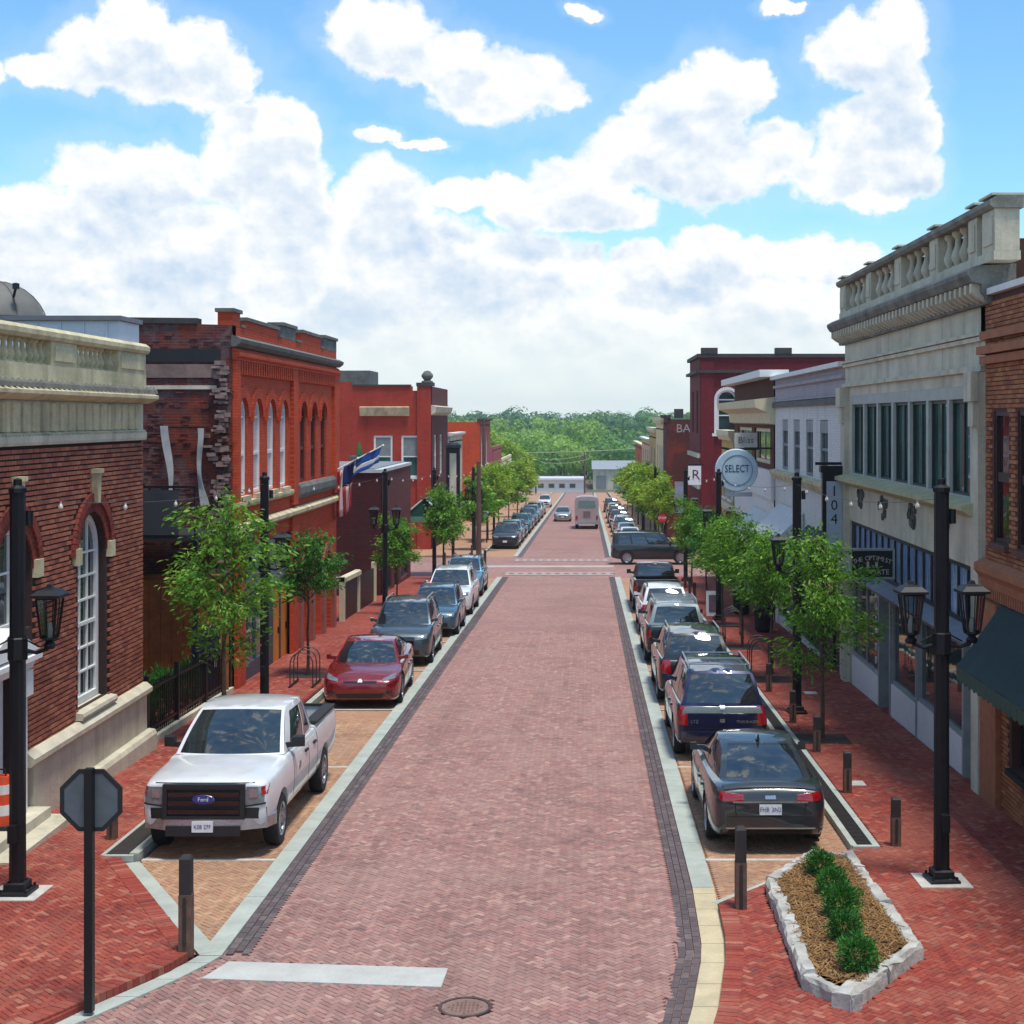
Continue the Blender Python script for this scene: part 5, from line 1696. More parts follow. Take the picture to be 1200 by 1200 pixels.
def sec(w, zb, zs, zt):
    h = zs - zb
    return [(0, zb), (.55 * w, zb), (.90 * w, zb + .01), (.965 * w, zb + .10 * h), (.985 * w, zb + .25 * h), (1.0 * w, zb + .50 * h), (.998 * w, zb + .66 * h), (.985 * w, zb + .80 * h), (.965 * w, zb + .91 * h),
            (.925 * w, zb + .985 * h), (.86 * w, zs + .15 * (zt - zs)), (.62 * w, zs + .66 * (zt - zs)), (.32 * w, zs + .92 * (zt - zs)), (0, zt)]

def loft(st, bools):
    rows = catmull(st)
    vs, fs = [], []
    m = None
    for x, w, zb, zs, zt in rows:
        half = sec(w, zb, zs, zt)
        full = half + [(-y, z) for y, z in half[-2:0:-1]]
        m = len(full)
        vs += [(x, y, z) for y, z in full]
    for i in range(len(rows) - 1):
        for j in range(m):
            fs.append((i * m + j, (i + 1) * m + j, (i + 1) * m + (j + 1) % m, i * m + (j + 1) % m))
    fs.append(tuple(range(m)))
    fs.append(tuple((len(rows) - 1) * m + j for j in range(m))[::-1])
    q = MB(); q.add(vs, fs)
    me = q.mesh('body', None)
    b = bmesh.new(); b.from_mesh(me); bmesh.ops.recalc_face_normals(b, faces=b.faces); b.to_mesh(me); b.free()
    o = bpy.data.objects.new('tmp', me); COL.objects.link(o)
    tools = []
    for c in bools:
        cm = c.mesh('cut', None)
        b = bmesh.new(); b.from_mesh(cm); bmesh.ops.recalc_face_normals(b, faces=b.faces); b.to_mesh(cm); b.free()
        co = bpy.data.objects.new('cut', cm); COL.objects.link(co); tools.append(co)
        md = o.modifiers.new('b', 'BOOLEAN'); md.operation = 'DIFFERENCE'; md.solver = 'EXACT'; md.object = co
    dg = bpy.context.evaluated_depsgraph_get()
    r = bpy.data.meshes.new_from_object(o.evaluated_get(dg))
    r.name = 'body'
    bpy.data.objects.remove(o)
    for t in tools: bpy.data.objects.remove(t)
    r.polygons.foreach_set('use_smooth', [True] * len(r.polygons))
    r.set_sharp_from_angle(angle=R(38))
    r.update()
    return r

def cutter(x, y0, y1, r, n=22):
    q = MB()
    a = [(x + r * math.cos(2 * math.pi * i / n), y0, r * .92 + r * math.sin(2 * math.pi * i / n)) for i in range(n)]
    b = [(p[0], y1, p[2]) for p in a]
    q.prism(a, b)
    return q

def lerp3(a, b, t): return tuple(x + (y - x) * t for x, y in zip(a, b))

class Model:
    """meshes of one kind of vehicle, shared by all of that kind"""
    def __init__(s, sp):
        s.parts = []       # name, mesh, material key, parent index, location
        s.sp = sp
        sp.setdefault('bow', .12)
        W = max(r[1] for r in sp['st'])
        cuts = []
        r = sp['r']
        for x in sp['ax']:
            for sg in (-1, 1):
                y0, y1 = sorted((sg * (W - .30), sg * (W + .3)))
                cuts.append(cutter(x, y0, y1, r + .06))
        if 'bed' in sp:
            q = MB(); q.box(*sp['bed']); cuts.append(q)
        body = loft(sp['st'], cuts)
        s.add('body', body, 'PAINT')
        s.cabin(sp)
        s.bv = BVHTree.FromPolygons([v.co for v in body.vertices], [tuple(p.vertices) for p in body.polygons])
        # wheels
        tw = .23
        for x in sp['ax']:
            for sg in (-1, 1):
                y = sg * (W - tw / 2 - .015)
                if not hasattr(s, 'tyre'):
                    q = MB(); q.lathe([(r * .66, -tw / 2), (r * .93, -tw / 2), (r, -tw / 2 + .035), (r, tw / 2 - .035), (r * .93, tw / 2), (r * .66, tw / 2), (r * .62, 0), (r * .66, -tw / 2)], 26, axis='y')
                    s.tyre = q.mesh('wheel', CARM['tyre'], 40)
                    q = MB()
                    for g in (-1, 1):
                        q.lathe([(r * .69, g * tw * .46), (r * .64, g * tw * .50), (r * .60, g * tw * .40), (r * .58, g * tw * .1)], 26, axis='y')
                        q.lathe([(0, g * tw * .34), (r * .16, g * tw * .34), (r * .18, g * tw * .26)], 14, axis='y')
                        for k in range(7):
                            a = 2 * math.pi * k / 7
                            ca, sa = math.cos(a), math.sin(a)
                            for t in (-1, 1):
                                pass
                            pr = []
                            for (rr, ww, dd) in ((r * .10, .035, .32), (r * .63, .05, .42)):
                                for e in (-1, 1):
                                    pr.append((rr * ca - e * ww * sa, g * tw * dd, rr * sa + e * ww * ca))
                            lo = [(p[0], p[1] - g * .03, p[2]) for p in pr]
                            q.hexa([pr[0], pr[1], pr[3], pr[2], lo[0], lo[1], lo[3], lo[2]])
                    q.lathe([(0, 0), (r * .62, 0)], 20, axis='y')
                    s.rimm = q.mesh('rim', None)
                i = s.add('wheel', s.tyre, 'tyre', -1, (x, y, r))
                s.add('rim', s.rimm, sp.get('rimm', 'rim'), i)
        # mirrors
        fb = sp['fb']
        for sg in (-1, 1):
            q = MB()
            mx, my, mz = fb[0] - .28, sg * (W - .03), fb[2] + .06
            ci = sg * (fb[1] - .06)
            q.hexa([(mx - .03, ci, mz - .02), (mx - .03, my + sg * .06, mz + .02), (mx - .03, my + sg * .06, mz + .09), (mx - .03, ci, mz + .07), (mx + .03, ci, mz - .02), (mx + .03, my + sg * .06, mz + .02), (mx + .03, my + sg * .06, mz + .09), (mx + .03, ci, mz + .07)])
            mw, mh = sp.get('mir', (.13, .125))
            my = sg * (W - .05)
            a = [(mx + .07, my, mz + .01), (mx + .06, my + sg * mw * .9, mz + .02), (mx + .06, my + sg * mw * .9, mz + mh * .9), (mx + .07, my + sg * .02, mz + mh * .9)]
            b = [(mx - .05, my, mz), (mx - .06, my + sg * mw, mz + .0), (mx - .06, my + sg * mw, mz + mh), (mx - .05, my + sg * .02, mz + mh)]
            q.hexa(a + b)
            s.add('mirror', q.mesh('mirror', None), sp.get('mirm', 'PAINT'))
        # panel gaps and door handles along the flanks
        for sg in (-1, 1):
            for x in sp.get('doors', []):
                s.decal('door_gap', 'seam', 'L' if sg > 0 else 'R', [(x - .007, sp['gc'] + .16), (x + .007, sp['gc'] + .16), (x + .007, fb[2] - .07), (x - .007, fb[2] - .07)], 1, 8, .003)
            for x in sp.get('handles', []):
                s.decal('door_handle', 'PAINT' if sp.get('mirm', 'PAINT') == 'PAINT' else 'black', 'L' if sg > 0 else 'R', [(x - .10, fb[2] - .20), (x + .10, fb[2] - .20), (x + .10, fb[2] - .16), (x - .10, fb[2] - .16)], 3, 1, .03)
            s.decal('sill_trim', 'black', 'L' if sg > 0 else 'R', [(sp['ax'][1] + r + .08, sp['gc'] + .0), (sp['ax'][0] - r - .08, sp['gc'] + .0), (sp['ax'][0] - r - .08, sp['gc'] + .13), (sp['ax'][1] + r + .08, sp['gc'] + .13)], 10, 2, .008)
        for (nm, mk, view, quad, n, m, e, mirror) in sp.get('decals', []):
            s.decal(nm, mk, view, quad, n, m, e)
            if mirror: s.decal(nm, mk, view, [(-a, b) for a, b in quad][::-1], n, m, e)
        for (nm, mk, mb) in sp.get('extra', []):
            s.add(nm, mb.mesh(nm, None), mk)
    def add(s, name, me, mk, parent=-1, loc=(0, 0, 0)):
        s.parts.append((name, me, mk, parent, loc))
        return len(s.parts) - 1
    def cabin(s, sp):
        fb, ft, rt, rb = sp['fb'], sp['ft'], sp['rt'], sp['rb']
        bow = sp['bow']
        def front(u, v):
            a = (fb[0] + bow * (1 - u * u), u * fb[1], fb[2]); b = (ft[0] + bow * .6 * (1 - u * u), u * ft[1], ft[2] + .03 * (1 - u * u))
            p = lerp3(a, b, v); k = .035 * math.sin(math.pi * v)
            return (p[0] + k, p[1] * (1 + .0), p[2] + k)
        def rear(u, v):
            bw = sp.get('rbow', .06)
            a = (rb[0] - bw * (1 - u * u), u * rb[1], rb[2]); b = (rt[0] - bw * (1 - u * u), u * rt[1], rt[2] + .03 * (1 - u * u))
            p = lerp3(a, b, v); k = .03 * math.sin(math.pi * v)
            return (p[0] - k, p[1], p[2] + k)
        def side(sg):
            def fn(u, v):
                a = lerp3(fb, rb, u); b = lerp3(ft, rt, u)
                p = lerp3(a, b, v)
                bul = .035 * math.sin(math.pi * min(1, max(0, u)) ) + .03 * math.sin(math.pi * v) * 4 * max(0, u * (1 - u))
                zz = sp.get('arc', .05) * math.sin(math.pi * u) * v
                return (p[0], sg * (p[1] + bul), p[2] + zz)
            return fn
        def roof(u, w):
            a = lerp3(ft, rt, w)
            f0 = ft[0] + bow * .6 * (1 - u * u); r0 = rt[0] - sp.get('rbow', .06) * (1 - u * u)
            bul = .035 * math.sin(math.pi * w)
            zz = .03 * (1 - u * u) * (1 if True else 0) + sp.get('arc', .05) * math.sin(math.pi * w)
            return (f0 + (r0 - f0) * w, u * (a[1] + bul), a[2] + zz)
        frame = MB()
        def grid(fn, us, vs, wins, wname, off=.006):
            """surface split into frame cells and glass cells"""
            def isg(u, v):
                for k, (a, b, c, d) in enumerate(wins):
                    if a < u < b and c < v < d: return k
                return None
            idx = {}
            pts = [[fn(u, v) for v in vs] for u in us]
            o = len(frame.v)
            frame.v.extend([p for row in pts for p in row])
            nv = len(vs)
            for i in range(len(us) - 1):
                for j in range(nv - 1):
                    k = isg((us[i] + us[i + 1]) / 2, (vs[j] + vs[j + 1]) / 2)
                    f = (o + i * nv + j, o + (i + 1) * nv + j, o + (i + 1) * nv + j + 1, o + i * nv + j + 1)
                    if k is None: frame.f.append(f)
            for k, (a, b, c, d) in enumerate(wins):
                q = MB(); n, m = 8, 6
                e = .012
                g = []
                for i in range(n + 1):
                    for j in range(m + 1):
                        g.append(fn(a - e + (b - a + 2 * e) * i / n, c - e + (d - c + 2 * e) * j / m))
                cx = (fb[0] + rb[0]) / 2; cz = fb[2]
                cen = Vector((cx, 0, cz + .1))
                g2 = []
                for p in g:
                    v_ = (cen - Vector(p)).normalized() * off
                    g2.append(Vector(p) + v_)
                q.add(g2, [(i * (m + 1) + j, (i + 1) * (m + 1) + j, (i + 1) * (m + 1) + j + 1, i * (m + 1) + j + 1) for i in range(n) for j in range(m)])
                s.add(wname, q.mesh(wname, None, 60), 'glass')
        def br(cuts, n=14):
            xs = sorted(set(cuts))
            out = []
            for a, b in zip(xs, xs[1:]):
                k = max(1, int((b - a) * n / (xs[-1] - xs[0]) + .5))
                out += [a + (b - a) * i / k for i in range(k)]
            return out + [xs[-1]]
        grid(front, br([-1, -.93, .93, 1]), br([0, .03, .94, 1], 8), [(-.93, .93, .03, .94)], 'windshield')
        ru, r0, r1 = sp.get('rw', (.88, .10, .90))
        grid(rear, br([-1, -ru, ru, 1]), br([0, r0, r1, 1], 8), [(-ru, ru, r0, r1)], 'rear_window')
        for sg in (-1, 1):
            ws = sp['sw']
            us = [0, 1]
            for a, b in ws: us += [a, b]
            grid(side(sg), br(us, 18), br([0, .05, .86, 1], 8), [(a, b, .05, .86) for a, b in ws], 'side_window')
        us, ws = br([-1, 1], 10), br([0, 1], 8)
        frame.add([roof(u, w) for u in us for w in ws], [(i * len(ws) + j, (i + 1) * len(ws) + j, (i + 1) * len(ws) + j + 1, i * len(ws) + j + 1) for i in range(len(us) - 1) for j in range(len(ws) - 1)])
        me = frame.mesh('cabin', None)
        b = bmesh.new(); b.from_mesh(me); bmesh.ops.remove_doubles(b, verts=b.verts, dist=.012); bmesh.ops.recalc_face_normals(b, faces=b.faces); b.to_mesh(me); b.free()
        me.polygons.foreach_set('use_smooth', [True] * len(me.polygons)); me.set_sharp_from_angle(angle=R(50)); me.update()
        s.add('cabin', me, sp.get('cabm', 'PAINT'))
    def hit(s, view, a, b):
        if view == 'F': o, d = Vector((6, a, b)), Vector((-1, 0, 0))
        elif view == 'B': o, d = Vector((-6, -a, b)), Vector((1, 0, 0))
        elif view == 'L': o, d = Vector((a, 4, b)), Vector((0, -1, 0))
        elif view == 'R': o, d = Vector((a, -4, b)), Vector((0, 1, 0))
        else: o, d = Vector((a, b, 5)), Vector((0, 0, -1))
        r = s.bv.ray_cast(o, d)
        return (r[0], d) if r[0] is not None else (None, d)
    def decal(s, name, mk, view, quad, n, m, e):
        """a fitted piece that follows the bodywork, standing e proud of it"""
        q = MB(); g = []
        last = None
        for i in range(n + 1):
            for j in range(m + 1):
                t, u = i / n, j / m
                a = (quad[0][0] * (1 - t) + quad[1][0] * t) * (1 - u) + (quad[3][0] * (1 - t) + quad[2][0] * t) * u
                b = (quad[0][1] * (1 - t) + quad[1][1] * t) * (1 - u) + (quad[3][1] * (1 - t) + quad[2][1] * t) * u
                p, d = s.hit(view, a, b)
                if p is None:
                    if last is None: continue
                    p = last
                else: last = p
                g.append((p, d))
        if len(g) != (n + 1) * (m + 1): return
        top = [p - d * e for p, d in g]
        bot = [p + d * .02 for p, d in g]
        w = m + 1
        q.add(top, [(i * w + j, (i + 1) * w + j, (i + 1) * w + j + 1, i * w + j + 1) for i in range(n) for j in range(m)])
        k = len(g)
        rim = [i * w for i in range(n + 1)] + [n * w + j for j in range(1, w)] + [i * w + m for i in range(n - 1, -1, -1)] + [j for j in range(m - 1, 0, -1)]
        o = len(q.v)
        q.v.extend([tuple(p) for p in bot])
        for i in range(len(rim)):
            a, b = rim[i], rim[(i + 1) % len(rim)]
            q.f.append((a, b, o + b, o + a))
        s.add(name, q.mesh(name, None, 50), mk)

def sedan_spec(L=4.85, W=1.85, Hh=1.46, gc=.19, r=.335, belt=.95, hood=.90, tail=1.05, fast=0.0, **kw):
    xf, xr, w = L / 2, -L / 2, W / 2
    sp = dict(gc=gc, r=r, ax=(xf - .95, xr + 1.08),
      st=[(xf, .66 * w, gc + .20, hood - .28, hood - .26), (xf - .06, .80 * w, gc + .06, hood - .22, hood - .18), (xf - .22, .90 * w, gc + .01, hood - .14, hood - .09), (xf - .5, .97 * w, gc, hood - .07, hood - .01), (xf - 1.0, w, gc, hood, hood + .05),
          (xf - 1.45, w, gc, belt - .01, belt + .02), (0, w, gc, belt + .01, belt + .02), (xr + 1.2, w, gc, belt + .05, belt + .06), (xr + .5, .97 * w, gc + .03, tail - .03, tail), (xr + .18, .92 * w, gc + .08, tail - .05, tail + .005), (xr + .05, .85 * w, gc + .15, tail - .10, tail - .07), (xr, .76 * w, gc + .22, tail - .20, tail - .18)],
      fb=(xf - 1.40, .85 * w, belt - .01), ft=(xf - 2.20, .62 * w, Hh - .05), rt=(xr + 1.75 - fast * .3, .61 * w, Hh - .06), rb=(xr + .68 - fast * .25, .78 * w, tail - .03),
      bow=.16, rbow=.14, arc=.045, sw=[(.10, .42), (.455, .76)], doors=(xf - 1.45, .02, xr + 1.35), handles=(-.20, xr + 1.62), rw=(.86, .06, .93))
    sp.update(kw)
    return sp

def suv_spec(L=4.65, W=1.86, Hh=1.68, gc=.23, r=.36, belt=1.08, hood=1.02, slope=.38, **kw):
    xf, xr, w = L / 2, -L / 2, W / 2
    sp = dict(gc=gc, r=r, ax=(xf - .90, xr + .92),
      st=[(xf, .70 * w, gc + .20, hood - .30, hood - .28), (xf - .06, .84 * w, gc + .07, hood - .22, hood - .18), (xf - .22, .93 * w, gc + .01, hood - .12, hood - .07), (xf - .55, .985 * w, gc, hood - .05, hood + .01), (xf - 1.0, w, gc, hood + .01, hood + .05),
          (xf - 1.3, w, gc, belt - .02, belt + .01), (0, w, gc, belt, belt + .01), (xr + .9, w, gc, belt + .02, belt + .02), (xr + .30, .98 * w, gc + .05, belt + .02, belt + .02), (xr + .10, .95 * w, gc + .10, belt, belt + .01), (xr + .02, .90 * w, gc + .15, belt - .06, belt - .05), (xr, .84 * w, gc + .2, belt - .16, belt - .15)],
      fb=(xf - 1.22, .88 * w, belt - .02), ft=(xf - 1.98, .70 * w, Hh - .06), rt=(xr + .10 + slope, .68 * w, Hh - .06), rb=(xr + .10, .86 * w, belt),
      bow=.13, rbow=.07, arc=.04, sw=[(.12, .40), (.43, .68), (.71, .92)], doors=(xf - 1.35, -.05, xr + 1.25), handles=(-.25, xr + 1.5), rw=(.87, .14, .90))
    sp.update(kw)
    return sp

def rails(sp, h=.06, sg=1):
    q = MB()
    if True:
        y = sg * (sp['ft'][1] - .04)
        z = sp['ft'][2] + .055
        x0, x1 = sp['ft'][0] - .15, sp['rt'][0] + .10
        q.tube([(x0, y, z - .03), (x0 - .12, y, z + h), (x1 + .12, y, z + h), (x1, y, z - .03)], .02, 6)
    return q
def crossbars(sp, n=2):
    out = []
    x0, x1 = sp['ft'][0] - .3, sp['rt'][0] + .25
    for i in range(n):
        x = x0 + (x1 - x0) * i / max(1, n - 1)
        q = MB(); q.box(x - .02, x + .02, -sp['ft'][1] + .04, sp['ft'][1] - .04, sp['ft'][2] + .10, sp['ft'][2] + .125); out.append(q)
    return out

MODELS = {}
def model(key, sp):
    MODELS[key] = Model(sp)

LAMPF = lambda w, z0, z1, z2, z3, wi=.50: ('headlight', 'head', 'F', [(wi * w, z0), (.86 * w, z1), (.86 * w, z3), (wi * w, z2)], 6, 3, .012, True)
def front_suv(w, hood, gc, grille='gloss'):
    return [LAMPF(w, hood - .31, hood - .27, hood - .20, hood - .13),
            ('grille', grille, 'F', [(-.46 * w, hood - .44), (.46 * w, hood - .44), (.48 * w, hood - .22), (-.48 * w, hood - .22)], 8, 3, .012, False),
            ('lower_grille', 'black', 'F', [(-.62 * w, gc + .10), (.62 * w, gc + .10), (.62 * w, gc + .26), (-.62 * w, gc + .26)], 8, 3, .010, False),
            ('license_plate', 'plate', 'F', [(-.15, gc + .22), (.15, gc + .22), (.15, gc + .36), (-.15, gc + .36)], 2, 2, .022, False),
            ('badge', 'chrome', 'F', [(-.07, hood - .36), (.07, hood - .36), (.07, hood - .29), (-.07, hood - .29)], 2, 2, .02, False)]
def rear_suv(w, belt, gc, tz0=.34, tz1=.02, ti=.66):
    return [('tail_light', 'tail', 'B', [(ti * w, belt - tz0), (.93 * w, belt - tz0 + .02), (.93 * w, belt - tz1), (ti * w + .02, belt - tz1)], 4, 4, .015, True),
            ('bumper', 'black', 'B', [(-.84 * w, gc + .16), (.84 * w, gc + .16), (.84 * w, gc + .36), (-.84 * w, gc + .36)], 10, 3, .02, False),
            ('license_plate', 'plate', 'B', [(-.15, belt - .34), (.15, belt - .34), (.15, belt - .20), (-.15, belt - .20)], 2, 2, .018, False),
            ('badge', 'chrome', 'B', [(-.06, belt - .12), (.06, belt - .12), (.06, belt - .06), (-.06, belt - .06)], 2, 2, .018, False)]

def build_models():
    # white work pickup
    q = MB(); q.box(-2.84, -.98, -.875, .875, .80, 1.6)
    sp = dict(gc=.42, r=.40, ax=(2.02, -1.66), bed=(-2.84, -.99, -.85, .85, .86, 2.0),
      st=[(2.95, .86, .62, 1.12, 1.15), (2.90, .93, .50, 1.15, 1.19), (2.75, .965, .45, 1.17, 1.22), (2.45, .99, .42, 1.19, 1.25), (2.0, 1.0, .42, 1.21, 1.28), (1.55, 1.0, .42, 1.24, 1.30), (1.3, 1.0, .42, 1.27, 1.30), (0, 1.0, .42, 1.28, 1.29), (-.85, 1.0, .42, 1.29, 1.29), (-.97, 1.0, .44, 1.33, 1.335), (-2.0, 1.0, .48, 1.36, 1.36), (-2.82, .99, .52, 1.37, 1.37), (-2.92, .96, .56, 1.35, 1.35)],
      fb=(1.40, .875, 1.28), ft=(.50, .70, 1.88), rt=(-.74, .70, 1.88), rb=(-.90, .88, 1.29), bow=.14, rbow=.03, arc=.03, sw=[(.16, .60), (.64, .92)],
      doors=(1.15, -.12, -.90), handles=(.12, -.62), mirm='black', mir=(.20, .19), rw=(.82, .15, .85))
    w = 1.0
    sp['decals'] = [
        ('grille', 'black', 'F', [(-.60, .64), (.60, .64), (.61, 1.13), (-.61, 1.13)], 10, 6, .035, False),
        ('headlight', 'head', 'F', [(.63, .80), (.90, .84), (.91, 1.10), (.63, 1.10)], 5, 4, .015, True),
        ('lamp_bezel', 'black', 'F', [(.625, .795), (.92, .835), (.92, .86), (.625, .82)], 5, 1, .022, True),
        ('lamp_bulb', 'chrome', 'F', [(.68, .93), (.80, .94), (.80, 1.05), (.68, 1.05)], 3, 3, .024, True),
        ('hood_gap', 'seam', 'F', [(-.90, 1.145), (.90, 1.145), (.90, 1.157), (-.90, 1.157)], 12, 1, .004, False),
        ('turn_lamp', 'amber', 'F', [(.86, .98), (.94, .98), (.94, 1.10), (.86, 1.10)], 2, 3, .022, True),
        ('bumper_cover', 'black', 'F', [(-.93, .62), (.93, .62), (.93, .78), (-.93, .78)], 14, 3, .012, False),
        ('door_mark', 'band', 'L', [(.60, .92), (.85, .90), (.75, 1.03), (.58, 1.02)], 3, 3, .004, False)]
    ex = []
    b = MB()
    pts = [(-1.0, 2.62), (-.93, 2.86), (-.6, 3.02), (0, 3.06), (.6, 3.02), (.93, 2.86), (1.0, 2.62)]
    for (y0, x0), (y1, x1) in zip(pts, pts[1:]):
        b.hexa([(x0 - .12, y0, .44), (x0, y0, .46), (x0 - .01, y0, .62), (x0 - .12, y0, .64), (x1 - .12, y1, .44), (x1, y1, .46), (x1 - .01, y1, .62), (x1 - .12, y1, .64)])
    ex.append(('bumper', 'chrome', b))
    v = MB(); v.box(3.0, 3.075, -.56, .56, .38, .53); ex.append(('air_dam', 'black', v))
    for k in range(3):
        v = MB(); v.box(2.99, 3.03, -.54, .54, .70 + k * .13, .765 + k * .13); ex.append(('grille_bar', 'gloss', v))
    v = MB()
    for (a, b_, c, d) in ((-.62, .62, 1.07, 1.14), (-.62, .62, .62, .67), (-.62, -.55, .671, 1.069), (.55, .62, .671, 1.069)): v.box(2.94, 3.035, a, b_, c, d)
    ex.append(('grille_frame', 'black', v))
    v = MB(); v.lathe([(0, .0), (.125, 0), (.14, -.01)], 20, (3.05, 0, .92), 'x')
    v.v = [(x, y * 1.25, .92 + (z - .92) * .52) for x, y, z in v.v]
    ex.append(('badge', 'blue', v))
    v = MB(); v.box(3.06, 3.085, -.16, .16, .44, .60); ex.append(('license_plate', 'plate', v))
    v = MB()
    for sg in (-1, 1): v.box(-2.86, -.97, sg * .86 - .11, sg * .86 + .11, 1.352, 1.395)
    v.box(-2.9, -2.82, -.86, .86, 1.352, 1.395)
    ex.append(('bed_rail', 'bed', v))
    v = MB(); v.box(-2.83, -1.0, -.845, .845, .865, .89); ex.append(('bed_floor', 'bed', v))
    for sg in (-1, 1):
        v = MB(); v.tube([(1.45, sg * .25 - .2, 1.31), (1.30, sg * .25 + .28, 1.345)], .012, 5); ex.append(('wiper', 'black', v))
    sp['extra'] = ex
    model('pickup', sp)

    # dark four-door saloon seen from behind
    w = .925
    sp = sedan_spec()
    sp['decals'] = [('tail_light', 'tail', 'B', [(.44 * w, .80), (.90 * w, .84), (.90 * w, .97), (.44 * w, .92)], 6, 3, .015, True),
        ('chrome_strip', 'chrome', 'B', [(-.62 * w, .80), (.62 * w, .80), (.62 * w, .825), (-.62 * w, .825)], 10, 1, .022, False),
        ('license_plate', 'plate', 'B', [(-.17, .62), (.17, .62), (.17, .78), (-.17, .78)], 2, 2, .02, False),
        ('badge', 'chrome', 'B', [(-.08, .86), (.08, .86), (.08, .91), (-.08, .91)], 3, 2, .02, False),
        ('lower_bumper', 'black', 'B', [(-.82 * w, .24), (.82 * w, .24), (.82 * w, .38), (-.82 * w, .38)], 10, 3, .012, False),
        ('bumper_strip', 'chrome', 'B', [(-.74 * w, .405), (.74 * w, .405), (.74 * w, .425), (-.74 * w, .425)], 10, 1, .016, False),
        ('trunk_gap', 'seam', 'B', [(.56 * w, .60), (.575 * w, .60), (.60 * w, .86), (.585 * w, .86)], 1, 5, .004, True),
        ('bumper_gap', 'seam', 'B', [(-.80 * w, .585), (.80 * w, .585), (.80 * w, .597), (-.80 * w, .597)], 12, 1, .004, False),
        ('deck_spoiler', 'PAINT', 'T', [(-2.36, -.70), (-2.36, .70), (-2.24, .72), (-2.24, -.72)], 8, 2, .03, False)]
    q = MB(); q.prism([(-.62, -.03, 1.46), (-.82, -.03, 1.45), (-.82, .03, 1.45), (-.62, .03, 1.46)], [(-.78, -.008, 1.55), (-.84, -.008, 1.55), (-.84, .008, 1.55), (-.78, .008, 1.55)])
    sp['extra'] = [('antenna', 'gloss', q)]
    model('saloon', sp)
    # smooth red hatch saloon
    sp = sedan_spec(4.95, 1.95, 1.44, .16, .36, .94, .88, 1.06, 1.0, sw=[(.10, .44), (.47, .84)], cabm='PAINT')
    w = .975
    sp['decals'] = [LAMPF(w, .66, .72, .72, .82, .56),
        ('nose_strip', 'gloss', 'F', [(-.40 * w, .63), (.40 * w, .63), (.42 * w, .67), (-.42 * w, .67)], 8, 1, .010, False),
        ('badge', 'chrome', 'F', [(-.06, .645), (.06, .645), (.03, .72), (-.03, .72)], 2, 2, .02, False),
        ('lower_grille', 'black', 'F', [(-.56 * w, .25), (.56 * w, .25), (.60 * w, .37), (-.60 * w, .37)], 8, 3, .010, False),
        ('fog_lamp', 'gloss', 'F', [(.62 * w, .34), (.80 * w, .36), (.80 * w, .44), (.62 * w, .42)], 3, 2, .010, True)]
    model('hatch', sp)
    # crossovers
    for key, kw, mk in (('crossover', {}, 'gloss'), ('compact', dict(L=4.25, W=1.80, Hh=1.60, belt=1.02, hood=.97, r=.34), 'black'), ('suv', dict(L=4.8, W=1.92, Hh=1.76, belt=1.12, hood=1.08, r=.38), 'gloss')):
        sp = suv_spec(**kw)
        w = max(r[1] for r in sp['st'])
        hood = kw.get('hood', 1.02); belt = kw.get('belt', 1.08)
        sp['decals'] = front_suv(w, hood, sp['gc'], mk) + rear_suv(w, belt, sp['gc'])
        sp['extra'] = [('roof_rail', 'black' if key != 'suv' else 'chrome', rails(sp, .06, g)) for g in (-1, 1)]
        model(key, sp)
    # dark blue estate seen from behind: hatch glass with a grey band
    sp = suv_spec(4.87, 1.90, 1.80, .25, .38, 1.12, 1.05, .34, rw=(.90, .06, .90))
    w = .95
    sp['decals'] = front_suv(w, 1.05, .25) + [
        ('tail_light', 'tail', 'B', [(.74 * w, .72), (.93 * w, .74), (.93 * w, 1.10), (.74 * w, 1.10)], 4, 5, .015, True),
        ('hatch_band', 'band', 'B', [(-.86 * w, .97), (.86 * w, .97), (.80 * w, 1.09), (-.80 * w, 1.09)], 10, 2, .02, False),
        ('bumper', 'navy', 'B', [(-.88 * w, .36), (.88 * w, .36), (.88 * w, .60), (-.88 * w, .60)], 10, 3, .05, False),
        ('badge', 'chrome', 'B', [(-.05, .78), (.05, .78), (.05, .85), (-.05, .85)], 2, 2, .02, False),
        ('hatch_gap', 'seam', 'B', [(-.80 * w, .655), (.80 * w, .655), (.80 * w, .668), (-.80 * w, .668)], 10, 1, .006, False),
        ('lock_badge', 'chrome', 'B', [(-.045, 1.04), (.045, 1.04), (.045, 1.115), (-.045, 1.115)], 2, 2, .035, False)]
    CARM['navy'] = paint('navy_bumper', srgb(18, 26, 62))
    sp['extra'] = [('roof_rail', 'chrome', rails(sp, .06, g)) for g in (-1, 1)] + [('cross_bar', 'chrome', b) for b in crossbars(sp, 3)]
    model('estate', sp)
    # boxy dark green wagon with a pale roof rack
    sp = suv_spec(4.75, 1.90, 1.82, .27, .39, 1.16, 1.10, .16, rw=(.86, .10, .86), cabm='silver', rbow=.04)
    CARM['silver'] = paint('silver_cabin', srgb(168, 176, 172), .5)
    sp['decals'] = front_suv(.95, 1.10, .27) + rear_suv(.95, 1.16, .27, .50, .12, .80) + [('chrome_strip', 'chrome', 'B', [(-.40, .98), (.16, .98), (.16, 1.03), (-.40, 1.03)], 5, 1, .02, False), ('step_bumper', 'chrome', 'B', [(-.9, .46), (.9, .46), (.9, .60), (-.9, .60)], 10, 2, .06, False)]
    sp['extra'] = [('roof_rail', 'chrome', rails(sp, .08, g)) for g in (-1, 1)] + [('cross_bar', 'chrome', b) for b in crossbars(sp, 6)]
    model('boxwagon', sp)
    # long dark van turning across the street
    sp = suv_spec(5.0, 2.0, 1.90, .28, .40, 1.18, 1.12, .14)
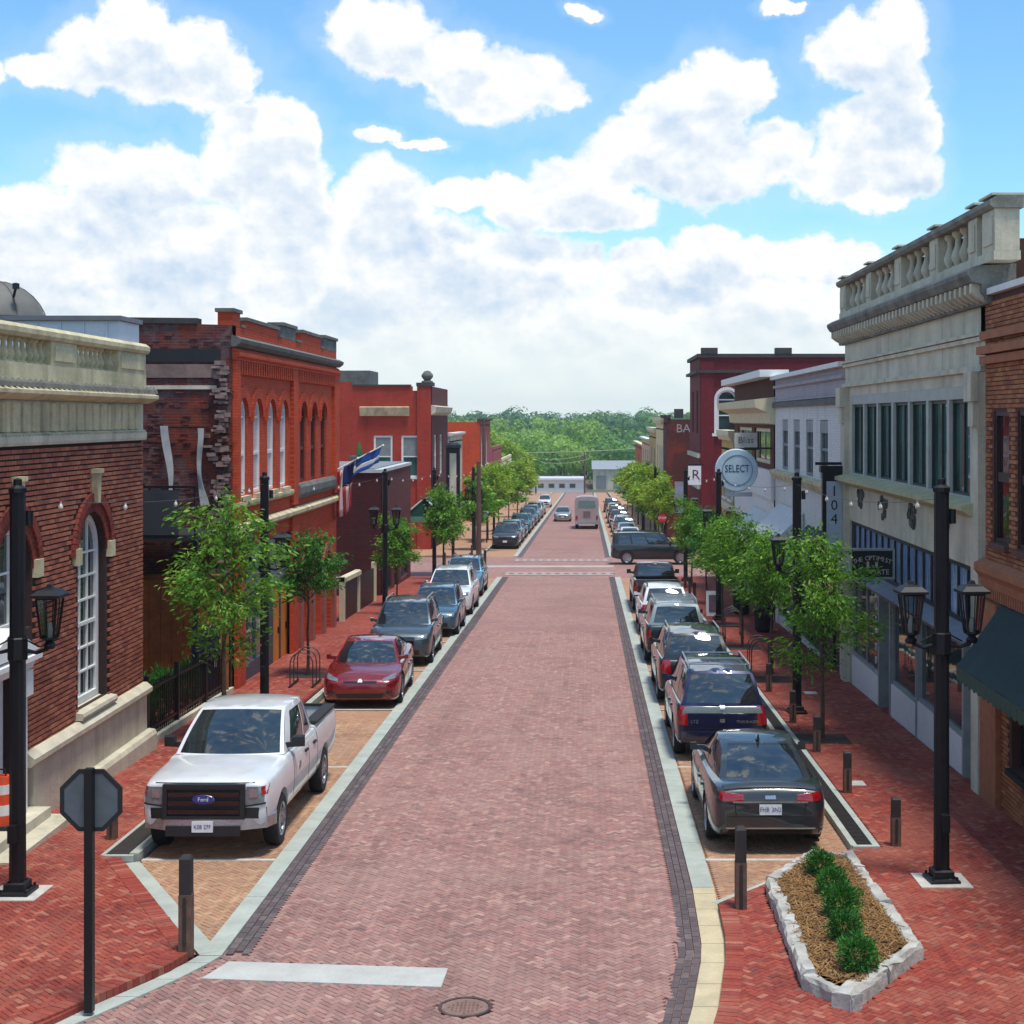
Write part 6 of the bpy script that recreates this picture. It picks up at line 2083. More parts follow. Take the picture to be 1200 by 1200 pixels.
    sp['decals'] = front_suv(1.01, 1.12, .28) + rear_suv(1.01, 1.18, .28)
    sp['extra'] = [('roof_rail', 'black', rails(sp, .06, g)) for g in (-1, 1)]
    model('longsuv', sp)
    # dark maroon pickup seen from behind
    sp = dict(gc=.42, r=.39, ax=(1.95, -1.60), bed=(-2.72, -.80, -.83, .83, .86, 2.0),
      st=[(2.8, .8, .6, 1.05, 1.08), (2.72, .92, .48, 1.10, 1.14), (2.4, .97, .42, 1.14, 1.2), (1.6, .98, .42, 1.2, 1.25), (1.2, .98, .42, 1.23, 1.25), (-.7, .98, .42, 1.25, 1.25), (-.8, .98, .44, 1.30, 1.30), (-2.7, .97, .5, 1.33, 1.33), (-2.8, .94, .54, 1.31, 1.31)],
      fb=(1.30, .85, 1.24), ft=(.45, .69, 1.82), rt=(-.55, .69, 1.82), rb=(-.72, .85, 1.25), bow=.12, rbow=.03, arc=.03, sw=[(.16, .52), (.56, .92)], doors=(1.1, .15, -.72), handles=(.3,), mir=(.19, .18), mirm='black', rw=(.86, .12, .86))
    sp['decals'] = front_suv(.98, 1.14, .42) + [('tail_light', 'tail', 'B', [(.78, .80), (.92, .80), (.92, 1.22), (.78, 1.22)], 3, 4, .015, True),
        ('bumper', 'chrome', 'B', [(-.9, .50), (.9, .50), (.9, .68), (-.9, .68)], 8, 2, .08, False), ('license_plate', 'plate', 'B', [(-.15, .54), (.15, .54), (.15, .66), (-.15, .66)], 2, 2, .10, False)]
    v = MB(); v.box(-2.71, -.81, -.825, .825, .865, .89)
    sp['extra'] = [('bed_floor', 'bed', v)]
    model('darkpickup', sp)
    # saloon for the far rows
    sp = sedan_spec(4.7, 1.82, 1.45)
    w = .91
    sp['decals'] = [LAMPF(w, .64, .69, .74, .80), ('grille', 'gloss', 'F', [(-.42 * w, .50), (.42 * w, .50), (.44 * w, .66), (-.44 * w, .66)], 6, 2, .012, False), ('license_plate', 'plate', 'F', [(-.15, .40), (.15, .40), (.15, .52), (-.15, .52)], 2, 2, .02, False),
        ('tail_light', 'tail', 'B', [(.5 * w, .80), (.90 * w, .84), (.90 * w, .97), (.5 * w, .92)], 4, 3, .015, True), ('license_plate', 'plate', 'B', [(-.17, .62), (.17, .62), (.17, .78), (-.17, .78)], 2, 2, .02, False)]
    model('plainsaloon', sp)
build_models()

PAINTS = {
 'white': paint('white_car_paint', srgb(218, 220, 222), .0, .3),
 'red': paint('red_car_paint', srgb(120, 6, 18), .1, .2),
 'gunmetal': paint('gunmetal_car_paint', srgb(40, 48, 52), .2, .28),
 'navy': paint('navy_car_paint', srgb(16, 24, 66), .4, .28),
 'black': paint('black_car_paint', srgb(12, 13, 17), .0, .3),
 'green': paint('dark_green_car_paint', srgb(30, 44, 44), .4, .28),
 'maroon': paint('dark_maroon_car_paint', srgb(34, 20, 22), .4, .3),
 'steel': paint('sky_tinted_steel_paint', srgb(60, 96, 116), .4, .28),  # blue in the base colour stands in for reflected sky
 'slate': paint('sky_tinted_slate_paint', srgb(62, 76, 84), .4, .3),  # cool tint in the base colour imitates sky reflections
 'sky': paint('pale_blue_car_paint', srgb(86, 140, 168), .35, .28),
 'silver': paint('silver_car_paint', srgb(168, 172, 172), .6, .3),
 'tan': paint('champagne_car_paint', srgb(176, 160, 134), .5, .3),
 'teal': paint('teal_car_paint', srgb(50, 112, 124), .45, .28),
 'dark': paint('charcoal_car_paint', srgb(36, 38, 42), .4, .28),
}

def car(key, pt, x, y, head, label, cat, group=None, turn=0.0, rimm=None, name=None, slim=False):
    """head +1 drives away from the viewer, -1 towards; (x, y) is the middle of the car"""
    md = MODELS[key]
    root = link(name or {'pickup': 'pickup_truck', 'darkpickup': 'pickup_truck'}.get(key, 'parked_car'), None, None, label, cat, group)
    root.matrix_world = Matrix.Translation((x, y, gz(y) + .004)) @ Matrix.Rotation(-math.atan(S), 4, 'X') @ Matrix.Rotation(R(90 if head > 0 else -90) + R(turn), 4, 'Z')
    objs = []
    for (nm, me, mk, par, loc) in md.parts:
        if slim and nm in ('door_gap', 'door_handle', 'wiper', 'sill_trim', 'badge'):
            objs.append(None); continue
        if len(me.materials) == 0: me.materials.append(None)
        o = link(nm, me, root if par < 0 else objs[par], loc=loc)
        mat = PAINTS[pt] if mk == 'PAINT' else CARM[mk]
        if nm == 'rim' and rimm: mat = CARM[rimm]
        o.material_slots[0].link = 'OBJECT'
        o.material_slots[0].material = mat
        objs.append(o)
    return root

ROWL, ROWR = 'cars parked along the left kerb', 'cars parked along the right kerb'
pk = car('pickup', 'white', -5.78, 24.9, -1, 'white pickup truck with black grille parked nearest on the left', 'pickup truck', ROWL)
text_mesh('Ford', .085, CARM['plate'], 'badge_script', pk, (3.054, 0, .922), (R(90), 0, R(90)), .002, 'CENTER', 1.0)
text_mesh('KSB 27F', .085, CARM['blue'], 'plate_lettering', pk, (3.088, 0, .52), (R(90), 0, R(90)), .001, 'CENTER', .9)
car('hatch', 'red', -5.62, 37.9, -1, 'glossy dark red car with smooth nose behind the white pickup', 'car', ROWL, 2)
car('suv', 'slate', -5.58, 45.2, -1, 'dark grey sport utility car directly behind the red car', 'suv', ROWL, 1)
car('compact', 'steel', -5.35, 52.2, -1, 'small steel blue crossover between the grey and the white one', 'car', ROWL)
car('suv', 'white', -5.45, 59.2, -1, 'white sport utility car second from the crossing on the left', 'suv', ROWL)
car('crossover', 'sky', -5.60, 67.4, -1, 'pale blue crossover parked last before the crossing on the left', 'car', ROWL)

sd = car('saloon', 'gunmetal', 2.82, 24.6, 1, 'dark gunmetal saloon parked nearest on the right', 'car', ROWR)
text_mesh('FHR 3N2', .095, CARM['blue'], 'plate_lettering', sd, (-2.452, 0, .70), (R(90), 0, R(-90)), .001, 'CENTER', .9)
es = car('estate', 'navy', 2.74, 31.6, 1, 'dark blue sport utility car with grey hatch band and roof rails', 'suv', ROWR)
text_mesh('TRAILBLAZER', .075, CARM['chrome'], 'model_lettering', es, (-2.462, -.50, .80), (R(90), 0, R(-90)), .002)
text_mesh('LTZ', .09, CARM['chrome'], 'trim_lettering', es, (-2.462, .56, .80), (R(90), 0, R(-90)), .002)
car('suv', 'black', 2.74, 38.4, 1, 'black sport utility car with bright roof ahead of the dark blue one', 'suv', ROWR)
car('boxwagon', 'green', 2.70, 45.6, 1, 'boxy dark green wagon with silver pillars and roof rack', 'suv', ROWR)
car('crossover', 'white', 2.78, 53.0, 1, 'white crossover ahead of the boxy green wagon', 'suv', ROWR)
car('darkpickup', 'maroon', 2.85, 61.0, 1, 'dark pickup truck last in the right row before the crossing', 'pickup truck', ROWR)
car('longsuv', 'black', 4.0, 87.0, 1, 'long black sport utility car turning broadside across the side street', 'suv', None, -90)
car('crossover', 'dark', 9.2, 88.6, 1, 'dark car waiting in the side street ahead of the long black one', 'car', None, -90, slim=True)
far_l = [('suv', 'dark', 104, 'charcoal sport utility car first beyond the crossing on the left'), ('crossover', 'sky', 111, 'pale blue crossover second beyond the crossing on the left'), ('plainsaloon', 'dark', 118, 'charcoal saloon third beyond the crossing on the left'),
         ('crossover', 'teal', 125.5, 'teal crossover fourth beyond the crossing on the left'), ('plainsaloon', 'steel', 133, 'steel blue saloon fifth beyond the crossing on the left'), ('crossover', 'steel', 141, 'steel blue crossover sixth beyond the crossing on the left'),
         ('suv', 'sky', 149, 'pale blue sport utility car seventh beyond the crossing on the left'), ('suv', 'tan', 160, 'champagne sport utility car eighth beyond the crossing on the left'), ('plainsaloon', 'silver', 172, 'silver saloon ninth beyond the crossing on the left'), ('crossover', 'white', 200, 'white crossover farthest down the left row')]
for k, p, y, lab in far_l:
    car(k, p, -5.7, y, -1, lab, 'car', 'far parked cars on the left', slim=True)
far_r = [('plainsaloon', 'white', 104, 'white saloon right beside the red stop sign'), ('plainsaloon', 'silver', 112, 'silver saloon second beyond the crossing on the right'), ('crossover', 'slate', 120, 'slate grey crossover third beyond the crossing on the right'),
         ('plainsaloon', 'white', 128, 'white saloon fourth beyond the crossing on the right'), ('crossover', 'maroon', 137, 'dark maroon crossover fifth beyond the crossing on the right'), ('suv', 'dark', 147, 'charcoal sport utility car sixth beyond the crossing on the right'),
         ('crossover', 'tan', 160, 'champagne crossover seventh beyond the crossing on the right'), ('suv', 'dark', 180, 'charcoal sport utility car farthest down the right row')]
for k, p, y, lab in far_r:
    car(k, p, 3.1, y, 1, lab, 'car', 'far parked cars on the right', slim=True)
car('plainsaloon', 'silver', -2.45, 152, -1, 'silver saloon driving towards the viewer down the street', 'car', None, name='moving_car', slim=True)

def truck():
    y = 136.0; x = .05
    root = link('box_truck', None, None, 'silvery pink boxy truck with a dark rear window driving away', 'truck')
    root.matrix_world = Matrix.Translation((x, y, gz(y))) @ Matrix.Rotation(-math.atan(S), 4, 'X')
    pm = plain('truck_panel', srgb(186, 168, 166), .35, metal=.5, vary=.15, scale=.9)
    q = MB()
    pr = [(-1.05, .5), (1.05, .5), (1.1, .8), (1.1, 2.55), (.95, 2.85), (.5, 2.95), (-.5, 2.95), (-.95, 2.85), (-1.1, 2.55), (-1.1, .8)]
    q.prism([(a, -3.2, b) for a, b in pr], [(a, 2.8, b) for a, b in pr])
    q.build('body', pm, root)
    q = MB(); q.prism([(-.8, -3.24, 2.0), (.8, -3.24, 2.0), (.74, -3.22, 2.58), (-.74, -3.22, 2.58)], [(-.8, -3.18, 2.0), (.8, -3.18, 2.0), (.74, -3.18, 2.58), (-.74, -3.18, 2.58)]); q.build('rear_window', CARM['glass'], root)
    q = MB(); q.box(-1.06, 1.06, -3.38, -3.202, .42, .68); q.build('bumper', CARM['chrome'], root)
    for s in (-1, 1):
        q = MB(); q.box(s * .93 - .09, s * .93 + .09, -3.25, -3.19, .85, 1.2); q.build('tail_light', CARM['tail'], root)
        for yy in (-2.0, 2.6):
            q = MB(); q.lathe([(0, -.13), (.42, -.13), (.42, .13), (0, .13)], 18, (s * .92, yy, .42), 'x'); q.build('wheel', CARM['tyre'], root)
    q = MB(); q.box(-.32, .32, -3.24, -3.2, 1.02, 1.62); q.build('rear_panel', plain('truck_dark_panel', srgb(120, 96, 98), .5), root)
    q = MB(); q.prism([(-1.0, 2.802, .5), (1.0, 2.802, .5), (1.0, 2.802, 2.1), (-1.0, 2.802, 2.1)], [(-.95, 4.3, .5), (.95, 4.3, .5), (.9, 3.6, 1.9), (-.9, 3.6, 1.9)]); q.build('cab', pm, root)
truck()

# ================================================================== TREES AND PLANTING
M_bark = plain('tree_bark', srgb(92, 74, 60), .95, vary=.3, scale=9, bump=.6)
M_leafA = leaf_mat('street_leaf', srgb(66, 112, 32), srgb(110, 160, 50), srgb(158, 196, 86))
M_leafB = leaf_mat('dark_street_leaf', srgb(44, 94, 36), srgb(70, 130, 50), srgb(104, 160, 68))
M_leafY = leaf_mat('bright_street_leaf', srgb(118, 150, 44), srgb(160, 186, 66), srgb(190, 206, 96))

def tree_meshes(seed, h, wid, clear, leaves, leaf, m, bend=.5, tall=True):
    """trunk with limbs, and a crown of separate leaf sprays round the limbs"""
    rnd = random.Random(seed)
    tr = MB()
    pts = [Vector((rnd.uniform(-.05, .05) * i * .3, rnd.uniform(-.05, .05) * i * .3, h * .93 * i / 6)) for i in range(7)]
    tr.tube(pts, [.055 * (1 - i / 7.5) * (h / 4.5) for i in range(7)], 8)
    limbs = []
    nl = 17
    for i in range(nl):
        t = clear / h + (.92 - clear / h) * (i + rnd.random() * .6) / nl
        b = pts[0].lerp(pts[-1], t / .93 if t < .93 else 1)
        k = min(6, t / .93 * 6); i0 = int(min(5, k)); b = pts[i0].lerp(pts[i0 + 1], min(1, k - i0))
        a = i * 2.4 + rnd.uniform(-.5, .5)
        s = (t - clear / h) / (1 - clear / h)
        ln = wid / 2 * (1.15 - .75 * s) * rnd.uniform(.5, 1.25) * (.65 + .35 * min(1, s * 6))
        up = (.55 + bend * rnd.uniform(.2, 1)) * ln
        mid = b + Vector((math.cos(a) * ln * .55, math.sin(a) * ln * .55, up * .62))
        end = b + Vector((math.cos(a) * ln, math.sin(a) * ln, up * .85 - .12 * ln))
        tr.tube([b, mid, end], [.022 * h / 4.5, .014 * h / 4.5, .005], 5)
        limbs.append((b, mid, end, ln))
        for j in range(3):
            q = b.lerp(mid, rnd.uniform(.5, 1)) if j == 0 else mid.lerp(end, rnd.random())
            e2 = q + Vector((rnd.gauss(0, 1), rnd.gauss(0, 1), rnd.gauss(.15, .6))).normalized() * ln * .38
            tr.tube([q, e2], [.009, .003], 4)
            limbs.append((q, q.lerp(e2, .5), e2, ln * .4))
    limbs.append((pts[4], pts[5], pts[6] + Vector((0, 0, h * .07)), wid * .4))
    cr = MB()
    tot = sum(l[3] for l in limbs)
    for (b, mid, end, ln) in limbs:
        for j in range(int(leaves * ln / tot)):
            t = rnd.uniform(.22, 1.06)
            p = b.lerp(mid, t * 2) if t < .5 else mid.lerp(end, t * 2 - 1)
            p = p + Vector((rnd.gauss(0, 1), rnd.gauss(0, 1), rnd.gauss(-.15, .9))) * .12 * (wid / 2)
            d = Vector((p.x - pts[0].x + rnd.gauss(0, .5), p.y + rnd.gauss(0, .5), rnd.gauss(-.1, .5))).normalized()
            n = d.cross(Vector((rnd.gauss(0, 1), rnd.gauss(0, 1), rnd.gauss(0, 1)))).normalized()
            l = leaf * rnd.uniform(.6, 1.5); w = l * rnd.uniform(.12, .22)
            cr.add([p - d * l * .5, p + n * w, p + d * l * .5 - Vector((0, 0, l * .12)), p - n * w], [(0, 1, 2, 3)])
    return tr.mesh('trunk', M_bark, 60), cr.mesh('crown', m)

TREE = {}
def tree(kind, x, y, label, group, rz=0.0, sc=1.0, name='street_tree'):
    tm, cm = TREE[kind]
    r = thing(name, label, 'tree', (x, y, gz(y) + PH), rz, group)
    r.scale = (sc, sc, sc)
    link('trunk', tm, r); link('crown', cm, r)
    return r
TREE['a'] = tree_meshes(1, 4.9, 2.7, 1.4, 5200, .125, M_leafA)
TREE['b'] = tree_meshes(2, 3.9, 2.0, 1.85, 3800, .125, M_leafB)
TREE['c'] = tree_meshes(3, 4.2, 2.5, 1.7, 5000, .13, M_leafA, .35)
TREE['d'] = tree_meshes(4, 4.6, 2.8, 1.8, 4600, .17, M_leafA)
TREE['y'] = tree_meshes(5, 5.6, 3.2, 1.8, 3000, .30, M_leafY)
TREE['z'] = tree_meshes(6, 5.2, 3.2, 1.6, 3000, .30, M_leafA)
GL, GR = 'street trees along the left pavement', 'street trees along the right pavement'
for i, (k, x, y, sc, lab) in enumerate([
    ('a', -7.85, 31.4, 1.04, 'slender feathery tree beside the bank and the white pickup'), ('b', -7.75, 40.4, 1.0, 'small dark tree in front of the arcade doors of the red building'),
    ('d', -7.9, 60.5, .76, 'broad low tree beside the low dark building'), ('d', -7.0, 71.0, .98, 'taller tree before the crossing near the green awning'),
    ('z', -7.6, 99.5, .95, 'dark tree first beyond the crossing on the left'), ('y', -7.6, 112, 1.0, 'bright tree second beyond the crossing on the left'), ('y', -7.6, 126, 1.05, 'bright tree third beyond the crossing on the left'),
    ('z', -7.6, 142, 1.0, 'green tree fourth beyond the crossing on the left'), ('y', -7.6, 160, 1.1, 'bright tree fifth beyond the crossing on the left'), ('y', -7.7, 185, 1.1, 'bright tree farthest down the left row')]):
    tree(k, x, y, lab, GL, i * 1.3 + .4, sc)
    if y < 60: pit(x, y)
for i, (k, x, y, sc, lab) in enumerate([
    ('a', 5.06, 31.1, .90, 'feathery tree hiding the left end of the dark signboard'), ('c', 5.04, 39.6, .95, 'leafy tree beside the second lamp on the right'),
    ('c', 5.0, 46.5, .96, 'leafy tree between the second and third lamp on the right'), ('d', 4.98, 53.0, .84, 'leafy tree just before the third lamp on the right'),
    ('b', 5.05, 61.0, 1.0, 'small dark tree below the round hanging sign'), ('d', 5.05, 69.5, .86, 'last leafy tree before the crossing on the right'),
    ('y', 5.0, 101, .86, 'bright tree right behind the red stop sign'), ('y', 5.0, 113, 1.0, 'bright tree second beyond the crossing on the right'), ('z', 5.0, 125, .9, 'green tree third beyond the crossing on the right'),
    ('y', 5.0, 140, 1.05, 'bright tree fourth beyond the crossing on the right'), ('y', 5.0, 158, 1.05, 'bright tree fifth beyond the crossing on the right'), ('z', 5.2, 182, 1.0, 'green tree farthest down the right row')]):
    tree(k, x, y, lab, GR, i * 1.7 + 1.1, sc)
    if y < 60: pit(x, y)

# wooded hill behind the town
def forest():
    rnd = random.Random(21)
    mats = [leaf_mat('wood_leaf_bright', srgb(104, 142, 50), srgb(134, 170, 64), srgb(158, 188, 82), .35), leaf_mat('wood_leaf_mid', srgb(76, 120, 56), srgb(98, 144, 66), srgb(118, 160, 78), .35), leaf_mat('wood_leaf_deep', srgb(58, 102, 66), srgb(74, 118, 74), srgb(92, 136, 86), .35)]
    beds = [MB(), MB(), MB()]
    trunks = MB()
    def crown(mb, x, y, z, r, hgt, n, ls):
        lobes = [(Vector((rnd.gauss(0, .42) * r, rnd.gauss(0, .42) * r, rnd.uniform(.05, .8) * hgt)), r * rnd.uniform(.42, .7)) for _ in range(7)]
        for i in range(n):
            c, lr = lobes[i % 7]
            d = Vector((rnd.gauss(0, 1), rnd.gauss(0, 1) - .4, rnd.gauss(.25, .9))).normalized()
            p = Vector((x, y, z)) + c + Vector((d.x, d.y, d.z * .85)) * lr * rnd.uniform(.8, 1.06)
            a = d.cross(Vector((rnd.gauss(0, 1), rnd.gauss(0, 1), rnd.gauss(0, 1)))).normalized()
            b = d.cross(a)
            s = ls * rnd.uniform(.5, 1.2)
            mb.add([p - a * s, p + b * s * .7, p + a * s, p - b * s * .7], [(0, 1, 2, 3)])
    # rows of crowns climbing the hill
    spots = []
    for row, (y, n, xw) in enumerate(((322, 16, 85), (345, 22, 110), (375, 28, 130), (410, 32, 150), (450, 36, 170), (495, 40, 190), (545, 42, 210), (600, 44, 240), (660, 44, 260))):
        for i in range(n):
            x = -xw / 2 + xw * (i + rnd.random()) / n - 8
            yy = y + rnd.uniform(-12, 12)
            if y < 340 and -20 < x < 24: continue
            spots.append((x, yy))
    for x, y in spots:
        r = rnd.uniform(4.2, 7.0) * (1 + (y - 320) / 900)
        z = terrain_z(x, y) + rnd.uniform(1, 3)
        k = 0 if (x < 4 and y < 560 and rnd.random() < .65) else (2 if rnd.random() < (.65 if y > 520 or x > 10 else .25) else 1)
        crown(beds[k], x, y, z, r, r * 1.25, 640, .52 + (y - 320) / 1000)
        trunks.tube([(x, y, terrain_z(x, y) - .5), (x, y, z + r * .6)], [.4, .2], 5)
    for b, m, nm in zip(beds, mats, ('bright', 'mid', 'deep')):
        b.build('far_wood', m, kind='stuff', label='%s green crowns of the far wooded hill' % nm)
    trunks.build('far_wood_trunks', M_bark, kind='stuff', label='trunks of the far wooded hill')
forest()
TREE['big'] = tree_meshes(9, 11, 8.5, 2.0, 5200, .62, M_leafY)
TREE['bigd'] = tree_meshes(10, 10, 8.0, 2.0, 5200, .62, M_leafA)
for i, (k, x, y, sc, lab) in enumerate((('big', -16.5, 205, 1.0, 'broad bright tree rising behind the orange brick building'), ('bigd', -22, 190, 1.15, 'dark broad tree left behind the orange brick building'), ('big', -13.5, 248, .9, 'pale green tree at the far end of the left row'), ('bigd', -12.0, 275, .9, 'dark tree beside the white building at the street end'), ('big', -24, 262, 1.1, 'large bright tree beyond the mural building'))):
    tree(k, x, y, lab, 'large trees behind the left row', i * .9, sc, 'broad_tree')

# planted stone bed at the near corner
def planter():
    root = place('stone_planter', 'angular planting bed edged in rough pale stones and filled with straw mulch', 'planter', (3.2, 18.5, gz(18.5)))
    rnd = random.Random(8)
    ms = plain('rough_edge_stone', srgb(176, 174, 166), .9, vary=.3, scale=4, bump=.8, bscale=14)
    n = len(PLANTER)
    cx = sum(p[0] for p in PLANTER) / n; cy = sum(p[1] for p in PLANTER) / n
    for i in range(n):
        a, b = Vector(PLANTER[i]), Vector(PLANTER[(i + 1) % n])
        ln = (b - a).length; d = (b - a) / ln
        k = max(1, int(ln / .85 + .5))
        nrm = Vector((-d.y, d.x))
        if nrm.dot(Vector((cx, cy)) - a) < 0: nrm = -nrm
        for j in range(k):
            s0, s1 = a + d * (ln * j / k + .01), a + d * (ln * (j + 1) / k - .01)
            w = rnd.uniform(.17, .22); hh = rnd.uniform(.16, .20)
            m = 6
            q = MB(); vs = []
            for t in range(m + 1):
                p = s0.lerp(s1, t / m)
                jit = lambda: rnd.uniform(-.018, .018)
                for (e, z) in ((0, -.1), (0, hh - .05), (.03, hh), (w - .03, hh), (w, hh - .05), (w, -.1)):
                    r = p + nrm * (e + jit())
                    vs.append((r.x + jit() * .5, r.y + jit() * .5, gz(r.y) + PH + z + (jit() if z > 0 else 0)))
            fs = [(t * 6 + c, t * 6 + c + 1, t * 6 + c + 7, t * 6 + c + 6) for t in range(m) for c in range(5)] + [tuple(range(6)), tuple(m * 6 + c for c in range(6))[::-1]]
            q.add(vs, fs); q.build('stone', ms, root)
    mm = plain('straw_mulch', srgb(112, 82, 48), .95, vary=.35, scale=9, bump=.8, bscale=60)
    inner = [(cx + (x - cx) * .84, cy + (y - cy) * .93) for x, y in PLANTER]
    q = MB()
    g = 26
    x0, x1, y0, y1 = 2.4, 4.05, 15.5, 21.5
    vs = {}
    for i in range(g + 1):
        for j in range(g * 2 + 1):
            X, Y = x0 + (x1 - x0) * i / g, y0 + (y1 - y0) * j / (g * 2)
            vs[i, j] = (X, Y, gz(Y) + PH + .12 + rnd.uniform(-.015, .015) + .05 * math.exp(-((X - 3.3) ** 2 / .3)))
    for i in range(g):
        for j in range(g * 2):
            c = [vs[i, j], vs[i + 1, j], vs[i + 1, j + 1], vs[i, j + 1]]
            if all(inside(p[:2], inner) for p in c): q.add(c, [(0, 1, 2, 3)])
    q.build('mulch', mm, root, smooth=180)
    st = MB()
    for i in range(9000):
        X, Y = rnd.uniform(x0, x1), rnd.uniform(y0, y1)
        if not inside((X, Y), inner): continue
        a = rnd.uniform(0, math.pi); l = rnd.uniform(.03, .09); w = .004 + .004 * rnd.random()
        z = gz(Y) + PH + .135 + .05 * math.exp(-((X - 3.3) ** 2 / .3)) + rnd.uniform(0, .02)
        dx, dy = math.cos(a) * l, math.sin(a) * l
        t = rnd.uniform(-.015, .03)
        st.add([(X - dx + dy * w / l, Y - dy - dx * w / l, z), (X - dx - dy * w / l, Y - dy + dx * w / l, z), (X + dx - dy * w / l, Y + dy + dx * w / l, z + t), (X + dx + dy * w / l, Y + dy - dx * w / l, z + t)], [(0, 1, 2, 3)])
    o = st.build('straw', piece_mat('straw', [(0, srgb(92, 64, 38)), (.4, srgb(136, 100, 58)), (.8, srgb(164, 128, 80)), (1, srgb(76, 56, 38))], .9, 0), root); o['kind'] = 'stuff'
planter()
def shrub(seed, r):
    rnd = random.Random(seed)
    f = MB()
    for i in range(2200):
        d = Vector((rnd.gauss(0, 1), rnd.gauss(0, 1), rnd.gauss(.2, 1))).normalized()
        rr = r * rnd.uniform(.25, 1.0) ** .6 * (1 + .22 * math.sin(d.x * 5 + seed) * math.cos(d.y * 4 + d.z * 3))
        p = Vector((d.x * rr, d.y * rr, r * .95 + d.z * rr * .95))
        u = (d + Vector((rnd.gauss(0, .5), rnd.gauss(0, .5), rnd.gauss(.3, .4)))).normalized()
        n = u.cross(Vector((rnd.gauss(0, 1), rnd.gauss(0, 1), rnd.gauss(0, 1)))).normalized()
        l = r * rnd.uniform(.12, .26); w = l * .22
        f.add([p - n * w, p + u * l, p + n * w], [(0, 1, 2)])
    s = MB()
    for i in range(6):
        a = i * 1.05
        s.tube([(0, 0, -.05), (math.cos(a) * r * .3, math.sin(a) * r * .3, r * .7), (math.cos(a) * r * .6, math.sin(a) * r * .6, r * 1.4)], [.012, .008, .003], 5)
    return f.mesh('foliage', leaf_mat('shrub_leaf', srgb(36, 84, 34), srgb(58, 118, 48), srgb(92, 150, 66), .25)), s.mesh('stem', M_bark)
SH = [shrub(31, .235), shrub(32, .225)]
labs = ['farthest shrub at the back tip of the straw bed', 'second shrub from the back of the straw bed', 'middle shrub of the row in the straw bed', 'fourth shrub from the back of the straw bed', 'dark round shrub nearest the front of the straw bed']
for i, (px, py) in enumerate(((961, 1030), (976, 1053), (986, 1078), (990, 1106), (1006, 1142))):
    p = gp(px, py, PH + .12)
    r = thing('shrub', labs[i], 'shrub', (p.x, p.y, p.z), i * 1.3, 'shrubs in the straw bed')
    sc = (.92, .98, 1.05, .95, 1.0)[i]
    r.scale = (sc, sc, sc)
    fm, sm = SH[i % 2]
    link('foliage', fm, r); link('stem', sm, r)
# greenery behind the iron fence
for i, (x, y, sc, lab) in enumerate(((-9.7, 31.2, 2.0, 'green shrub behind the iron fence beside the bank corner'), (-9.65, 33.0, 1.7, 'green shrub behind the middle of the iron fence'), (-9.7, 35.2, 1.5, 'green shrub behind the far end of the iron fence'))):
    r = thing('shrub', lab, 'shrub', (x, y, gz(y) + .2), i, 'shrubs behind the iron fence'); r.scale = (sc, sc, sc * 1.5)
    link('foliage', SH[0][0], r); link('stem', SH[0][1], r)

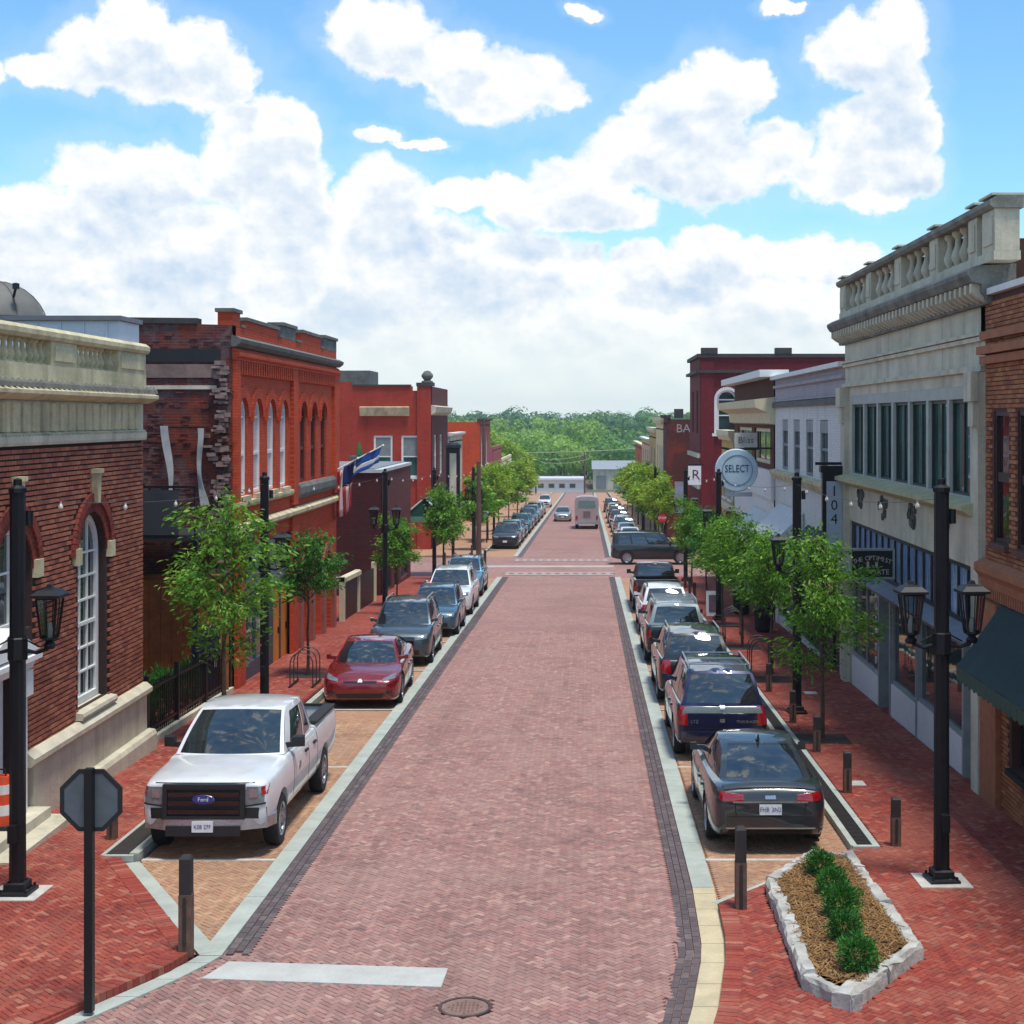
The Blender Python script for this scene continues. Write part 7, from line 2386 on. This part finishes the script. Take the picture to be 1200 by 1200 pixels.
# ================================================================== STREET FURNITURE
M_lamp = plain('lamp_black', srgb(20, 21, 26), .5, metal=.3, vary=.25, scale=7)
M_lampg = glass('lantern_glass', (.10, .11, .10), .08, 1.5)
def build_lamp():
    root = thing('street_lamp', 'x', 'street lamp', (0, 0, 0))
    q = MB(); q.lathe([(.30, 0), (.30, .05), (.22, .07)], 4, a0=math.pi / 4, a1=math.pi / 4 + 2 * math.pi); q.lathe([(.20, .07), (.20, .16), (.15, .18)], 4, a0=math.pi / 4, a1=math.pi / 4 + 2 * math.pi)
    for i in (-1, 1):
        for j in (-1, 1): q.lathe([(.02, .05), (.02, .10), (0, .10)], 6, (i * .17, j * .17, 0))
    q.build('base', M_lamp, root)
    q = MB(); q.lathe([(.112, .16), (.108, 1.0), (.104, 5.5)], 8, a0=math.pi / 8, a1=math.pi / 8 + 2 * math.pi)
    q.lathe([(.104, 5.5), (.125, 5.5), (.125, 5.56), (.06, 5.60), (.06, 5.68), (0, 5.70)], 8)
    q.build('pole', M_lamp, root)
    q = MB(); q.lathe([(.125, 3.20), (.14, 3.22), (.14, 3.50), (.125, 3.52)], 8); q.build('collar', M_lamp, root)
    q = MB(); q.box(-.05, .05, -.24, -.10, .75, .98); q.build('outlet_box', M_lamp, root)
    q = MB(); q.lathe([(.05, 5.05), (.05, 5.25)], 8, (.16, 0, 0)); q.build('speaker', M_lamp, root)
    for s in (-1, 1):
        q = MB(); q.tube([(s * .10, 0, 3.34), (s * .26, 0, 3.30), (s * .42, 0, 3.36)], [.03, .025, .03], 7); q.tube([(s * .12, 0, 3.48), (s * .3, 0, 3.38)], .012, 5)
        a = q.build('arm', M_lamp, root)
        L = (s * .44, 0, 3.36)
        q = MB()
        q.lathe([(0, .0), (.07, .0), (.09, .05), (.05, .10), (.12, .14), (.12, .17)], 8, L)
        for k in range(4):
            t = math.pi / 4 + k * math.pi / 2
            ca, sa = math.cos(t), math.sin(t)
            q.tube([(L[0] + ca * .12, L[1] + sa * .12, L[2] + .15), (L[0] + ca * .195, L[1] + sa * .195, L[2] + .68)], .017, 5)
            t2 = t + math.pi / 4
            q.tube([(L[0] + math.cos(t2) * .09, L[1] + math.sin(t2) * .09, L[2] + .15), (L[0] + math.cos(t2) * .137, L[1] + math.sin(t2) * .137, L[2] + .68)], .008, 4)
        q.lathe([(.20, .68), (.21, .70), (.28, .71), (.28, .745), (.17, .81), (.06, .835), (.04, .88), (0, .89)], 4, L, a0=math.pi / 4, a1=math.pi / 4 + 2 * math.pi)
        o = q.build('lantern', M_lamp, root)
        g = MB(); g.lathe([(.10, .17), (.178, .675)], 4, L, a0=math.pi / 4, a1=math.pi / 4 + 2 * math.pi)
        gl = g.build('lantern_glass', M_lampgl, o)
        g = MB(); g.lathe([(0, .14), (.045, .15), (.045, .26), (.03, .35), (0, .37)], 8, L); g.build('bulb', M_bulb, o)
    return root
def clear_glass():
    m = bpy.data.materials.new('clear_lantern_glass'); m.use_nodes = True
    t = m.node_tree; t.nodes.clear(); k = NT(t)
    tr = k.n('ShaderNodeBsdfTransparent', ins={0: (.70, .72, .71)})
    gl = k.n('ShaderNodeBsdfGlossy', ins={'Color': (.9, .9, .9), 'Roughness': .08})
    fr = k.m('MULTIPLY', k.n('ShaderNodeFresnel', ins={0: 1.3}).outputs[0], .5)
    mx = k.n('ShaderNodeMixShader', ins={0: fr, 1: tr.outputs[0], 2: gl.outputs[0]})
    k.n('ShaderNodeOutputMaterial', ins={0: mx.outputs[0]})
    return m
M_lampgl = clear_glass()
M_bulb = plain('frosted_bulb', srgb(196, 194, 186), .4, vary=.05)
LAMPS_L = [(-7.80, 19.9, 'black twin lantern lamp post on the left beside the bank door'), (-7.85, 35.4, 'black twin lantern lamp post rising beyond the white pickup'), (-7.85, 56.6, 'black twin lantern lamp post beside the low dark building'), (-7.75, 74.0, 'black twin lantern lamp post beside the last left bollards'), (-7.7, 99.0, 'black lamp post first beyond the crossing on the left'), (-7.7, 121, 'black lamp post second beyond the crossing on the left')]
LAMPS_R = [(5.02, 20.5, 'black twin lantern lamp post nearest on the right pavement'), (4.98, 34.3, 'black twin lantern lamp post among leaves beside the white painted front'), (5.0, 54.8, 'black twin lantern lamp post just below the round hanging sign'), (5.0, 73, 'black lamp post last before the crossing on the right'), (5.0, 105, 'black lamp post first beyond the crossing on the right'), (5.0, 128, 'black lamp post second beyond the crossing on the right')]
lamp0 = build_lamp()
first = True
for (x, y, lab) in LAMPS_L + LAMPS_R:
    o = lamp0 if first else copy_tree(lamp0)
    first = False
    o.location = (x, y, gz(y) + PH); o['label'] = lab; o['group'] = 'twin lantern lamp posts'
    if x > 0: o.rotation_euler = (0, 0, R(4))
for (x, y) in ((LAMPS_L[0][:2]), (LAMPS_R[0][:2])):
    q = MB(); q.box(x - .36, x + .36, y - .36, y + .36, PH - .05, PH + .012, S); q.build('lamp_footing', M_line, kind='structure')

M_wood = plain('bollard_wood', srgb(104, 78, 64), .85, vary=.3, scale=8, bump=.5)
M_woodc = plain('bollard_cap', srgb(46, 40, 40), .7, vary=.2, scale=8)
def build_bollard(h, w):
    root = thing('bollard', 'x', 'bollard', (0, 0, 0))
    q = MB(); q.prism([(-w, -w, -.05), (w, -w, -.05), (w, w, -.05), (-w, w, -.05)], [(-w, -w, h * .60), (w, -w, h * .60), (w, w, h * .60), (-w, w, h * .60)])
    q.build('post', M_wood, root)
    q = MB(); v = w * .93
    q.prism([(-v, -v, h * .60), (v, -v, h * .60), (v, v, h * .60), (-v, v, h * .60)], [(-v, -v, h * .97), (v, -v, h * .97), (v, v, h * .97), (-v, v, h * .97)])
    q.prism([(-v, -v, h * .97), (v, -v, h * .97), (v, v, h * .97), (-v, v, h * .97)], [(-v * .7, -v * .7, h), (v * .7, -v * .7, h), (v * .7, v * .7, h), (-v * .7, v * .7, h)])
    q.build('cap', M_woodc, root)
    q = MB(); q.box(-w * .25, w * .25, -w - .012, -w - .0, .08, h * .58); q.build('batten', M_woodc, root)
    return root
tall, short = build_bollard(1.16, .075), build_bollard(.74, .07)
tf = sf = True
for (x, y, t, lab) in [(-4.84, 17.55, 1, 'tall wooden bollard at the left splayed kerb'), (2.05, 19.25, 1, 'tall wooden bollard at the tip of the right splayed kerb'),
    (-7.45, 22.8, 0, 'short bollard half hidden behind the octagonal sign'), (4.78, 22.4, 0, 'short bollard nearest the right lamp post'), (4.68, 26.0, 0, 'short bollard beside the pale pavement cover'), (4.72, 29.7, 0, 'short bollard in front of the slim tree trunk'), (4.70, 33.0, 0, 'short bollard at the foot of the second right lamp'),
    (4.72, 37.5, 0, 'short bollard beside the bicycle rack'), (4.7, 63.0, 0, 'short bollard beside the white crossover on the right'), (4.7, 66, 0, 'second short bollard near the dark pickup'), (4.7, 69, 0, 'third short bollard near the dark pickup'),
    (-6.65, 70.6, 1, 'front bollard of the cluster at the left crossing corner'), (-6.15, 77.0, 1, 'middle bollard of the cluster at the left crossing corner'), (-5.75, 76.2, 1, 'right bollard of the cluster at the left crossing corner'), (-5.55, 79.5, 1, 'rear bollard of the cluster at the left crossing corner'),
    (-8.2, 84, 0, 'bollard farther back beside the brown utility pole'), (-7.25, 92, 0, 'bollard beside the first car beyond the crossing'), (-7.0, 43.5, 0, 'short bollard beside the grey car on the left'), (-7.2, 57.0, 0, 'short bollard beside the white car on the left')]:
    if t:
        o = tall if tf else copy_tree(tall); tf = False
    else:
        o = short if sf else copy_tree(short); sf = False
    o.location = (x, y, gz(y) + (PH if abs(x) > 4.4 else .02)); o['label'] = lab; o['group'] = 'wooden bollards along the kerbs'

# octagonal sign seen from behind
M_signback = plain('sign_back', srgb(96, 106, 112), .5, metal=.4, vary=.15, scale=5)
M_signred = plain('sign_red', srgb(178, 24, 30), .5, vary=.08, scale=5)
def stop_sign(x, y, h, label, away=True, pole=M_black):
    root = thing('stop_sign', label, 'traffic sign', (x, y, gz(y) + PH), 0 if away else math.pi)
    q = MB(); q.box(-.045, .045, -.045, .045, -.05, h + .36); q.build('post', pole, root)
    oc = lambda r, yy: [(r * math.cos(R(22.5 + 45 * i)), yy, h + r * math.sin(R(22.5 + 45 * i))) for i in range(8)]
    q = MB(); q.prism(oc(.33, .050), oc(.33, .070)); q.build('plate', M_signback, root)
    q = MB()
    a, b = oc(.365, .046), oc(.315, .046); c, d = oc(.365, .074), oc(.315, .074)
    for i in range(8):
        j = (i + 1) % 8
        q.hexa([a[i], a[j], b[j], b[i], c[i], c[j], d[j], d[i]])
    q.build('rim', M_blackm, root)
    q = MB(); q.prism(oc(.312, .0705), oc(.312, .076)); fc = q.build('face', M_signred, root)
    text_mesh('STOP', .22, M_white, 'lettering', fc, (0, .078, h), (R(90), 0, R(180)), .002)
    return root
p = gp(101, 1195)
stop_sign(p.x, p.y + .1, 2.23, 'back of an octagonal stop sign on a black post at the near left corner')
stop_sign(5.0, 95.5, 2.3, 'red octagonal stop sign facing the viewer beyond the crossing', False)

# hanging signs
def hang_sign_board():
    y = 33.2
    root = place('hanging_signboard', 'black rectangular hanging signboard with pale arched lettering in a grey frame', 'sign', (6.6, y, gz(y)))
    x0, x1, z0, z1 = 6.02, 7.05, 2.32, 3.02
    q = MB(); q.box(x0 + .03, x1 - .03, y - .05, y + .05, z0 + .03, z1 - .03); b = q.build('board', M_blackm, root)
    q = MB()
    for (a, b_, c, d) in ((x0, x1, z0, z0 + .05), (x0, x1, z1 - .05, z1), (x0, x0 + .05, z0 + .051, z1 - .051), (x1 - .05, x1, z0 + .051, z1 - .051)): q.box(a, b_, y - .07, y + .07, c, d)
    q.build('frame', plain('sign_frame_grey', srgb(156, 160, 158), .6), root)
    q = MB(); q.box(x1 + .001, 7.09, y - .03, y + .03, z1 - .2, z1 - .12); q.build('bracket', M_black, root)
    lt = plain('sign_letter_cream', srgb(196, 178, 158), .7, vary=.1)
    word = 'THE OPTIMIST'
    for i, ch in enumerate(word):
        if ch == ' ': continue
        t = (i - (len(word) - 1) / 2) / (len(word) - 1)
        text_mesh(ch, .15, lt, 'letter', root, ((x0 + x1) / 2 + t * .80, y - .053, 2.80 - .34 * t * t), (R(90), R(t * 34), 0), .003)
    text_mesh('ULTIMATE', .17, lt, 'lettering', root, ((x0 + x1) / 2, y - .053, 2.48), (R(90), 0, 0), .003)
    for s in (-1, 1):
        q = MB(); q.box((x0 + x1) / 2 + s * .10 - .03, (x0 + x1) / 2 + s * .10 + .03, y - .056, y - .05, 2.58, 2.72); q.build('flourish', lt, root)
hang_sign_board()
def sign104():
    y = 39.6
    root = place('number_sign', 'tall narrow hanging sign with number on pale panel in a black case', 'sign', (6.75, y, gz(y)))
    q = MB(); q.box(6.44, 7.06, y - .10, y + .10, 2.1, 4.52); q.build('case', M_black, root)
    q = MB(); q.box(6.38, 7.12, y - .16, y + .16, 4.522, 4.70); q.prism([(6.44, y - .13, 4.35), (7.06, y - .13, 4.35), (7.06, y + .13, 4.35), (6.44, y + .13, 4.35)], [(6.38, y - .16, 4.52), (7.12, y - .16, 4.52), (7.12, y + .16, 4.52), (6.38, y + .16, 4.52)]) if False else None
    q.build('cap', M_black, root)
    q = MB(); q.box(6.25, 7.14, y - .02, y + .02, 4.72, 4.80); q.build('bracket', M_black, root)
    q = MB(); q.box(6.54, 6.96, y - .125, y - .101, 2.2, 4.28); q.build('panel', plain('number_panel', srgb(168, 182, 190), .5, vary=.1), root)
    for ch, z in (('1', 4.0), ('0', 3.62), ('4', 3.24)):
        text_mesh(ch, .40, M_blackm, 'numeral', root, (6.75, y - .127, z), (R(90), 0, 0), .003)
sign104()
def select_sign():
    y = 55.2
    c = at(863, 551, y)
    root = place('round_hanging_sign', 'large pale blue round hanging sign lettered SELECT', 'sign', (c.x, y, gz(y)))
    mp = plain('pale_blue_sign', srgb(178, 200, 212), .5, vary=.08)
    q = MB(); q.lathe([(0, -.06), (.78, -.06), (.82, -.03), (.82, .03), (.78, .06), (0, .06)], 40, (c.x, y, c.z), 'y'); q.build('disc', mp, root)
    q = MB(); q.lathe([(.56, -.075), (.585, -.075), (.585, -.06), (.56, -.06)], 40, (c.x + .03, y, c.z), 'y'); q.build('inner_ring', plain('sign_blue_line', srgb(96, 120, 134), .5), root)
    text_mesh('SELECT', .40, plain('sign_ink', srgb(36, 50, 62), .5), 'lettering', root, (c.x + .02, y - .066, c.z + .05), (R(90), 0, 0), .004, 'CENTER', .72)
    q = MB(); q.box(c.x + .3, 7.08, y - .03, y + .03, c.z + .80, c.z + .87); q.build('bracket', M_black, root)
    q = MB(); q.box(c.x - .45, c.x + .6, y - .05, y + .05, c.z - 1.0, c.z - .84); q.build('lower_plate', plain('sign_grey_plate', srgb(140, 152, 164), .5), root)
    y2 = 57.5
    a = at(874, 516, y2)
    r2 = place('script_sign', 'pale square signboard with script lettering above the round sign', 'sign', (a.x, y2, gz(y2)))
    q = MB(); q.box(a.x - .45, a.x + .45, y2 - .05, y2 + .05, a.z - .30, a.z + .30); q.build('board', plain('pale_board', srgb(206, 200, 190), .6), r2)
    text_mesh('Bliss', .36, plain('script_ink', srgb(80, 76, 72), .6), 'lettering', r2, (a.x, y2 - .054, a.z), (R(90), 0, R(0)), .003)
    q = MB(); q.box(a.x - .5, a.x + .5, y2 - .06, y2 + .06, a.z - .38, a.z - .302); q.box(a.x + .452, a.x + .52, y2 - .06, y2 + .06, a.z - .30, a.z + .36); q.build('bracket', M_black, r2)
    y3 = 95.0
    a = at(814, 557, y3)
    r3 = place('letter_sign', 'white hanging signboard with a single letter on the burgundy corner', 'sign', (a.x, y3, gz(y3)))
    q = MB(); q.box(a.x - .42, a.x + .42, y3 - .06, y3 + .06, a.z - .62, a.z + .62); q.build('board', M_white, r3)
    text_mesh('R', .95, plain('maroon_ink', srgb(92, 30, 40), .6), 'lettering', r3, (a.x + .08, y3 - .064, a.z), (R(90), 0, 0), .003)
    q = MB(); q.box(a.x - .45, 7.75, y3 - .04, y3 + .04, a.z + .64, a.z + .74); q.build('bracket', M_black, r3)
select_sign()
def tall_black_sign():
    y = 92.0
    a, b = at(523, 520, y), at(539, 596, y)
    root = place('tall_black_sign', 'tall narrow black projecting sign with a pale strip at the crossing corner', 'sign', (a.x, y, gz(y)))
    q = MB(); q.box(a.x, b.x, y - .12, y + .12, b.z, a.z - .25); q.build('case', M_black, root)
    q = MB(); q.lathe([(.1, 0), (.52, .0), (.5, .18), (.3, .32), (0, .36)], 14, ((a.x + b.x) / 2, y, a.z - .248)); q.build('cap', M_black, root)
    q = MB(); q.box(a.x + .22, b.x - .22, y - .14, y - .121, b.z + .3, a.z - .6); q.build('panel', M_stonegrey, root)
    q = MB(); q.box((a.x + b.x) / 2 - .09, (a.x + b.x) / 2 + .09, y - .09, y + .09, gz(y), b.z - .002); q.build('post', M_black, root)
tall_black_sign()
M_awg = plain('bottle_green_canvas', srgb(18, 78, 62), .85, vary=.15, scale=1.5)
def tent_awning(name, label, px0, px1, py0, py1, y, depth=2.4):
    a, b = at(px0, py0, y), at(px1, py1, y)
    root = place(name, label, 'awning', ((a.x + b.x) / 2, y, gz(y)))
    mx = (a.x + b.x) / 2
    q = MB()
    f = [(a.x, y, b.z + .3), (b.x, y, b.z + .3), (mx, y, a.z)]
    g = [(x, y + depth, z) for x, _, z in f]
    q.prism(f, g); q.build('canopy', M_awg, root)
    q = MB(); q.box(a.x, b.x, y - .02, y, b.z, b.z + .298); q.build('valance', plain('pale_green_trim', srgb(96, 140, 120), .8), root)
    q = MB(); q.tube([f[0], f[2], f[1]], .05, 6); q.build('edging', plain('white_trim', srgb(200, 206, 200), .7), root)
    for x in (a.x + .1, b.x - .1):
        q = MB(); q.tube([(x, y + .05, b.z), (x, y + .05, gz(y))], .045, 6); q.build('post', M_black, root)
tent_awning('green_entrance_canopy', 'bottle green peaked canopy beside the red corner building', 472, 522, 584, 612, 76.6, 3)
tent_awning('dark_entrance_canopy', 'small dark green canopy beyond the tall black sign', 552, 572, 588, 606, 108, 4)

def utility_pole(px, y, top_py, label, arms=1):
    x = (px - VX) * y / F
    zt = H - (top_py - HY) * y / F
    root = place('utility_pole', label, 'utility pole', (x, y, gz(y)))
    q = MB(); q.tube([(x, y, gz(y) - .3), (x, y, zt)], [.17, .12], 8); q.build('pole', plain('pole_wood', srgb(96, 66, 56), .9, vary=.25, scale=3), root)
    for i in range(arms):
        q = MB(); q.box(x - 1.1, x + 1.1, y - .06, y + .06, zt - .6 - i * .8, zt - .48 - i * .8); q.build('crossarm', M_bark, root)
        for e in (-1, -.4, .4, 1):
            q = MB(); q.lathe([(.05, 0), (.06, .1), (.03, .16), (0, .17)], 6, (x + e, y, zt - .478 - i * .8)); q.build('insulator', M_stonegrey, root)
    return x, zt
utility_pole(561, 88, 541, 'brown timber pole at the left crossing corner', 0)
utility_pole(567, 150, 490, 'tall thin pole before the orange brick building', 0)
pa = utility_pole(628, 285, 534, 'grey utility pole at the far left end of the street', 2)
pb = utility_pole(685, 290, 530, 'grey utility pole right of the white building at the street end', 2)
pc = utility_pole(772, 150, 552, 'thick dark pole among the bright trees on the right', 0)
M_wire = plain('wire', srgb(70, 70, 72), .7, vary=0)
def wire(name, label, a, b, sag, rad=.012, bulbs=0, cat='wire', group=None, wm=None):
    a, b = Vector(a), Vector(b)
    pts = []
    n = 14
    for i in range(n + 1):
        t = i / n
        p = a.lerp(b, t); p.z -= sag * 4 * t * (1 - t); pts.append(p)
    root = place(name, label, cat, tuple(a), group)
    q = MB(); q.tube(pts, rad, 5); q.build('wire', wm or M_wire, root)
    bm = None
    for i in range(bulbs):
        t = (i + .5) / bulbs
        p = a.lerp(b, t); p.z -= sag * 4 * t * (1 - t)
        if bm is None:
            q = MB(); q.lathe([(.015, 0), (.014, -.03), (.032, -.06), (.036, -.09), (.02, -.12), (0, -.125)], 8); bm = q.mesh('bulb', M_bulb)
        o = link('bulb', bm, root); o.location = p
M_wpale = plain('pale_wire', srgb(150, 156, 130), .7, vary=0)
wire('overhead_wire', 'pale overhead wire spanning the far end of the street', at(590, 530, 260), at(810, 519, 260), .6, .07, wm=M_wpale, group='far overhead wires')
wire('overhead_wire', 'lower overhead wire between the two far grey poles', (pa[0], 285, pa[1] - .5), (pb[0], 290, pb[1] - .5), .5, .05, wm=M_wpale, group='far overhead wires')
wire('overhead_wire', 'second low wire running between the far grey poles', (pa[0] + 1, 285, pa[1] - 1.3), (pb[0] + 1, 290, pb[1] - 1.3), .5, .05, wm=M_wpale, group='far overhead wires')
names = ['nearest', 'second', 'third', 'fourth']
for side, LS in (('left', LAMPS_L), ('right', LAMPS_R)):
    for i in range(4):
        (x0, y0, _), (x1, y1, _) = LS[i], LS[i + 1]
        if y1 > 100 or (side == 'right' and i == 3): continue
        wire('string_lights', '%s string of bulbs between lamp posts along the %s pavement' % (names[i], side), (x0, y0 + .12, gz(y0) + PH + 5.4), (x1, y1 - .12, gz(y1) + PH + 5.4), .20, .005, 5, 'string lights', 'strings of bulbs between the lamp posts')

# flags on the red arcade building
def flag_pole(z0, tip, label, kind):
    x0, y0 = -9.15, 53.0
    root = place('wall_flag', label, 'flag', (x0, y0, z0))
    d = Vector(tip) - Vector((x0, y0, z0))
    q = MB(); q.tube([(x0, y0, z0), tip], .025, 6); q.lathe([(0, -.05), (.05, 0), (0, .05)], 8, tip); q.build('flagpole', M_white, root)
    def cloth(nm, m, s0, s1, v0, v1, w=.9, off=0):
        q = MB(); n, k = 6, 6; vs = []
        for i in range(n + 1):
            for j in range(k + 1):
                s = s0 + (s1 - s0) * i / n; v = v0 + (v1 - v0) * j / k
                p = Vector((x0, y0, z0)) + d * ((.06 if kind == 'us' else .42) + (.80 if kind == 'us' else .56) * s)
                drop = v * w * (1.15 if kind == 'us' else .62)
                vs.append((p.x - .10 * v + .05 * math.sin(s * 9 + v * 3), p.y - .02 - off + .07 * math.sin(s * 11 + v * 2), p.z - drop * (1.25 if kind == 'us' else 1) + .02 * math.sin(v * 7)))
        q.add(vs, [(i * (k + 1) + j, (i + 1) * (k + 1) + j, (i + 1) * (k + 1) + j + 1, i * (k + 1) + j + 1) for i in range(n) for j in range(k)])
        o = q.build(nm, m, root, smooth=60)
        so = o.modifiers.new('thick', 'SOLIDIFY'); so.thickness = .006
    r_, w_, b_ = plain('flag_red', srgb(176, 30, 44), .85, vary=.1), plain('flag_white', srgb(216, 214, 214), .85, vary=.06), plain('flag_blue', srgb(34, 50, 112), .85, vary=.1)
    if kind == 'us':
        for i in range(9):
            cloth('stripe', r_ if i % 2 == 0 else w_, i / 9, (i + 1) / 9, 0 if i < 4 else .42, 1.0, 1.25)
        cloth('canton', b_, 4 / 9, 1, 0, .42, 1.25)
    else:
        cloth('field', plain('flag_mid_blue', srgb(36, 84, 160), .85, vary=.1), 0, 1, 0, .5, 1.0)
        cloth('lower_field', w_, 0, 1, .5, .72, 1.0)
        cloth('hem', plain('flag_mid_blue', srgb(36, 84, 160), .85), 0, 1, .72, 1.0, 1.0)
flag_pole(4.0, (-8.25, 52.4, 4.55), 'red and white striped flag hanging from the corner of the red building', 'us')
flag_pole(4.1, (-7.45, 53.2, 5.0), 'blue and white flag on a pole beside the striped flag', 'st')

# small things on the pavements
def drum(x, y):
    root = thing('traffic_drum', 'orange and white traffic drum beside the bank steps', 'traffic drum', (x, y, gz(24.4) + PH + .30))
    mo, mw = plain('drum_orange', srgb(206, 70, 28), .6, vary=.15), plain('drum_white', srgb(210, 206, 200), .6, vary=.1)
    z = 0
    for i, (r0, r1, h) in enumerate(((.22, .21, .2), (.205, .20, .16), (.195, .19, .16), (.18, .175, .14), (.16, .13, .12))):
        q = MB(); q.lathe([(0, z), (r0, z), (r1, z + h), (0, z + h)], 18); q.build('band', mw if i % 2 else mo, root); z += h + .001
    q = MB(); q.box(-.25, .25, -.25, .25, -.02, .05); q.build('base', M_blackm, root)
    q = MB(); q.tube([(-.07, 0, z), (-.06, 0, z + .1), (.06, 0, z + .1), (.07, 0, z)], .015, 6); q.build('handle', M_blackm, root)
drum(-9.12, 22.62)
def trash(x, y, label):
    root = thing('litter_bin', label, 'litter bin', (x, y, gz(y) + PH), 0, 'black litter bins')
    q = MB(); q.lathe([(.26, 0), (.30, .06), (.32, .75), (.34, .80)], 16)
    for i in range(16):
        a = i * math.pi / 8
        q.tube([(.30 * math.cos(a), .30 * math.sin(a), .05), (.335 * math.cos(a), .335 * math.sin(a), .78)], .012, 4)
    q.build('body', M_blackm, root)
    q = MB(); q.lathe([(.36, .80), (.36, .85), (.2, .98), (.14, .98), (.14, .9)], 16); q.build('lid', M_blackm, root)
trash(6.1, 57.0, 'black litter bin on the right pavement below the striped awning'); trash(6.25, 51.0, 'black litter bin with plants beside the pale awning')
def bike_rack(x, y, label):
    root = thing('bicycle_rack', label, 'bicycle rack', (x, y, gz(y) + PH), 0, 'hoop bicycle racks')
    for i in range(3):
        q = MB(); q.tube([(-.3, i * .5, 0)] + [(-.3 * math.cos(t * math.pi / 8), i * .5, .62 + .3 * math.sin(t * math.pi / 8)) for t in range(9)] + [(.3, i * .5, 0)], .016, 7); q.build('hoop', plain('steel_hoop', srgb(70, 70, 72), .5, metal=.4), root)
    q = MB(); q.box(-.33, -.27, -.1, 1.1, 0, .03); q.box(.27, .33, -.1, 1.1, 0, .03); q.build('base_bar', M_black, root)
bike_rack(4.95, 40.8, 'steel bicycle rack beside the black car on the right'); bike_rack(5.0, 49.0, 'steel bicycle rack farther up beside the boxy green wagon'); bike_rack(-7.5, 38.2, 'steel bicycle rack beside the red car')
def aboard(x, y):
    root = thing('sandwich_board', 'white framed folding board on the right pavement by the trees', 'sandwich board', (x, y, gz(y) + PH))
    for s in (-1, 1):
        q = MB(); q.hexa([(-.3, s * .22, 0), (.3, s * .22, 0), (.3, s * .02, .95), (-.3, s * .02, .95), (-.3, s * .19, 0), (.3, s * .19, 0), (.3, s * .0, .95), (-.3, s * .0, .95)]); o = q.build('panel', M_white, root)
        q = MB(); q.hexa([(-.2, s * .195, .18), (.2, s * .195, .18), (.2, s * .065, .8), (-.2, s * .065, .8), (-.2, s * .215, .18), (.2, s * .215, .18), (.2, s * .085, .8), (-.2, s * .085, .8)]); q.build('inset', plain('board_inset', srgb(104, 84, 96), .7), o)
aboard(4.95, 56.3)
def banner(x, y, label):
    zt = gz(y) + 5.1
    root = place('pole_banner', label, 'banner', (x, y, zt))
    q = MB(); q.box(x - .55, x - .12, y - .015, y + .015, zt - 1.6, zt); q.build('cloth', plain('banner_grey', srgb(150, 152, 168), .8, vary=.2, scale=3), root)
    for z in (zt + .002, zt - 1.65):
        q = MB(); q.box(x - .58, x - .12, y - .02, y + .02, z, z + .04); q.build('arm', M_black, root)
banner(5.0, 72.9, 'grey cloth banner on the last right lamp before the crossing')

# thin summer haze between the viewer and the wooded hill
def haze():
    m = bpy.data.materials.new('haze_air'); m.use_nodes = True
    t = m.node_tree; t.nodes.clear(); k = NT(t)
    v = k.n('ShaderNodeVolumePrincipled', ins={'Color': (.90, .95, 1.0, 1), 'Density': HAZE, "Anisotropy": .45})
    o = k.n('ShaderNodeOutputMaterial'); t.links.new(v.outputs[0], o.inputs['Volume'])
    q = MB(); q.box(-760, 760, -320, 1060, -30, 20)
    q.build('haze', m, kind='stuff')
HAZE = 0.0003
if HAZE: haze()
